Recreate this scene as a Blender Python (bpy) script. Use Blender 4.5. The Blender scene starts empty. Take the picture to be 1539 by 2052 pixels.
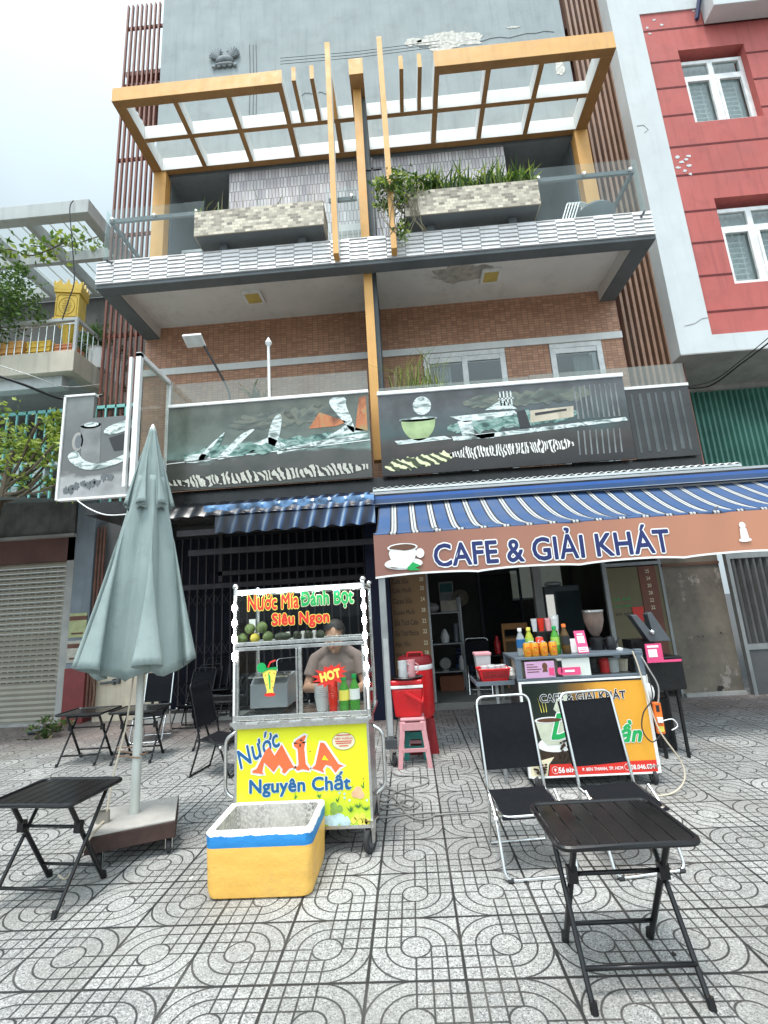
import bpy, math, random
from mathutils import Vector, Matrix, noise
import numpy as np
R=math.radians
sc=bpy.context.scene
col=sc.collection
# ---------------------------------------------------------------- camera
CF,CYAW,CPIT,CROL=939.2392/1539.0,-0.04217608,0.210024476,-0.059350431
CLOC=Vector((0.27549133,-2.25071367,1.46626068))
_f=Vector((math.sin(CYAW)*math.cos(CPIT),math.cos(CYAW)*math.cos(CPIT),math.sin(CPIT)))
_r=_f.cross(Vector((0,0,1))).normalized(); _u=_r.cross(_f)
_r,_u=_r*math.cos(CROL)+_u*math.sin(CROL), -_r*math.sin(CROL)+_u*math.cos(CROL)
cam_d=bpy.data.cameras.new('camera'); cam=bpy.data.objects.new('camera',cam_d); col.objects.link(cam)
cam_d.sensor_fit='HORIZONTAL'; cam_d.sensor_width=36.0; cam_d.lens=CF*36.0
cam_d.clip_start=0.05; cam_d.clip_end=2000
m=Matrix((( _r.x,_u.x,-_f.x,CLOC.x),(_r.y,_u.y,-_f.y,CLOC.y),(_r.z,_u.z,-_f.z,CLOC.z),(0,0,0,1)))
cam.matrix_world=m; sc.camera=cam
def ray(x,y): return _f*CF*1539+_r*(x-769.5)-_u*(y-1026)
def aty(x,y,Y):
    d=ray(x,y); return CLOC+d*((Y-CLOC.y)/d.y)
def atz(x,y,Z=0.0):
    d=ray(x,y); return CLOC+d*((Z-CLOC.z)/d.z)
# ---------------------------------------------------------------- light
SUN_EL,SUN_AZ=R(73),R(200)
w=bpy.data.worlds.new('World'); sc.world=w; w.use_nodes=True
nt=w.node_tree; nt.nodes.clear()
sky=nt.nodes.new('ShaderNodeTexSky'); sky.sky_type='NISHITA'; sky.sun_disc=False
sky.sun_elevation=SUN_EL; sky.sun_rotation=SUN_AZ; sky.air_density=1.0; sky.dust_density=3.0
hs=nt.nodes.new('ShaderNodeHueSaturation'); hs.inputs['Saturation'].default_value=.42; hs.inputs['Value'].default_value=1.0
cl=nt.nodes.new('ShaderNodeMix'); cl.data_type='RGBA'; cl.inputs['Factor'].default_value=.72
cl.inputs['B'].default_value=(5.9,7.1,7.7,1)
bg=nt.nodes.new('ShaderNodeBackground'); bg.inputs['Strength'].default_value=.115
wo=nt.nodes.new('ShaderNodeOutputWorld')
tcw=nt.nodes.new('ShaderNodeTexCoord'); nzw=nt.nodes.new('ShaderNodeTexNoise'); nzw.inputs['Scale'].default_value=1.6; nzw.inputs['Detail'].default_value=4
rmw=nt.nodes.new('ShaderNodeMapRange'); rmw.inputs['From Min'].default_value=.35; rmw.inputs['From Max'].default_value=.65; rmw.inputs['To Min'].default_value=.62; rmw.inputs['To Max'].default_value=.92
nt.links.new(tcw.outputs['Generated'],nzw.inputs['Vector']); nt.links.new(nzw.outputs['Fac'],rmw.inputs['Value']); nt.links.new(rmw.outputs['Result'],cl.inputs['Factor'])
# overcast sky, brighter on the sun's side (behind the viewer) than over the houses
spw=nt.nodes.new('ShaderNodeSeparateXYZ'); nt.links.new(tcw.outputs['Generated'],spw.inputs[0])
# and brightest overhead, as an overcast sky is
mrw=nt.nodes.new('ShaderNodeMapRange'); mrw.interpolation_type='SMOOTHSTEP'; mrw.inputs['From Min'].default_value=.25; mrw.inputs['From Max'].default_value=1.1; mrw.inputs['To Min'].default_value=.068; mrw.inputs['To Max'].default_value=.20
maw=nt.nodes.new('ShaderNodeMath'); maw.operation='MULTIPLY_ADD'; maw.inputs[1].default_value=-.45; nt.links.new(spw.outputs[1],maw.inputs[0]); nt.links.new(spw.outputs[2],maw.inputs[2]); nt.links.new(maw.outputs[0],mrw.inputs['Value']); nt.links.new(mrw.outputs['Result'],bg.inputs['Strength'])
nt.links.new(sky.outputs[0],hs.inputs['Color']); nt.links.new(hs.outputs[0],cl.inputs['A']); nt.links.new(cl.outputs['Result'],bg.inputs['Color']); nt.links.new(bg.outputs[0],wo.inputs[0])
sd=bpy.data.lights.new('sun','SUN'); sd.energy=1.7; sd.angle=R(14); sd.color=(1,.97,.92)
so=bpy.data.objects.new('sun',sd); col.objects.link(so)
dv=Vector((math.sin(SUN_AZ)*math.cos(SUN_EL),math.cos(SUN_AZ)*math.cos(SUN_EL),math.sin(SUN_EL)))
so.rotation_euler=dv.to_track_quat('Z','Y').to_euler(); so.location=(0,-8,20)
sc.view_settings.view_transform='Standard'; sc.view_settings.look='None'; sc.view_settings.gamma=1; sc.view_settings.exposure=0.95
sc.render.engine='CYCLES'
sc.cycles.max_bounces=8; sc.cycles.transparent_max_bounces=16
# ---------------------------------------------------------------- helpers
class MB:
    def __init__(s): s.v=[];s.f=[];s.m=[]
    def add(s,vs,fs,m=0):
        o=len(s.v); s.v+= [tuple(v) for v in vs]; s.f+=[tuple(i+o for i in f) for f in fs]; s.m+=[m]*len(fs); return s
    def box(s,x0,x1,y0,y1,z0,z1,m=0,M=None,fm=None):
        vs=[Vector(p) for p in ((x0,y0,z0),(x1,y0,z0),(x1,y1,z0),(x0,y1,z0),(x0,y0,z1),(x1,y0,z1),(x1,y1,z1),(x0,y1,z1))]
        if M is not None: vs=[M@v for v in vs]
        fs=[(0,3,2,1),(4,5,6,7),(0,1,5,4),(1,2,6,5),(2,3,7,6),(3,0,4,7)]  # bottom top front(-y) right back left
        o=len(s.m); s.add(vs,fs,m)
        if fm:
            for k,mm in fm.items(): s.m[o+k]=mm
        return s
    def bar(s,a,b,w,h=None,m=0,up=(0,0,1)):
        a=Vector(a);b=Vector(b);h=h or w;d=(b-a).normalized();u=Vector(up)
        if abs(d.dot(u))>.98:u=Vector((0,1,0))
        x=d.cross(u).normalized()*w/2; z=x.cross(d).normalized()*h/2
        vs=[a-x-z,a+x-z,a+x+z,a-x+z,b-x-z,b+x-z,b+x+z,b-x+z]
        return s.add(vs,[(0,3,2,1)[::-1],(4,5,6,7)[::-1],(0,1,5,4)[::-1],(1,2,6,5)[::-1],(2,3,7,6)[::-1],(3,0,4,7)[::-1]],m)
    def tube(s,P,r,n=10,m=0,closed=False,caps=True):
        P=[Vector(p) for p in P];N=len(P); rr=r if isinstance(r,(list,tuple)) else [r]*N
        vs=[];nrm=None
        for i in range(N):
            if closed: d=P[(i+1)%N]-P[i-1]
            else: d=P[min(i+1,N-1)]-P[max(i-1,0)]
            if d.length<1e-9:d=Vector((0,0,1))
            d.normalize()
            if nrm is None:
                nrm=d.orthogonal().normalized()
            else:
                nrm=(nrm-d*nrm.dot(d)); nrm=nrm.normalized() if nrm.length>1e-6 else d.orthogonal().normalized()
            b=d.cross(nrm)
            for k in range(n):
                a=2*math.pi*k/n; vs.append(P[i]+(nrm*math.cos(a)+b*math.sin(a))*rr[i])
        fs=[]
        for i in range(N if closed else N-1):
            j=(i+1)%N
            for k in range(n):
                q=(k+1)%n; fs.append((i*n+k,i*n+q,j*n+q,j*n+k))
        if caps and not closed: fs+= [tuple(range(n))[::-1],tuple((N-1)*n+k for k in range(n))]
        return s.add(vs,fs,m)
    def lathe(s,prof,n=20,c=(0,0,0),m=0,M=None,sx=1,sy=1):
        vs=[]
        for r,z in prof:
            for k in range(n):
                a=2*math.pi*k/n; v=Vector((c[0]+r*sx*math.cos(a),c[1]+r*sy*math.sin(a),c[2]+z)); vs.append(M@v if M is not None else v)
        fs=[]
        for i in range(len(prof)-1):
            for k in range(n):
                q=(k+1)%n; fs.append((i*n+k,i*n+q,(i+1)*n+q,(i+1)*n+k))
        fs+= [tuple(range(n))[::-1],tuple((len(prof)-1)*n+k for k in range(n))]
        return s.add(vs,fs,m)
    def ball(s,c,r,n=14,m=0,sx=1,sy=1,sz=1,M=None):
        pr=[(max(1e-4,r*math.sin(math.pi*i/(n//2))),-r*sz*math.cos(math.pi*i/(n//2))) for i in range(n//2+1)]
        return s.lathe(pr,n,c,m,M,sx,sy)
    def prism(s,P,d,m=0,ax='y',o=0.0,mf=None):
        # polygon P in the plane across ax, from o to o+d
        n=len(P)
        def q(p,t):
            return (p[0],t,p[1]) if ax=='y' else ((t,p[0],p[1]) if ax=='x' else (p[0],p[1],t))
        vs=[q(p,o) for p in P]+[q(p,o+d) for p in P]
        fs=[tuple(range(n)),tuple(range(2*n-1,n-1,-1))]+[(i,i+n,(i+1)%n+n,(i+1)%n) for i in range(n)]
        o_=len(s.m); s.add(vs,fs,m)
        return s
    def build(s,name,mat,parent=None,smooth=False,bevel=0,loc=None,rz=None,seg=2):
        me=bpy.data.meshes.new(name); me.from_pydata(s.v,[],s.f)
        for mm in (mat if isinstance(mat,(list,tuple)) else [mat]): me.materials.append(mm)
        me.polygons.foreach_set('material_index',s.m)
        import bmesh
        bm=bmesh.new(); bm.from_mesh(me); bmesh.ops.recalc_face_normals(bm,faces=bm.faces[:]); bm.to_mesh(me); bm.free()
        if smooth:
            me.polygons.foreach_set('use_smooth',[True]*len(me.polygons)); me.set_sharp_from_angle(angle=R(38))
        me.update()
        o=bpy.data.objects.new(name,me); col.objects.link(o)
        if parent is not None: o.parent=parent
        if loc is not None: o.location=loc
        if rz is not None: o.rotation_euler=(0,0,rz)
        if bevel:
            b=o.modifiers.new('bevel','BEVEL'); b.width=bevel; b.segments=seg; b.limit_method='ANGLE'; b.angle_limit=R(40); b.harden_normals=False
        return o
def thing(name,label,cat,loc=(0,0,0),rz=0,group=None):
    o=bpy.data.objects.new(name,None); col.objects.link(o); o.location=loc; o.rotation_euler=(0,0,rz); o.empty_display_size=.1
    o['label']=label; o['category']=cat
    if group:o['group']=group
    return o
def tag(o,label,cat,group=None):
    o['label']=label;o['category']=cat
    if group:o['group']=group
    return o
def struct(o,kind='structure'): o['kind']=kind; return o
def copy_tree(o,parent=None):
    c=o.copy(); col.objects.link(c); c.parent=parent
    for ch in list(o.children): copy_tree(ch,c)
    return c
def rnd_path(P,n=6):
    # Catmull-Rom smoothing
    P=[Vector(p) for p in P]; out=[]
    for i in range(len(P)-1):
        a=P[max(i-1,0)];b=P[i];c=P[i+1];d=P[min(i+2,len(P)-1)]
        for k in range(n):
            t=k/n; out.append(.5*((2*b)+(c-a)*t+(2*a-5*b+4*c-d)*t*t+(3*b-a-3*c+d)*t**3))
    out.append(P[-1]); return out
def ucorner(P,r,n=5):
    # polyline with rounded corners
    P=[Vector(p) for p in P]; out=[P[0]]
    for i in range(1,len(P)-1):
        a=(P[i-1]-P[i]).normalized();b=(P[i+1]-P[i]).normalized()
        for k in range(n+1):
            t=k/n; out.append((P[i]+a*r)*(1-t)**2+P[i]*2*t*(1-t)+(P[i]+b*r)*t*t)
    out.append(P[-1]); return out
# ---------------------------------------------------------------- materials
MC={}
class N:
    def __init__(s,name):
        s.m=bpy.data.materials.new(name); s.m.use_nodes=True; s.t=s.m.node_tree; s.b=s.t.nodes['Principled BSDF']; s.out=s.t.nodes['Material Output']
        s.tc=s.t.nodes.new('ShaderNodeTexCoord')
    def n(s,t,**k):
        x=s.t.nodes.new(t)
        for a,b in k.items(): setattr(x,a,b)
        return x
    def l(s,a,b): s.t.links.new(a,b)
    def val(s,x,sock):
        if isinstance(x,(int,float)): sock.default_value=x
        else: s.l(x,sock)
    def math(s,op,a,b=0.0,c=None):
        x=s.n('ShaderNodeMath',operation=op); s.val(a,x.inputs[0]); s.val(b,x.inputs[1])
        if c is not None: s.val(c,x.inputs[2])
        return x.outputs[0]
    def noise(s,sc_,det=4,vec=None,rough=.55,stretch=None):
        v=vec or s.tc.outputs['Object']
        if stretch:
            mp=s.n('ShaderNodeMapping'); mp.inputs['Scale'].default_value=stretch; s.l(v,mp.inputs[0]); v=mp.outputs[0]
        x=s.n('ShaderNodeTexNoise'); x.inputs['Scale'].default_value=sc_; x.inputs['Detail'].default_value=det; x.inputs['Roughness'].default_value=rough; s.l(v,x.inputs['Vector']); return x.outputs['Fac']
    def rng(s,x,a,b,c=0,d=1):
        y=s.n('ShaderNodeMapRange'); s.l(x,y.inputs[0]); y.inputs[1].default_value=a;y.inputs[2].default_value=b;y.inputs[3].default_value=c;y.inputs[4].default_value=d; return y.outputs[0]
    def mix(s,f,a,b,bt='MIX'):
        x=s.n('ShaderNodeMix',data_type='RGBA',blend_type=bt); s.val(f,x.inputs['Factor'])
        for q,k in ((a,'A'),(b,'B')):
            if isinstance(q,tuple): x.inputs[k].default_value=(*q[:3],1)
            else: s.l(q,x.inputs[k])
        return x.outputs['Result']
    def bump(s,h,st=.3,d=.01):
        x=s.n('ShaderNodeBump'); x.inputs['Strength'].default_value=st; x.inputs['Distance'].default_value=d; s.l(h,x.inputs['Height']); s.l(x.outputs[0],s.b.inputs['Normal'])
    def col(s,c):
        if isinstance(c,tuple): s.b.inputs['Base Color'].default_value=(*c[:3],1)
        else: s.l(c,s.b.inputs['Base Color'])
def mat(name,c,r=.6,m=0,var=.15,sc_=6,bump=.08,streak=0,emit=0,spec=.5,dirt=None):
    if name in MC: return MC[name]
    q=N(name); f=q.noise(sc_,5)
    lo=tuple(x*(1-var) for x in c); hi=tuple(min(1,x*(1+var)) for x in c)
    cc=q.mix(q.rng(f,.3,.7),lo,hi)
    if streak:
        s1=q.noise(3,5,stretch=(3,3,.25)); cc=q.mix(q.rng(s1,.5,.75,0,streak),cc,tuple(x*.45 for x in c))
    if dirt:
        s2=q.noise(2.2,8,rough=.7); cc=q.mix(q.rng(s2,.52,.7,0,dirt[3]),cc,dirt[:3])
    q.col(cc); q.b.inputs['Metallic'].default_value=m
    rr=q.rng(q.noise(sc_*2.3,4),.3,.7,max(0,r-.08),min(1,r+.08)); q.l(rr,q.b.inputs['Roughness'])
    q.b.inputs['Specular IOR Level'].default_value=spec
    if bump: q.bump(q.noise(sc_*12,4),bump,.004)
    if emit: q.b.inputs['Emission Color'].default_value=(*c,1); q.b.inputs['Emission Strength'].default_value=emit
    MC[name]=q.m; return q.m
def glassmat(name,tint=(.86,.93,.92),refl=.12,rough=.02,dark=0,body=None,bfac=0.):
    q=N(name); t=q.t; t.nodes.remove(q.b)
    tr=q.n('ShaderNodeBsdfTransparent'); tr.inputs[0].default_value=(*tint,1)
    gl=q.n('ShaderNodeBsdfGlossy'); gl.inputs['Roughness'].default_value=rough; gl.inputs[0].default_value=(.95,1,.98,1)
    fr=q.n('ShaderNodeFresnel'); fr.inputs[0].default_value=1.5
    f=q.math('ADD',q.math('MULTIPLY',fr.outputs[0],.5),refl)
    geo=q.n('ShaderNodeNewGeometry'); f=q.math('MULTIPLY',q.math('MINIMUM',f,.95),q.math('SUBTRACT',1.0,geo.outputs['Backfacing']))
    a=tr.outputs[0]
    if body:
        df=q.n('ShaderNodeBsdfDiffuse'); df.inputs[0].default_value=(*body,1); mx=q.n('ShaderNodeMixShader'); q.val(bfac,mx.inputs[0]) 
        nz=q.noise(1.3,5); q.l(q.rng(nz,.3,.7,bfac*.5,bfac*1.4),mx.inputs[0]); q.l(a,mx.inputs[1]); q.l(df.outputs[0],mx.inputs[2]); a=mx.outputs[0]
    mx=q.n('ShaderNodeMixShader'); q.l(f,mx.inputs[0]); q.l(a,mx.inputs[1]); q.l(gl.outputs[0],mx.inputs[2]); q.l(mx.outputs[0],q.out.inputs[0])
    MC[name]=q.m; return q.m
def brickmat(name,c1,c2,mortar,bw,bh,ms=.004,offset=.0,freq=2,rough=.6,axes='xz',var=0,bump=.4,bias=0,rot=False):
    q=N(name); sp=q.n('ShaderNodeSeparateXYZ'); q.l(q.tc.outputs['Object'],sp.inputs[0]); cb=q.n('ShaderNodeCombineXYZ')
    ax={'x':0,'y':1,'z':2}; q.l(sp.outputs[ax[axes[0]]],cb.inputs[0]); q.l(sp.outputs[ax[axes[1]]],cb.inputs[1])
    b=q.n('ShaderNodeTexBrick'); b.offset=offset; b.offset_frequency=freq; b.squash=1
    b.inputs['Scale'].default_value=1; b.inputs['Brick Width'].default_value=bw; b.inputs['Row Height'].default_value=bh; b.inputs['Mortar Size'].default_value=ms; b.inputs['Mortar Smooth'].default_value=.1; b.inputs['Bias'].default_value=bias
    b.inputs['Color1'].default_value=(*c1,1); b.inputs['Color2'].default_value=(*c2,1); b.inputs['Mortar'].default_value=(*mortar,1)
    q.l(cb.outputs[0],b.inputs['Vector'])
    nz=q.noise(1.5,6); cc=q.mix(q.rng(nz,.35,.7,0,.35),b.outputs['Color'],tuple(x*.55 for x in c1))
    q.col(cc); q.b.inputs['Roughness'].default_value=rough
    inv=q.math('SUBTRACT',1.0,b.outputs['Fac']); q.bump(inv,bump,.004)
    MC[name]=q.m; return q.m
def flat(name,c,r=.5,**k): return mat(name,c,r,var=k.get('var',.06),bump=k.get('bump',0.02),sc_=k.get('sc_',9),m=k.get('m',0),emit=k.get('emit',0),streak=k.get('streak',0))
MT=lambda n: MC[n]
# palette
flat('white_print',(.82,.82,.8),.4); flat('black_print',(.02,.02,.022),.4); flat('red_print',(.68,.03,.02),.4); flat('green_print',(.01,.36,.09),.4)
flat('blue_print',(.01,.11,.28),.4); flat('navy_print',(.01,.02,.12),.4); flat('orange_print',(.85,.2,.04),.4); flat('yellow_print',(.86,.74,.12),.4)
flat('cream_print',(.8,.72,.5),.4); flat('pink_print',(.72,.07,.2),.35); flat('lilac_print',(.55,.33,.5),.35); flat('lime_print',(.35,.6,.1),.4); flat('brown_print',(.12,.05,.025),.4)
mat('steel',(.62,.62,.6),.28,1,.1,10,.03); mat('chrome',(.75,.75,.74),.15,1,.05,10,.0); mat('dark_steel',(.12,.13,.14),.4,.6)
mat('black_metal',(.008,.008,.009),.3,0,.2,8,.05,spec=.4); mat('rubber',(.025,.025,.027),.75); mat('black_fabric',(.009,.0095,.012),.95,0,.1,20,.3,spec=.15)
mat('white_plastic',(.8,.8,.78),.4); mat('red_plastic',(.62,.015,.02),.32,0,.08); mat('pink_plastic',(.62,.3,.32),.45,0,.1,5,.05,0,0,.5,(.35,.2,.2,.4)); mat('teal_plastic',(.03,.28,.24),.4)
mat('orange_paint',(.72,.38,.11),.6,0,.08,3,.1,.25); mat('white_paint',(.78,.78,.75),.6,0,.05,3,.08,.15); mat('cream_wall',(.55,.48,.37),.8,0,.15,3,.2,.5)
# writing
def text(s,w,h,M,mt,parent,name='lettering',bold=0.0,outline=None,om=None,ext=.0015,shear=0.0,arc=0,sp=1.0):
    """text scaled to width w and height h (either may be None), centred on M's origin, facing +Z of M"""
    outs=[]
    def raw(q):
        cu=bpy.data.curves.new('t','FONT'); cu.body=q; cu.size=1; cu.shear=shear; cu.resolution_u=3; cu.space_character=sp*(1+bold*.9); cu.fill_mode='FRONT'
        ob=bpy.data.objects.new('t',cu); col.objects.link(ob)
        dg=bpy.context.evaluated_depsgraph_get(); me=bpy.data.meshes.new_from_object(ob.evaluated_get(dg)); bpy.data.objects.remove(ob); bpy.data.curves.remove(cu)
        co=np.array([v.co[:] for v in me.vertices]); fs=[tuple(p.vertices) for p in me.polygons]; bpy.data.meshes.remove(me); return co,fs
    s0=s; s=s.replace('ớ','o').replace('ơ','o').replace('Đ','D')
    co,fs=raw(s)
    for i,ch in enumerate(s0):                       # accents the font cannot fill are drawn as bars
        if ch in 'ớơĐ':
            x1=raw(s[:i+1])[0][:,0].max(); wch=raw('D' if ch=='Đ' else 'o')[0]; wd=wch[:,0].max()-wch[:,0].min()
            PP=[]
            if ch=='ớ': cx_=x1-wd*.62; y0_=.60; PP.append([(cx_-.05,y0_),(cx_+.02,y0_),(cx_+.14,y0_+.16),(cx_+.04,y0_+.16)])
            if ch!='Đ': PP.append([(x1-.12,.42),(x1-.03,.40),(x1+.07,.52),(x1+.05,.62),(x1-.02,.62),(x1,.53)])
            else: cx_=x1-wd; PP.append([(cx_-.06,.33),(cx_+.30,.33),(cx_+.30,.41),(cx_-.06,.41)])
            for P in PP: n0=len(co); co=np.vstack([co,[(p[0]+shear*p[1],p[1],.0) for p in P]]); fs=fs+[tuple(range(n0,n0+len(P)))]
    mn=co.min(0);mx=co.max(0);c=(mn+mx)/2; sx=w/(mx[0]-mn[0]+2*bold) if w else None; sy=h/(mx[1]-mn[1]+2*bold) if h else None
    sx=sx or sy; sy=sy or sx
    co=co-c
    for k,(off,mm) in enumerate([(bold,mt)]+([(outline,om)] if outline else [])):
        n=1 if off==0 else (8 if k==0 else 12); mb=MB()
        for i in range(n):
            q=co.copy(); a=2*math.pi*i/n; q[:,0]+=off*math.cos(a)*(0 if n==1 else 1); q[:,1]+=off*math.sin(a)*(0 if n==1 else 1); q[:,0]*=sx; q[:,1]*=sy; q[:,2]=-.0012*k+.00005*i
            if arc: q[:,1]+= arc*(1-(q[:,0]/(w/2))**2)
            mb.add([M@Vector(v) for v in q],fs)
        nme=bpy.data.meshes.new(name); nme.from_pydata(mb.v,[],mb.f); nme.materials.append(MC[mm]); o=bpy.data.objects.new(name if k==0 else 'lettering_outline',nme); col.objects.link(o); o.parent=parent; outs.append(o)
    return outs
def FM(x,y,z,rot=0.0): # frame facing -Y at x,y,z ; rot = in-plane turn
    return Matrix.Translation((x,y,z))@Matrix.Rotation(R(90),4,'X')@Matrix.Rotation(R(rot),4,'Z')
def leaf_cloud(mb,c,rad,n,size,m=0,nm=1,flat_=.6,rng=random,gap=0.0):
    c=Vector(c)
    cl=[Vector((rng.gauss(0,.45)*rad[0],rng.gauss(0,.45)*rad[1],rng.gauss(0,.45)*rad[2])) for _ in range(max(3,n//40))]
    for i in range(n):
        b=rng.choice(cl); p=c+b+Vector((rng.gauss(0,.16)*rad[0],rng.gauss(0,.16)*rad[1],rng.gauss(0,.16)*rad[2]))
        s=size*rng.uniform(.6,1.3); d=Vector((rng.uniform(-1,1),rng.uniform(-1,1),rng.uniform(-1,.5))).normalized(); e=d.orthogonal().normalized(); e.rotate(Matrix.Rotation(rng.uniform(0,6.28),3,d)); n_=d.cross(e)
        mb.add([p-d*s*.5,p+e*s*.28+n_*s*.06,p+d*s*.6,p-e*s*.28+n_*s*.06],[(0,1,2,3)],m+rng.randrange(nm))
def leafmat(name,c,tr=.25):
    q=N(name); f=q.noise(4,3); q.col(q.mix(f,tuple(x*.55 for x in c),tuple(x*1.35 for x in c))); q.b.inputs['Roughness'].default_value=.55
    q.b.inputs['Subsurface Weight'].default_value=0; q.b.inputs['Transmission Weight'].default_value=0
    tb=q.n('ShaderNodeBsdfTranslucent'); tb.inputs[0].default_value=(c[0]*1.5,c[1]*1.6,c[2],1); mx=q.n('ShaderNodeMixShader'); mx.inputs[0].default_value=tr; q.l(q.b.outputs[0],mx.inputs[1]); q.l(tb.outputs[0],mx.inputs[2]); q.l(mx.outputs[0],q.out.inputs[0])
    MC[name]=q.m; return q.m
leafmat('leaf_dark',(.04,.085,.02)); leafmat('leaf_mid',(.09,.16,.03)); leafmat('leaf_yellow',(.30,.36,.07)); leafmat('leaf_dry',(.2,.17,.09)); mat('bark',(.12,.09,.06),.9,0,.3,12,.5)
# ================================================================ setting
def paving():
    q=N('paving'); sp=q.n('ShaderNodeSeparateXYZ'); q.l(q.tc.outputs['Object'],sp.inputs[0]); T=.4
    wob=q.noise(9,2); 
    X=q.math('DIVIDE',sp.outputs[0],T);Y=q.math('DIVIDE',sp.outputs[1],T)
    i=q.math('FLOOR',X);j=q.math('FLOOR',Y); par=q.math('FLOORED_MODULO',q.math('ADD',i,j),2.0)
    x=q.math('SUBTRACT',q.math('SUBTRACT',X,i),.5);y=q.math('SUBTRACT',q.math('SUBTRACT',Y,j),.5)
    sgn=q.math('MULTIPLY',q.math('SIGN',q.math('MULTIPLY',x,y)),q.math('SUBTRACT',1.0,q.math('MULTIPLY',par,2.0)))
    arc=q.math('GREATER_THAN',sgn,0.0)
    r=q.math('MULTIPLY',q.math('SQRT',q.math('ADD',q.math('MULTIPLY',x,x),q.math('MULTIPLY',y,y))),6.0)
    def nr(v): return q.math('ABSOLUTE',q.math('SUBTRACT',v,q.math('ROUND',v)))
    x6=q.math('MULTIPLY',x,6.0);y6=q.math('MULTIPLY',y,6.0)
    gd=q.math('MINIMUM',nr(x6),nr(y6)); gd=q.math('ADD',gd,q.math('MULTIPLY',q.math('LESS_THAN',r,1.0),9.0)); gd=q.math('MINIMUM',gd,q.math('ABSOLUTE',q.math('SUBTRACT',r,1.0)))
    ad=q.math('ADD',nr(r),q.math('MULTIPLY',q.math('GREATER_THAN',r,3.5),9.0)); ad=q.math('ADD',ad,q.math('MULTIPLY',q.math('LESS_THAN',r,.5),9.0))
    axl=q.math('ADD',q.math('MINIMUM',q.math('ABSOLUTE',x6),q.math('ABSOLUTE',y6)),q.math('MULTIPLY',q.math('LESS_THAN',r,1.0),9.0)); ad=q.math('MINIMUM',ad,axl)
    d=q.math('ADD',q.math('MULTIPLY',arc,ad),q.math('MULTIPLY',q.math('SUBTRACT',1.0,arc),gd))
    d=q.math('ADD',d,q.math('MULTIPLY',q.math('SUBTRACT',wob,.5),.03))
    line=q.rng(d,.04,.085,1,0)
    jd=q.math('MULTIPLY',q.math('MINIMUM',q.math('SUBTRACT',.5,q.math('ABSOLUTE',x)),q.math('SUBTRACT',.5,q.math('ABSOLUTE',y))),6.0)
    jd=q.math('ADD',jd,q.math('MULTIPLY',q.math('SUBTRACT',wob,.5),.06))
    joint=q.rng(jd,.08,.13,1,0); ln=q.math('MAXIMUM',q.math('MULTIPLY',line,.93),joint)
    v=q.n('ShaderNodeTexVoronoi'); v.inputs['Scale'].default_value=190; q.l(q.tc.outputs['Object'],v.inputs['Vector'])
    s=q.n('ShaderNodeSeparateColor'); q.l(v.outputs['Color'],s.inputs[0])
    spk=q.rng(s.outputs[0],0,1,.0,1.)
    ramp=q.n('ShaderNodeValToRGB'); e=ramp.color_ramp.elements; e[0].position=.0;e[0].color=(.11,.11,.11,1); e[1].position=1;e[1].color=(.54,.54,.52,1)
    for p,c in ((.12,(.17,.17,.17,1)),(.3,(.28,.28,.27,1)),(.75,(.36,.36,.345,1))): z=e.new(p);z.color=c
    q.l(spk,ramp.inputs[0]); base=ramp.outputs[0]
    # each tile its own tone
    cb=q.n('ShaderNodeCombineXYZ'); q.l(i,cb.inputs[0]);q.l(j,cb.inputs[1]); wn=q.n('ShaderNodeTexWhiteNoise'); q.l(cb.outputs[0],wn.inputs[0]); 
    tone=q.rng(wn.outputs[0],0,1,.78,1.1); mx=q.n('ShaderNodeMix',data_type='RGBA',blend_type='MULTIPLY'); mx.inputs['Factor'].default_value=1; q.l(base,mx.inputs['A']); cc=q.n('ShaderNodeCombineXYZ'); q.l(tone,cc.inputs[0]);q.l(tone,cc.inputs[1]);q.l(tone,cc.inputs[2]); q.l(cc.outputs[0],mx.inputs['B']); base=mx.outputs['Result']
    # reddish reflection and shadow by the houses, painted into the tile colour
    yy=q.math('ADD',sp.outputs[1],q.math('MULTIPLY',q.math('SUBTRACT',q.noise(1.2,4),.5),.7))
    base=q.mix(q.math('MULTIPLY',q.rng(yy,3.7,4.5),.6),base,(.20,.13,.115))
    g=q.noise(.9,7,rough=.65); base=q.mix(q.rng(g,.48,.68,0,.6),base,(.2,.19,.17))
    g2=q.noise(5,6,rough=.7); base=q.mix(q.rng(g2,.6,.75,0,.35),base,(.3,.25,.2))
    g3=q.noise(17,3); base=q.mix(q.rng(g3,.70,.74,0,.75),base,(.1,.1,.1))
    lc=q.mix(q.rng(q.noise(3,4),.5,.75),(.018,.018,.018),(.07,.066,.058))
    q.col(q.mix(ln,base,lc)); q.l(q.rng(q.noise(4,5),.3,.7,.5,.8),q.b.inputs['Roughness'])
    h=q.math('ADD',q.math('MULTIPLY',q.math('SUBTRACT',1.0,ln),1.0),q.math('MULTIPLY',spk,.06)); q.bump(h,.5,.004)
    return q.m
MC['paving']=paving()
mat('asphalt',(.05,.05,.05),.9,0,.2,4,.5); mat('concrete',(.36,.35,.33),.85,0,.18,2.5,.3,.3); mat('dark_concrete',(.1,.1,.1),.85,0,.2,2.5,.3)
b=MB(); b.add([(-400,-400,-.16),(400,-400,-.16),(400,400,-.16),(-400,400,-.16)],[(0,1,2,3)]); struct(b.build('ground',MC['asphalt']))
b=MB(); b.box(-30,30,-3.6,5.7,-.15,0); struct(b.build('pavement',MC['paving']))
b=MB(); b.box(-30,30,-3.8,-3.602,-.15,.0); struct(b.build('kerb',MC['concrete']))
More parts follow.
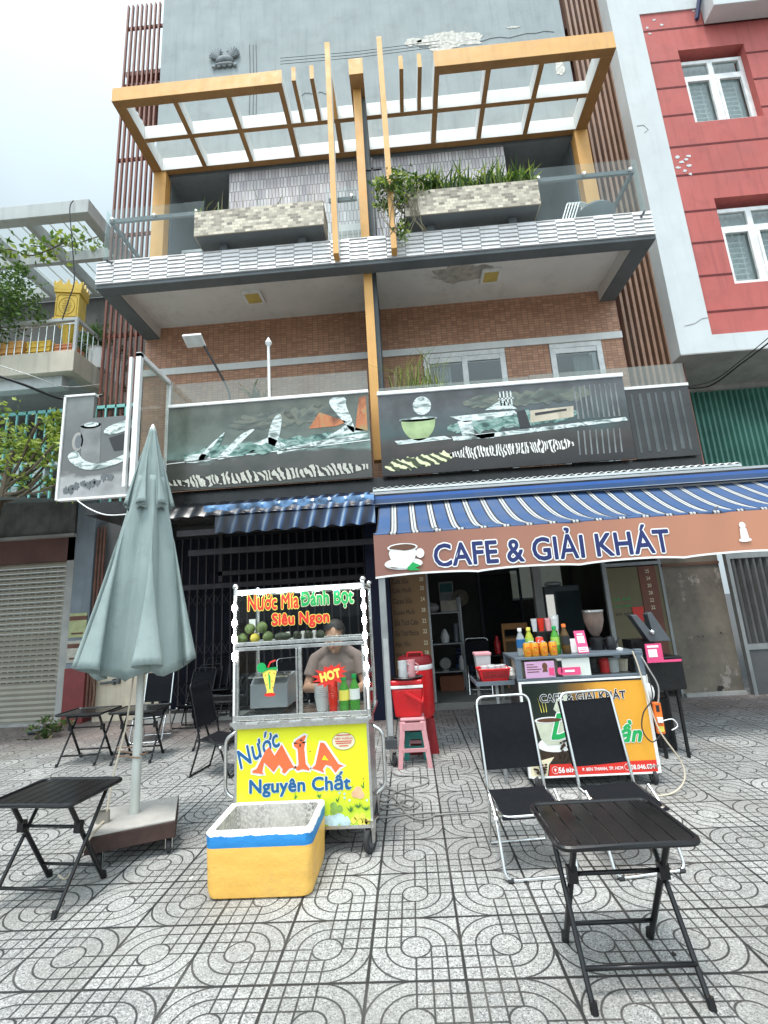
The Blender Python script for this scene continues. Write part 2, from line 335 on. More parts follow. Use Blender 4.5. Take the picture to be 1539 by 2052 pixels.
# ================================================================ main house
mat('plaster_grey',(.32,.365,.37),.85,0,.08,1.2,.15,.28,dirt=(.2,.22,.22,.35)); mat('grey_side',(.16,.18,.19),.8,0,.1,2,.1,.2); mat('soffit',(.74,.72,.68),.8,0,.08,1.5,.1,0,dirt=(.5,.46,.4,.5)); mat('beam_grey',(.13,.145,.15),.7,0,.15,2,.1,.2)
mat('peel',(.66,.64,.58),.95,0,.35,14,.8,.5); mat('slat_brown',(.20,.065,.04),.55,0,.15,4,.1,.3); mat('slat_light',(.27,.15,.095),.55,0,.15,4,.1,.3)
mat('tile_white',(.82,.8,.79),.35,0,.06,3,.1,.25,dirt=(.4,.37,.34,.3)); mat('tile_grout',(.42,.41,.4),.8)
brickmat('brick',(.64,.34,.205),(.42,.205,.12),(.2,.13,.1),.1,.048,.004)
brickmat('tile_vertical',(.92,.9,.9),(.6,.55,.6),(.3,.27,.28),.07,.24,.008,.5,axes='xz')
brickmat('pebble_tile',(.72,.64,.5),(.10,.085,.065),(.4,.34,.26),.085,.05,.003,.5,bias=-.05)
glassmat('glass_rail',(.93,.965,.96),.0,.01,body=(.6,.66,.67),bfac=.035); glassmat('glass_window',(.75,.8,.8),.06,.01); glassmat('glass_clear',(.97,.98,.97),.0,.02); glassmat('glass_dirty',(.85,.88,.86),.04,.05,body=(.34,.33,.29),bfac=.2)
H=thing('shop_house','tall grey town house with brick storey, tiled balcony edge and orange pergola above the cafe','building',(0,5.6,0))
def L(p): return p-Vector((0,5.6,0))
def HB(name,m_,fn,**k):
    b=MB(); fn(b); par=k.pop('parent',H); return b.build(name,m_,par,**k)
W=5.6
HB('upper_wall',MC['plaster_grey'],lambda b:b.box(-4.42,4.39,0,.4,10.66,18.5),bevel=.01)
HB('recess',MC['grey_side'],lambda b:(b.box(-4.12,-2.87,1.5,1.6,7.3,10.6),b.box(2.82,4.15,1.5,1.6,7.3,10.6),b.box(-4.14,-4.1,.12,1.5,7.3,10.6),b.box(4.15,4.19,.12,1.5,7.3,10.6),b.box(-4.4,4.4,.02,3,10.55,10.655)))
HB('tiled_bay',MC['tile_vertical'],lambda b:b.box(-2.85,2.8,.05,1.7,7.2,10.55))
dr=HB('balcony_door',MC['white_paint'],lambda b:(b.box(-.72,.02,-.0,.05,7.3,9.0)))
mat('door_grid',(.45,.45,.42),.5); 
HB('door_panel',MC['door_grid'],lambda b:[b.box(-.66+.11*k,-.57+.11*k,-.01,.0,7.35+.1*j,7.44+.1*j) for k in range(6) for j in range(15)],parent=dr)
for s,x0,x1 in ((-1,-4.38,-4.12),(1,4.17,4.43)): HB('orange_post',MC['orange_paint'],lambda b:b.box(x0,x1,-.1,.1,7.3,10.6),bevel=.008)
# balcony slab
HB('balcony_beam',MC['beam_grey'],lambda b:(b.box(-4.42,4.42,-1.47,-1.27,6.81,7.3),b.box(-4.42,-4.14,-1.27,0,6.81,7.3),b.box(4.14,4.42,-1.27,0,6.81,7.3)),bevel=.006)
HB('balcony_soffit',MC['soffit'],lambda b:(b.box(-4.14,4.14,-1.27,0,7.04,7.29),b.box(-4.14,4.14,-1.272,-1.266,6.83,7.05),b.box(-4.142,-4.136,-1.26,0,6.83,7.05),b.box(4.136,4.142,-1.26,0,6.83,7.05)))
def ftiles(b):
    rng=random.Random(4); n=30; w_=8.84/n; z0=6.875; h=.0725
    for k in range(n):
        x0=-4.42+w_*k; oz=.0 if k%2 else -h*.45
        for j in range(-1,7):
            a=z0+oz+h*j; c=a+h
            a=max(a,z0); c=min(c,7.31)
            if c-a<.012: continue
            if -.52<x0+w_/2<-.46 : pass
            t=rng.uniform(-.002,.002); y=-1.475
            g=.005
            b.add([(x0+g,y,a+g),(x0+w_-g,y,a+g),(x0+w_-g,y-.022+t,a+g),(x0+g,y-.022+t,a+g),(x0+g,y,c-g),(x0+w_-g,y,c-g),(x0+w_-g,y-.004+t,c-g),(x0+g,y-.004+t,c-g)],[(0,1,2,3),(4,7,6,5),(3,2,6,7),(0,3,7,4),(1,5,6,2),(0,4,5,1)])
fa=HB('tiled_fascia',MC['tile_white'],ftiles,smooth=False)
HB('grout_bed',MC['tile_grout'],lambda b:b.box(-4.41,4.41,-1.478,-1.472,6.872,7.312),parent=fa)
# downspout stubs
HB('drain_spout',MC['dark_steel'],lambda b:(b.tube([(-4.17,-1.46,7.27),(-4.17,-1.6,7.2)],.018),b.tube([(4.25,-1.46,7.2),(4.25,-1.6,7.2)],.02)))
# glass rail of the upper balcony
def rail(x0,x1,nm='glass_railing'):
    g=HB(nm,MC['glass_rail'],lambda b:b.box(x0,x1,-1.45,-1.438,7.3,8.33))
    HB('handrail',MC['beam_grey'],lambda b:b.box(x0+.04,x1-.04,-1.42,-1.38,8.1,8.17),parent=g)
    n=max(2,int((x1-x0)/.5)); 
    for k in range(n):
        xx=x0+.12+(x1-x0-.24)*k/(n-1); HB('glass_stud',MC['chrome'],lambda b:b.lathe([(.03,0),(.034,.01),(.022,.03),(.001,.034)],12,M=Matrix.Translation((xx,-1.452,8.13))@Matrix.Rotation(R(90),4,'X')),parent=g,smooth=True)
    return g
rail(-4.35,-2.68); rail(2.68,4.37); rail(-.64,-.1)
for x in (-4.35,4.37):
    g=HB('glass_railing',MC['glass_rail'],lambda b:b.box(x-.006,x+.006,-1.435,0,7.3,8.33)); HB('handrail',MC['beam_grey'],lambda b:b.box(x-.06*(1 if x>0 else -1)-.02,x-.06*(1 if x>0 else -1)+.02,-1.4,-.1,8.1,8.17),parent=g)
# pergola
mat('brown_paint',(.27,.14,.045),.7,0,.12,3,.1,.2)
OP,WP=0,1
pg=HB('pergola',[MC['orange_paint'],MC['white_paint'],MC['brown_paint']],lambda b:(
  b.box(-4.4,-1.34,-1.48,-1.34,10.6,10.9,0,fm={0:2,4:1}),b.box(1.34,4.42,-1.48,-1.34,10.6,10.96,0,fm={0:2,4:1}),
  b.box(-4.4,-4.2,-1.34,-.0,10.6,10.9,0,fm={0:2,3:1}),b.box(4.2,4.42,-1.34,-.0,10.6,10.96,0,fm={0:2,5:1}),
  b.box(-4.2,4.2,-.12,-.002,10.6,10.9,0,fm={0:2,2:1}),b.box(-4.2,4.2,-.78,-.7,10.6,10.9,0,fm={0:2,2:1,4:1})),bevel=.006)
cb_fm={0:2,3:1,5:1}
for x,yy in ((-3.3,0),(-2.33,0),(2.28,0),(3.2,0)):
    for y0,y1 in ((-1.34,-.78),(-.7,-.12)): HB('crossbeam',[MC['orange_paint'],MC['white_paint'],MC['brown_paint']],lambda b:b.box(x-.045,x+.045,y0,y1,10.602,10.88,0,fm=cb_fm),parent=pg)
for x in (-1.38,1.38,-.47):
    HB('crossbeam',[MC['orange_paint'],MC['white_paint'],MC['brown_paint']],lambda b:b.box(x-.05,x+.05,-.7,-.12,10.602,10.88,0,fm=cb_fm),parent=pg)
for x in (-1.38,1.38): HB('crossbeam',[MC['orange_paint'],MC['white_paint'],MC['brown_paint']],lambda b:b.box(x-.045,x+.045,-1.482,-.78,10.603,10.9,0,fm=cb_fm),parent=pg)
for x in (-1.12,-.8,.76,1.08): HB('crossbeam',[MC['orange_paint'],MC['white_paint'],MC['brown_paint']],lambda b:b.box(x-.035,x+.035,-1.5,-.78,10.603,10.9,0,fm=cb_fm),parent=pg)
HB('centre_beam',[MC['orange_paint'],MC['white_paint'],MC['brown_paint']],lambda b:b.box(-.15,.1,-1.5,-.12,10.598,10.95,0,fm=cb_fm),parent=pg,bevel=.006)
for x in (-.49,.41):
    HB('orange_fin',[MC['orange_paint'],MC['white_paint'],MC['brown_paint']],lambda b:(b.box(x-.045,x+.045,-1.66,-1.5,6.9,11.14,0,fm={3:1,5:1}),b.box(x-.045,x+.045,-1.5,-.78,10.6,11.0,0,fm={3:1,5:1})),bevel=.005)
HB('middle_pole',[MC['orange_paint'],MC['beam_grey']],lambda b:(b.box(-.11,.03,-1.26,-1.1,7.3,10.6,0,fm={3:1}),b.box(-.11,.03,-1.26,-1.1,3.66,7.03,0,fm={3:1})),bevel=.004)
HB('party_wall',MC['beam_grey'],lambda b:(b.box(.02,.09,-1.098,-.001,3.3,7.03),b.box(.02,.09,-1.098,-.001,7.3,10.59)))
HB('wire',MC['black_metal'],lambda b:[b.tube([(-1.4,-1.3,11.3+dz),(0,-1.3,11.26+dz),(1.5,-1.3,11.3+dz)],.004,5) for dz in (0,.07,.14)])
# plaster relief and peeled patches
def blob(b,cx,cz,w,h,y,d,seed,n=26,jag=.35,m=0):
    rng=random.Random(seed); P=[]
    for k in range(n):
        a=2*math.pi*k/n; rr=1+jag*1.6*noise.noise(Vector((math.cos(a)*1.7,math.sin(a)*1.7,seed*3.1)))+jag*.45*rng.uniform(-1,1); P.append((cx+w/2*rr*math.cos(a),cz+h/2*rr*math.sin(a)))
    b.prism(P,d,m,'y',y)
for (px,py,w_,h_,sd_,n_,jg) in ((900,82,1.25,.5,3,44,.3),(826,84,.35,.22,5,20,.3),(1121,136,.2,.35,7,20,.3),(1028,55,.25,.06,8,20,.3)):
    q_=L(aty(px,py,W)); HB('peeled_paint',MC['peel'],lambda b:blob(b,q_.x,q_.z,w_,h_,-.006,.01,sd_,n_,jg))
mat('crack',(.1,.1,.1),.9)
def cracks(b):
    rng=random.Random(9)
    for (px,py,qx,qy,yy) in ((840,95,1110,62,W),(600,190,660,185,W),(870,560,950,570,0),):
        if yy==0: continue
        a=L(aty(px,py,yy));c=L(aty(qx,qy,yy)); P=[]
        for k in range(16):
            t=k/15; P.append((a.x+(c.x-a.x)*t,-.004,a.z+(c.z-a.z)*t+rng.uniform(-.05,.05)))
        b.tube(P,.004,4)
    for x in (500,507,513):
        a=L(aty(x,90,W));c=L(aty(x+4,230,W)); b.tube([(a.x,-.004,a.z),(a.x+.02,-.004,(a.z+c.z)/2),(a.x,-.004,c.z)],.006,4)
HB('wall_crack',MC['crack'],cracks)
# dove relief
D=thing('dove_relief','grey plaster relief of two doves high on the upper wall','relief',(0,0,0)); 
def doves(b):
    c=aty(451,118,W); 
    for s in (-1,1):
        M=Matrix.Translation((c.x+s*.08,5.57,c.z-.05))@Matrix.Rotation(R(s*25),4,'Y')
        b.ball((0,0,0),.13,12,0,1.0,.35,.7,M); b.ball((-s*.03,0,.19),.06,10,0,1,.6,1,M); b.bar((M@Vector((-s*.07,0,.2))),(M@Vector((-s*.12,0,.18))),.02,.02)
        for k in range(7):
            a=R(20+k*13); l=.34-.02*abs(k-4); p=Vector((c.x+s*.12,5.565,c.z-.05)); e=p+Vector((s*math.cos(a)*l*.9,0,math.sin(a)*l)); b.tube([p,(p+e)/2+Vector((s*.02,-.01,0)),e],[.03,.032,.012],6)
    b.ball((c.x,5.57,c.z-.2),.14,12,0,1.7,.3,.35)
    for k in range(5): b.ball((c.x-.24+.12*k,5.565,c.z-.24),.05,8,0,1,.4,1)
b=MB(); doves(b); b.build('doves',mat('relief_grey',(.2,.23,.24),.8,0,.1,8,.2),D,smooth=True)
# louvre screens with slats
for s in (-1,1):
    x0,x1=(-5.33,-4.45) if s<0 else (4.46,5.36)
    ls=HB('louvre_screen',MC['slat_brown'],lambda b:[b.box(x0,x1,.09,.13,z,z+.07) for z in (4.0,5.5,7.0,8.2,9.3,11.2,13.2,14.9)]+[b.box(x0+.03,x1,.14,1.3,z,z+.12) for z in (13.6,13.25)]+([] if s<0 else [b.box(x1-.06,x1+.02,-.02,.18,3.3,18.4),b.box(x0,x1,.5,.55,3.3,18.4)]))
    n=8 if s<0 else 8
    for k in range(n):
        xx=x0+.03+(x1-x0-.08)*k/(n-.5); HB('slat',MC['slat_brown' if s<0 else 'slat_light'],lambda b:b.box(xx,xx+(.036 if s<0 else .05),.03 if s<0 else -.03,.088,3.9 if s<0 else 3.3,15.55 if s<0 else 18.4),parent=ls,bevel=.003)
# brick storey
HB('brick_wall',MC['brick'],lambda b:(b.box(-4.42,.82,0,.3,3.3,7.28),b.box(2.32,3.1,0,.3,3.3,6.03),b.box(4.05,4.42,0,.3,3.3,6.03),b.box(.82,4.42,0,.3,6.03,7.28)))
HB('white_band',MC['white_paint'],lambda b:b.box(-4.42,4.42,-.035,-.001,6.035,6.17),bevel=.005)
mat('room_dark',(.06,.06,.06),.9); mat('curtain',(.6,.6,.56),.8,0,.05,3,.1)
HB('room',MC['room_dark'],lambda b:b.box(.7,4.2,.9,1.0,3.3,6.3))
for x0,x1 in ((.83,2.31),(3.11,4.04)):
    fr=HB('window',MC['white_plastic'],lambda b:(b.box(x0,x1,-.01,.08,5.94,6.03),b.box(x0,x0+.1,-.01,.08,3.6,5.94),b.box(x1-.1,x1,-.01,.08,3.6,5.94),b.box((x0+x1)/2-.05,(x0+x1)/2+.05,-.012,.07,3.6,5.94) if x1<3 else b.box(x0,x1,-.01,.08,3.5,3.6),b.box(x0+.1,x1-.1,0,.07,5.84,5.94)),bevel=.006)
    HB('pane',MC['glass_window'],lambda b:b.box(x0+.1,x1-.1,.02,.026,3.6,5.84),parent=fr)
    def cur(b,a,c):
        P=[(a+(c-a)*k/40,.16+.03*math.sin(k*1.3)) for k in range(41)]; vs=[(p[0],p[1],z) for z in (3.6,5.85) for p in P]; b.add(vs,[(k,k+1,k+42,k+41) for k in range(40)])
    HB('curtain',MC['curtain'],lambda b:(cur(b,x0+.12,x0+.5) if x1<3 else cur(b,x0+.45,x1-.12)),parent=fr,smooth=True)
# lower balcony
mat('dark_panel',(.03,.028,.027),.25,0,.3,3,.02)
HB('lower_slab',mat('slab_black',(.018,.017,.017),.3,0,.4,3,.1),lambda b:(b.box(-3.1,4.4,-1.5,0,3.12,3.32),b.box(-4.42,-3.1,-1.3,0,3.12,3.3)))
for x0,x1,zt in ((-3.05,-1.58,4.98),(-1.57,-.12,4.96),(.03,2.2,4.66),(2.21,4.37,4.68)):
    HB('glass_panel',MC['glass_dirty'],lambda b:b.box(x0,x1,-1.54,-1.528,3.4,zt))
HB('balcony_rail',MC['steel'],lambda b:(b.box(-3.05,-.12,-1.50,-1.45,4.5,4.56),b.box(.03,3.4,-1.50,-1.45,4.5,4.55)))
sg=HB('side_screen',MC['glass_dirty'],lambda b:b.box(-3.12,-3.108,-2.28,-1.5,3.35,5.0)); HB('screen_frame',MC['white_plastic'],lambda b:(b.box(-3.15,-3.08,-2.33,-2.27,3.2,5.05),b.box(-3.15,-3.08,-2.33,-1.5,5.0,5.06),b.box(-3.15,-3.08,-1.52,-1.46,3.3,5.05),b.box(-3.24,-3.2,-2.33,-2.28,3.2,5.0)),parent=sg)
# ground storey
mat('blue_pillar',(.010,.012,.03),.6,0,.2,3,.05,spec=.2); mat('grey_pillar',(.2,.23,.26),.7,0,.15,3,.1,.4); mat('rust_pipe',(.14,.06,.04),.7,0,.3,6,.2)
HB('pillar',MC['blue_pillar'],lambda b:b.box(-.34,.0,-.9,.2,0,3.12),bevel=.01)
HB('corner_pillar',MC['grey_pillar'],lambda b:b.box(-5.46,-5.12,-.05,.3,.5,3.9),bevel=.01)
HB('red_plinth',mat('red_tile',(.2,.035,.035),.5,0,.15,5,.1,.3),lambda b:b.box(-5.47,-5.11,-.06,.3,0,.86),bevel=.01)
HB('low_wall',MC['cream_wall'],lambda b:b.box(-5.0,-3.9,.02,.3,0,1.45)); HB('dark_wall',MC['dark_concrete'],lambda b:(b.box(-5.1,-3.9,.05,.3,1.45,3.3),b.box(-5.1,.0,.3,.5,2.9,3.5)))
HB('ground_wall',MC['concrete'],lambda b:(b.box(0,.6,-.1,.1,2.5,3.1),b.box(.6,4.2,.0,.1,2.75,3.1)))
# conduits
HB('conduit',MC['rust_pipe'],lambda b:[b.tube([(-5.05+.06*k,-.06,0.1),(-5.05+.06*k,-.06,3.2)],.02,8) for k in range(3)])
# folding gate
gt=HB('folding_gate',mat('gate_metal',(.042,.037,.04),.6,.2,.2,6,.05,.3,spec=.2),lambda b:(b.box(-3.88,-.36,-.3,-.26,2.0,2.08),b.box(-3.88,-.36,-.3,-.26,.1,.16)))
for k in range(26):
    x=-3.84+k*.137; HB('gate_bar',MC['gate_metal'],lambda b:(b.box(x-.012,x+.012,-.29,-.25,.12,2.85)),parent=gt)
def scis(b):
    for k in range(25):
        x=-3.84+k*.137
        for z in (1.72,.95,.35):
            b.bar((x,-.3,z),(x+.137,-.3,z+.22),.018,.006); b.bar((x,-.305,z+.22),(x+.137,-.305,z),.018,.006)
HB('scissor_links',MC['gate_metal'],scis,parent=gt)
mat('shutter_blue',(.004,.005,.012),.6,0,.4,4,.1,.0,spec=.15)
HB('gate_backing',MC['shutter_blue'],lambda b:(b.box(-3.9,-.34,.05,.1,0,2.9)),parent=gt)
HB('gate_transom',MC['gate_metal'],lambda b:(b.box(-2.8,-.36,-.32,-.24,2.2,2.27),b.box(-2.8,-2.74,-.32,-.24,2.1,3.1)))
HB('doorstep',MC['concrete'],lambda b:b.box(-3.9,-.3,-.36,.1,0,.12))
# house number style signs, ceiling lamps
for px,py in ((508,593),(983,550)):
    p=atz(px,py,7.04); t=thing('ceiling_lamp','square ceiling lamp with yellowed diffuser under the balcony, '+('left' if px<700 else 'right, beside the stained paint')+(' of the orange pole' if px<700 else ''),'lamp',(p.x,p.y,7.04),group='square lamps under the balcony')
    b=MB(); b.box(-.17,.17,-.17,.17,-.05,-.001); b.build('housing',MC['white_plastic'],t,bevel=.01)
    b=MB(); b.box(-.12,.12,-.12,.12,-.056,-.0505); b.build('diffuser',mat('yellow_diffuser',(.6,.45,.12),.5),t)
HB('peeled_ceiling',mat('stain',(.42,.39,.34),.9,0,.3,10,.5),lambda b:b.prism([(1.55+(.42+.22*noise.noise(Vector((k*.45,2,0)))+.05*(k%3))*math.cos(k*.2094),-.8+(.22+.12*noise.noise(Vector((k*.5,7,0))))*math.sin(k*.2094)) for k in range(30)],.004,0,'z',7.035))
# ================================================================ planters on the balcony
def planter(x0,x1,lab):
    t=thing('planter_box',lab,'planter',((x0+x1)/2,3.95,7.46),group='tiled planter boxes on the balcony'); w_=(x1-x0)/2
    b=MB(); b.box(-w_,w_,0,.02,0,.45); b.box(-w_,-w_+.02,.02,.42,0,.45); b.box(w_-.02,w_,.02,.42,0,.45); b.box(-w_,w_,.42,.44,0,.45); b.build('tiled_side',MC['pebble_tile'],t)
    b=MB(); b.box(-w_+.02,w_-.02,.02,.42,-.004,.02); b.build('tray',MC['beam_grey'],t)
    b=MB(); b.box(-w_+.02,w_-.02,.02,.42,.3,.38); b.build('soil',mat('soil',(.06,.045,.03),.95,0,.3,20,.8),t)
    for s in (-1,1): b=MB(); b.box(s*w_*.62-.06,s*w_*.62+.06,.2,.36,-.17,-.005); b.build('foot',MC['beam_grey'],t)
planter(-2.74,-.66,'long tiled planter box with dry stalks on the left half of the balcony'); planter(.62,2.71,'long tiled planter box full of green grass on the right half of the balcony')
def grassy(name,lab,cat,x0,x1,y,z,n,h,ms,lean=.5,wid=.018,seed=1,down=0):
    rng=random.Random(seed); b=MB()
    for k in range(n):
        x=rng.uniform(x0,x1); yy=y+rng.uniform(-.13,.13); hh=h*rng.uniform(.4,1.15); a=rng.uniform(0,6.28); l=lean*hh*rng.random(); dx,dy=math.cos(a)*l,math.sin(a)*l; w_=wid*rng.uniform(.6,1.3); px,py=-math.sin(a)*w_,math.cos(a)*w_
        P=[(0,1),(.5,.9),(1,.0)]; m_=rng.randrange(len(ms))
        p0=Vector((x,yy,z)); p1=Vector((x+dx*.3,yy+dy*.3,z+hh*.6)); p2=Vector((x+dx,yy+dy,z+hh*(1-.25*lean)))
        q_=Vector((px,py,0)); b.add([p0-q_,p0+q_,p1+q_*.9,p1-q_*.9,p2],[(0,1,2,3),(3,2,4)],m_)
    return tag(b.build(name,[MC[k] for k in ms],None),lab,cat)
grassy('planter_grass','dense green grass growing in the right planter box','plant',.95,2.68,4.15,7.86,900,.5,['leaf_dark','leaf_mid','leaf_yellow'],.8,.016,2)
grassy('dry_stalks','thin dry stalks growing in the left planter box','plant',-2.7,-.7,4.15,7.86,45,.6,['leaf_dry','leaf_mid'],.5,.006,3)
grassy('green_tuft','small yellow green tuft at the left end of the left planter box','plant',-2.7,-2.3,4.12,7.86,80,.2,['leaf_yellow','leaf_mid'],.8,.012,4)
# hanging creeper
cr=thing('creeper','bushy green creeper spilling over the balcony beside the orange fin','plant',(.5,4.0,7.9))
rng=random.Random(11); b=MB(); leaf_cloud(b,(.0,0,.12),(.42,.22,.42),800,.075,0,3,rng=rng); leaf_cloud(b,(.1,-.05,-.25),(.3,.15,.6),420,.07,0,3,rng=rng); leaf_cloud(b,(.42,0,.08),(.35,.15,.25),260,.065,0,3,rng=rng)
b.build('foliage',[MC['leaf_dark'],MC['leaf_mid'],MC['leaf_yellow']],cr)
b=MB()
for k in range(16):
    x=rng.uniform(-.2,.4); b.tube(rnd_path([(x,-.02,.3),(x+rng.uniform(-.1,.1),-.1,0),(x+rng.uniform(-.15,.15),-.08,-.4),(x+rng.uniform(-.15,.15),-.06,-.75)],4),.006,5)
b.build('stem',MC['leaf_dry'],cr)
# antenna cross, aircon, folding rack on balcony
t=thing('antenna','thin dark metal cross rising behind the creeper','antenna',(.14,4.5,7.3)); b=MB(); b.box(-.015,.015,-.015,.015,0,1.95); b.box(-.22,.16,-.015,.015,1.7,1.74); b.build('mast',MC['black_metal'],t)
t=thing('air_conditioner','white air conditioner unit in the shaded balcony corner behind glass','air conditioner',(-3.65,6.1,8.6)); b=MB(); b.box(-.4,.4,0,.35,0,.62); b.build('case',MC['white_plastic'],t,bevel=.015)
b=MB(); [b.box(-.33,.1,-.012,-.002,.06+.05*k,.085+.05*k) for k in range(10)]; b.build('grille',MC['dark_steel'],t)
b=MB(); b.box(-.38,-.3,0,.3,-.3,-.002); b.box(.3,.38,0,.3,-.3,-.002); b.build('bracket',MC['dark_steel'],t)
t=thing('drying_rack','folded white drying rack leaning behind the right glass railing','rack',(3.35,4.5,7.3)); b=MB()
for k in range(5): b.tube(ucorner([(-.25+.05*k,.1*k*.3,0),(.1+.05*k,.2,.85),(.35+.04*k,.25,.8),(.1+.04*k,.05,0)],.05),.012,6)
b.build('frame',MC['white_plastic'],t,smooth=True)
t=thing('round_pot','dark round pot beside the drying rack on the balcony','pot',(3.75,4.5,7.3)); b=MB(); b.lathe([(.2,0),(.3,.2),(.32,.33),(.25,.42),(.22,.42),(.2,.3)],24); b.build('pot_body',MC['beam_grey'],t,smooth=True)
# ================================================================ flood lamp, spear pole, lower plants
t=thing('flood_lamp','white flood lamp on a slanting dark arm above the left banner','lamp',(-2.2,4.12,4.56))
b=MB(); b.tube(rnd_path([(0,0,0),(-.02,-.02,.3),(-.36,-.1,1.0)],5),.018,8); b.build('arm',MC['black_metal'],t,smooth=True)
M_=Matrix.Translation((-.48,-.18,1.05))@Matrix.Rotation(R(-25),4,'X')
b=MB(); b.box(-.14,.14,-.1,.1,-.02,.02,M=M_); b.tube([M_@Vector(p) for p in ((-.1,0,.02),(-.1,.02,.1),(.1,.02,.1),(.1,0,.02))],.01,6); b.build('head',MC['white_plastic'],t,bevel=.006)
b=MB(); b.box(-.12,.12,-.08,.08,-.026,-.021,M=M_); b.build('lens',mat('lamp_lens',(.7,.72,.7),.2),t)
t=thing('spear_pole','white pole with a spear tip rising from the left banner','pole',(-1.56,4.04,3.5)); b=MB(); b.tube([(0,0,0),(-.02,0,1.98)],.022,10); b.build('shaft',MC['white_plastic'],t,smooth=True); b=MB(); b.lathe([(.03,0),(.055,.05),(.03,.1),(.002,.15)],8,(-.02,0,1.98)); b.build('tip',MC['white_plastic'],t)
grassy('balcony_weed','wispy dry grass in front of the sliding window on the lower balcony','plant',.2,.95,4.25,4.55,130,.85,['leaf_dry','leaf_yellow','leaf_mid'],.8,.006,6)
grassy('balcony_bush','low green tuft behind the lower balcony rail, left of the window','plant',.4,1.0,4.25,4.5,150,.3,['leaf_mid','leaf_yellow'],.8,.012,7)
grassy('potted_grass','dark tuft of leaves behind the left balcony glass','plant',-1.95,-1.75,4.3,4.56,70,.45,['leaf_dark','leaf_dry'],.9,.02,8)
# ================================================================ banners on the lower balcony
def banner_mat(name,stops,blotch=(.1,.1,.1),bf=.5,zlo=0,zhi=1.4,rough=.22):
    q=N(name); sp=q.n('ShaderNodeSeparateXYZ'); q.l(q.tc.outputs['Object'],sp.inputs[0]); f=q.rng(sp.outputs[2],zlo,zhi)
    nz=q.noise(1.8,5,stretch=(.6,1,2)); f=q.math('ADD',f,q.math('MULTIPLY',q.math('SUBTRACT',nz,.5),.35))
    r=q.n('ShaderNodeValToRGB'); e=r.color_ramp.elements
    e[0].position=stops[0][0];e[0].color=(*stops[0][1],1); e[1].position=stops[-1][0];e[1].color=(*stops[-1][1],1)
    for p,c in stops[1:-1]: z=e.new(p);z.color=(*c,1)
    q.l(f,r.inputs[0]); n2=q.noise(2.5,6); q.col(q.mix(q.rng(n2,.45,.7,0,bf),r.outputs[0],blotch)); q.b.inputs['Roughness'].default_value=rough; MC[name]=q.m
banner_mat('print_left',[(0,(.05,.047,.04)),(.28,(.08,.078,.07)),(.33,(.2,.28,.25)),(.5,(.12,.15,.125)),(1,(.11,.11,.085))],(.03,.045,.035),.7)
banner_mat('print_right',[(0,(.012,.009,.009)),(.2,(.03,.024,.02)),(.3,(.06,.05,.042)),(.42,(.05,.08,.08)),(.7,(.09,.1,.105)),(1,(.085,.08,.08))],(.03,.022,.02),.7)
banner_mat('print_grey',[(0,(.4,.4,.4)),(.2,(.42,.42,.41)),(.24,(.14,.14,.135)),(.6,(.13,.135,.13)),(1,(.2,.21,.2))],(.1,.1,.1),.5,0,1.35)
def poly(b,P,o=-.004,d=.003): b.prism([(p[0],p[1]) for p in P],d,0,'y',o)
def ell(cx,cz,rx,rz,a0=0,a1=360,n=28): return [(cx+rx*math.cos(R(a0+(a1-a0)*k/n)),cz+rz*math.sin(R(a0+(a1-a0)*k/n))) for k in range(n+ (0 if abs(a1-a0)>=360 else 1))]
def warped(name,cols,scale=3,dist=2.5,stretch=(1,1,1),rot=0,rough=.15,wave=False):
    q=N(name); mp=q.n('ShaderNodeMapping'); mp.inputs['Scale'].default_value=stretch; mp.inputs['Rotation'].default_value=(0,R(rot),0); q.l(q.tc.outputs['Object'],mp.inputs[0])
    if wave:
        x=q.n('ShaderNodeTexWave'); x.inputs['Scale'].default_value=scale; x.inputs['Distortion'].default_value=dist; x.inputs['Detail'].default_value=2.5; x.inputs['Detail Scale'].default_value=1.6; q.l(mp.outputs[0],x.inputs[0]); f=x.outputs['Fac']
    else:
        x=q.n('ShaderNodeTexNoise'); x.inputs['Scale'].default_value=scale; x.inputs['Detail'].default_value=3; x.inputs['Distortion'].default_value=dist; q.l(mp.outputs[0],x.inputs['Vector']); f=x.outputs['Fac']
    r=q.n('ShaderNodeValToRGB'); e=r.color_ramp.elements; e[0].position=cols[0][0];e[0].color=(*cols[0][1],1); e[1].position=cols[-1][0];e[1].color=(*cols[-1][1],1)
    for p,c in cols[1:-1]: z=e.new(p);z.color=(*c,1)
    q.l(f,r.inputs[0]); q.col(r.outputs[0]); q.b.inputs['Roughness'].default_value=rough; MC[name]=q.m
warped('faded_print',[(.3,(.08,.1,.09)),(.42,(.3,.36,.34)),(.5,(.62,.68,.66)),(.58,(.75,.8,.78)),(.66,(.35,.42,.4))],3.5,2.2,(1,1,2.2),25)
warped('faded_teal',[(.35,(.02,.06,.05)),(.5,(.12,.24,.2)),(.6,(.3,.42,.38)),(.7,(.1,.16,.14))],4,2,(1,1,2),20)
warped('faded_orange',[(.35,(.2,.06,.02)),(.5,(.5,.17,.06)),(.65,(.35,.25,.1))],3,1.5)
warped('band_dark',[(.35,(.05,.055,.045)),(.5,(.1,.12,.1)),(.6,(.16,.17,.13)),(.7,(.06,.06,.05))],2.2,2,(1,1,1.5),10)
warped('zebra',[(.38,(.03,.027,.022)),(.46,(.25,.24,.2)),(.56,(.78,.77,.68)),(.7,(.5,.49,.42))],5.2,9,(1,1,.55),38,wave=True)
warped('zebra_yellow',[(.4,(.04,.05,.02)),(.52,(.3,.34,.1)),(.64,(.72,.72,.45))],3.2,6,(1,1,1),55,wave=True)
warped('glyphs',[(.42,(.035,.03,.027)),(.5,(.4,.38,.33)),(.58,(.82,.8,.74))],8,9,(1,1,.5),8,wave=True)
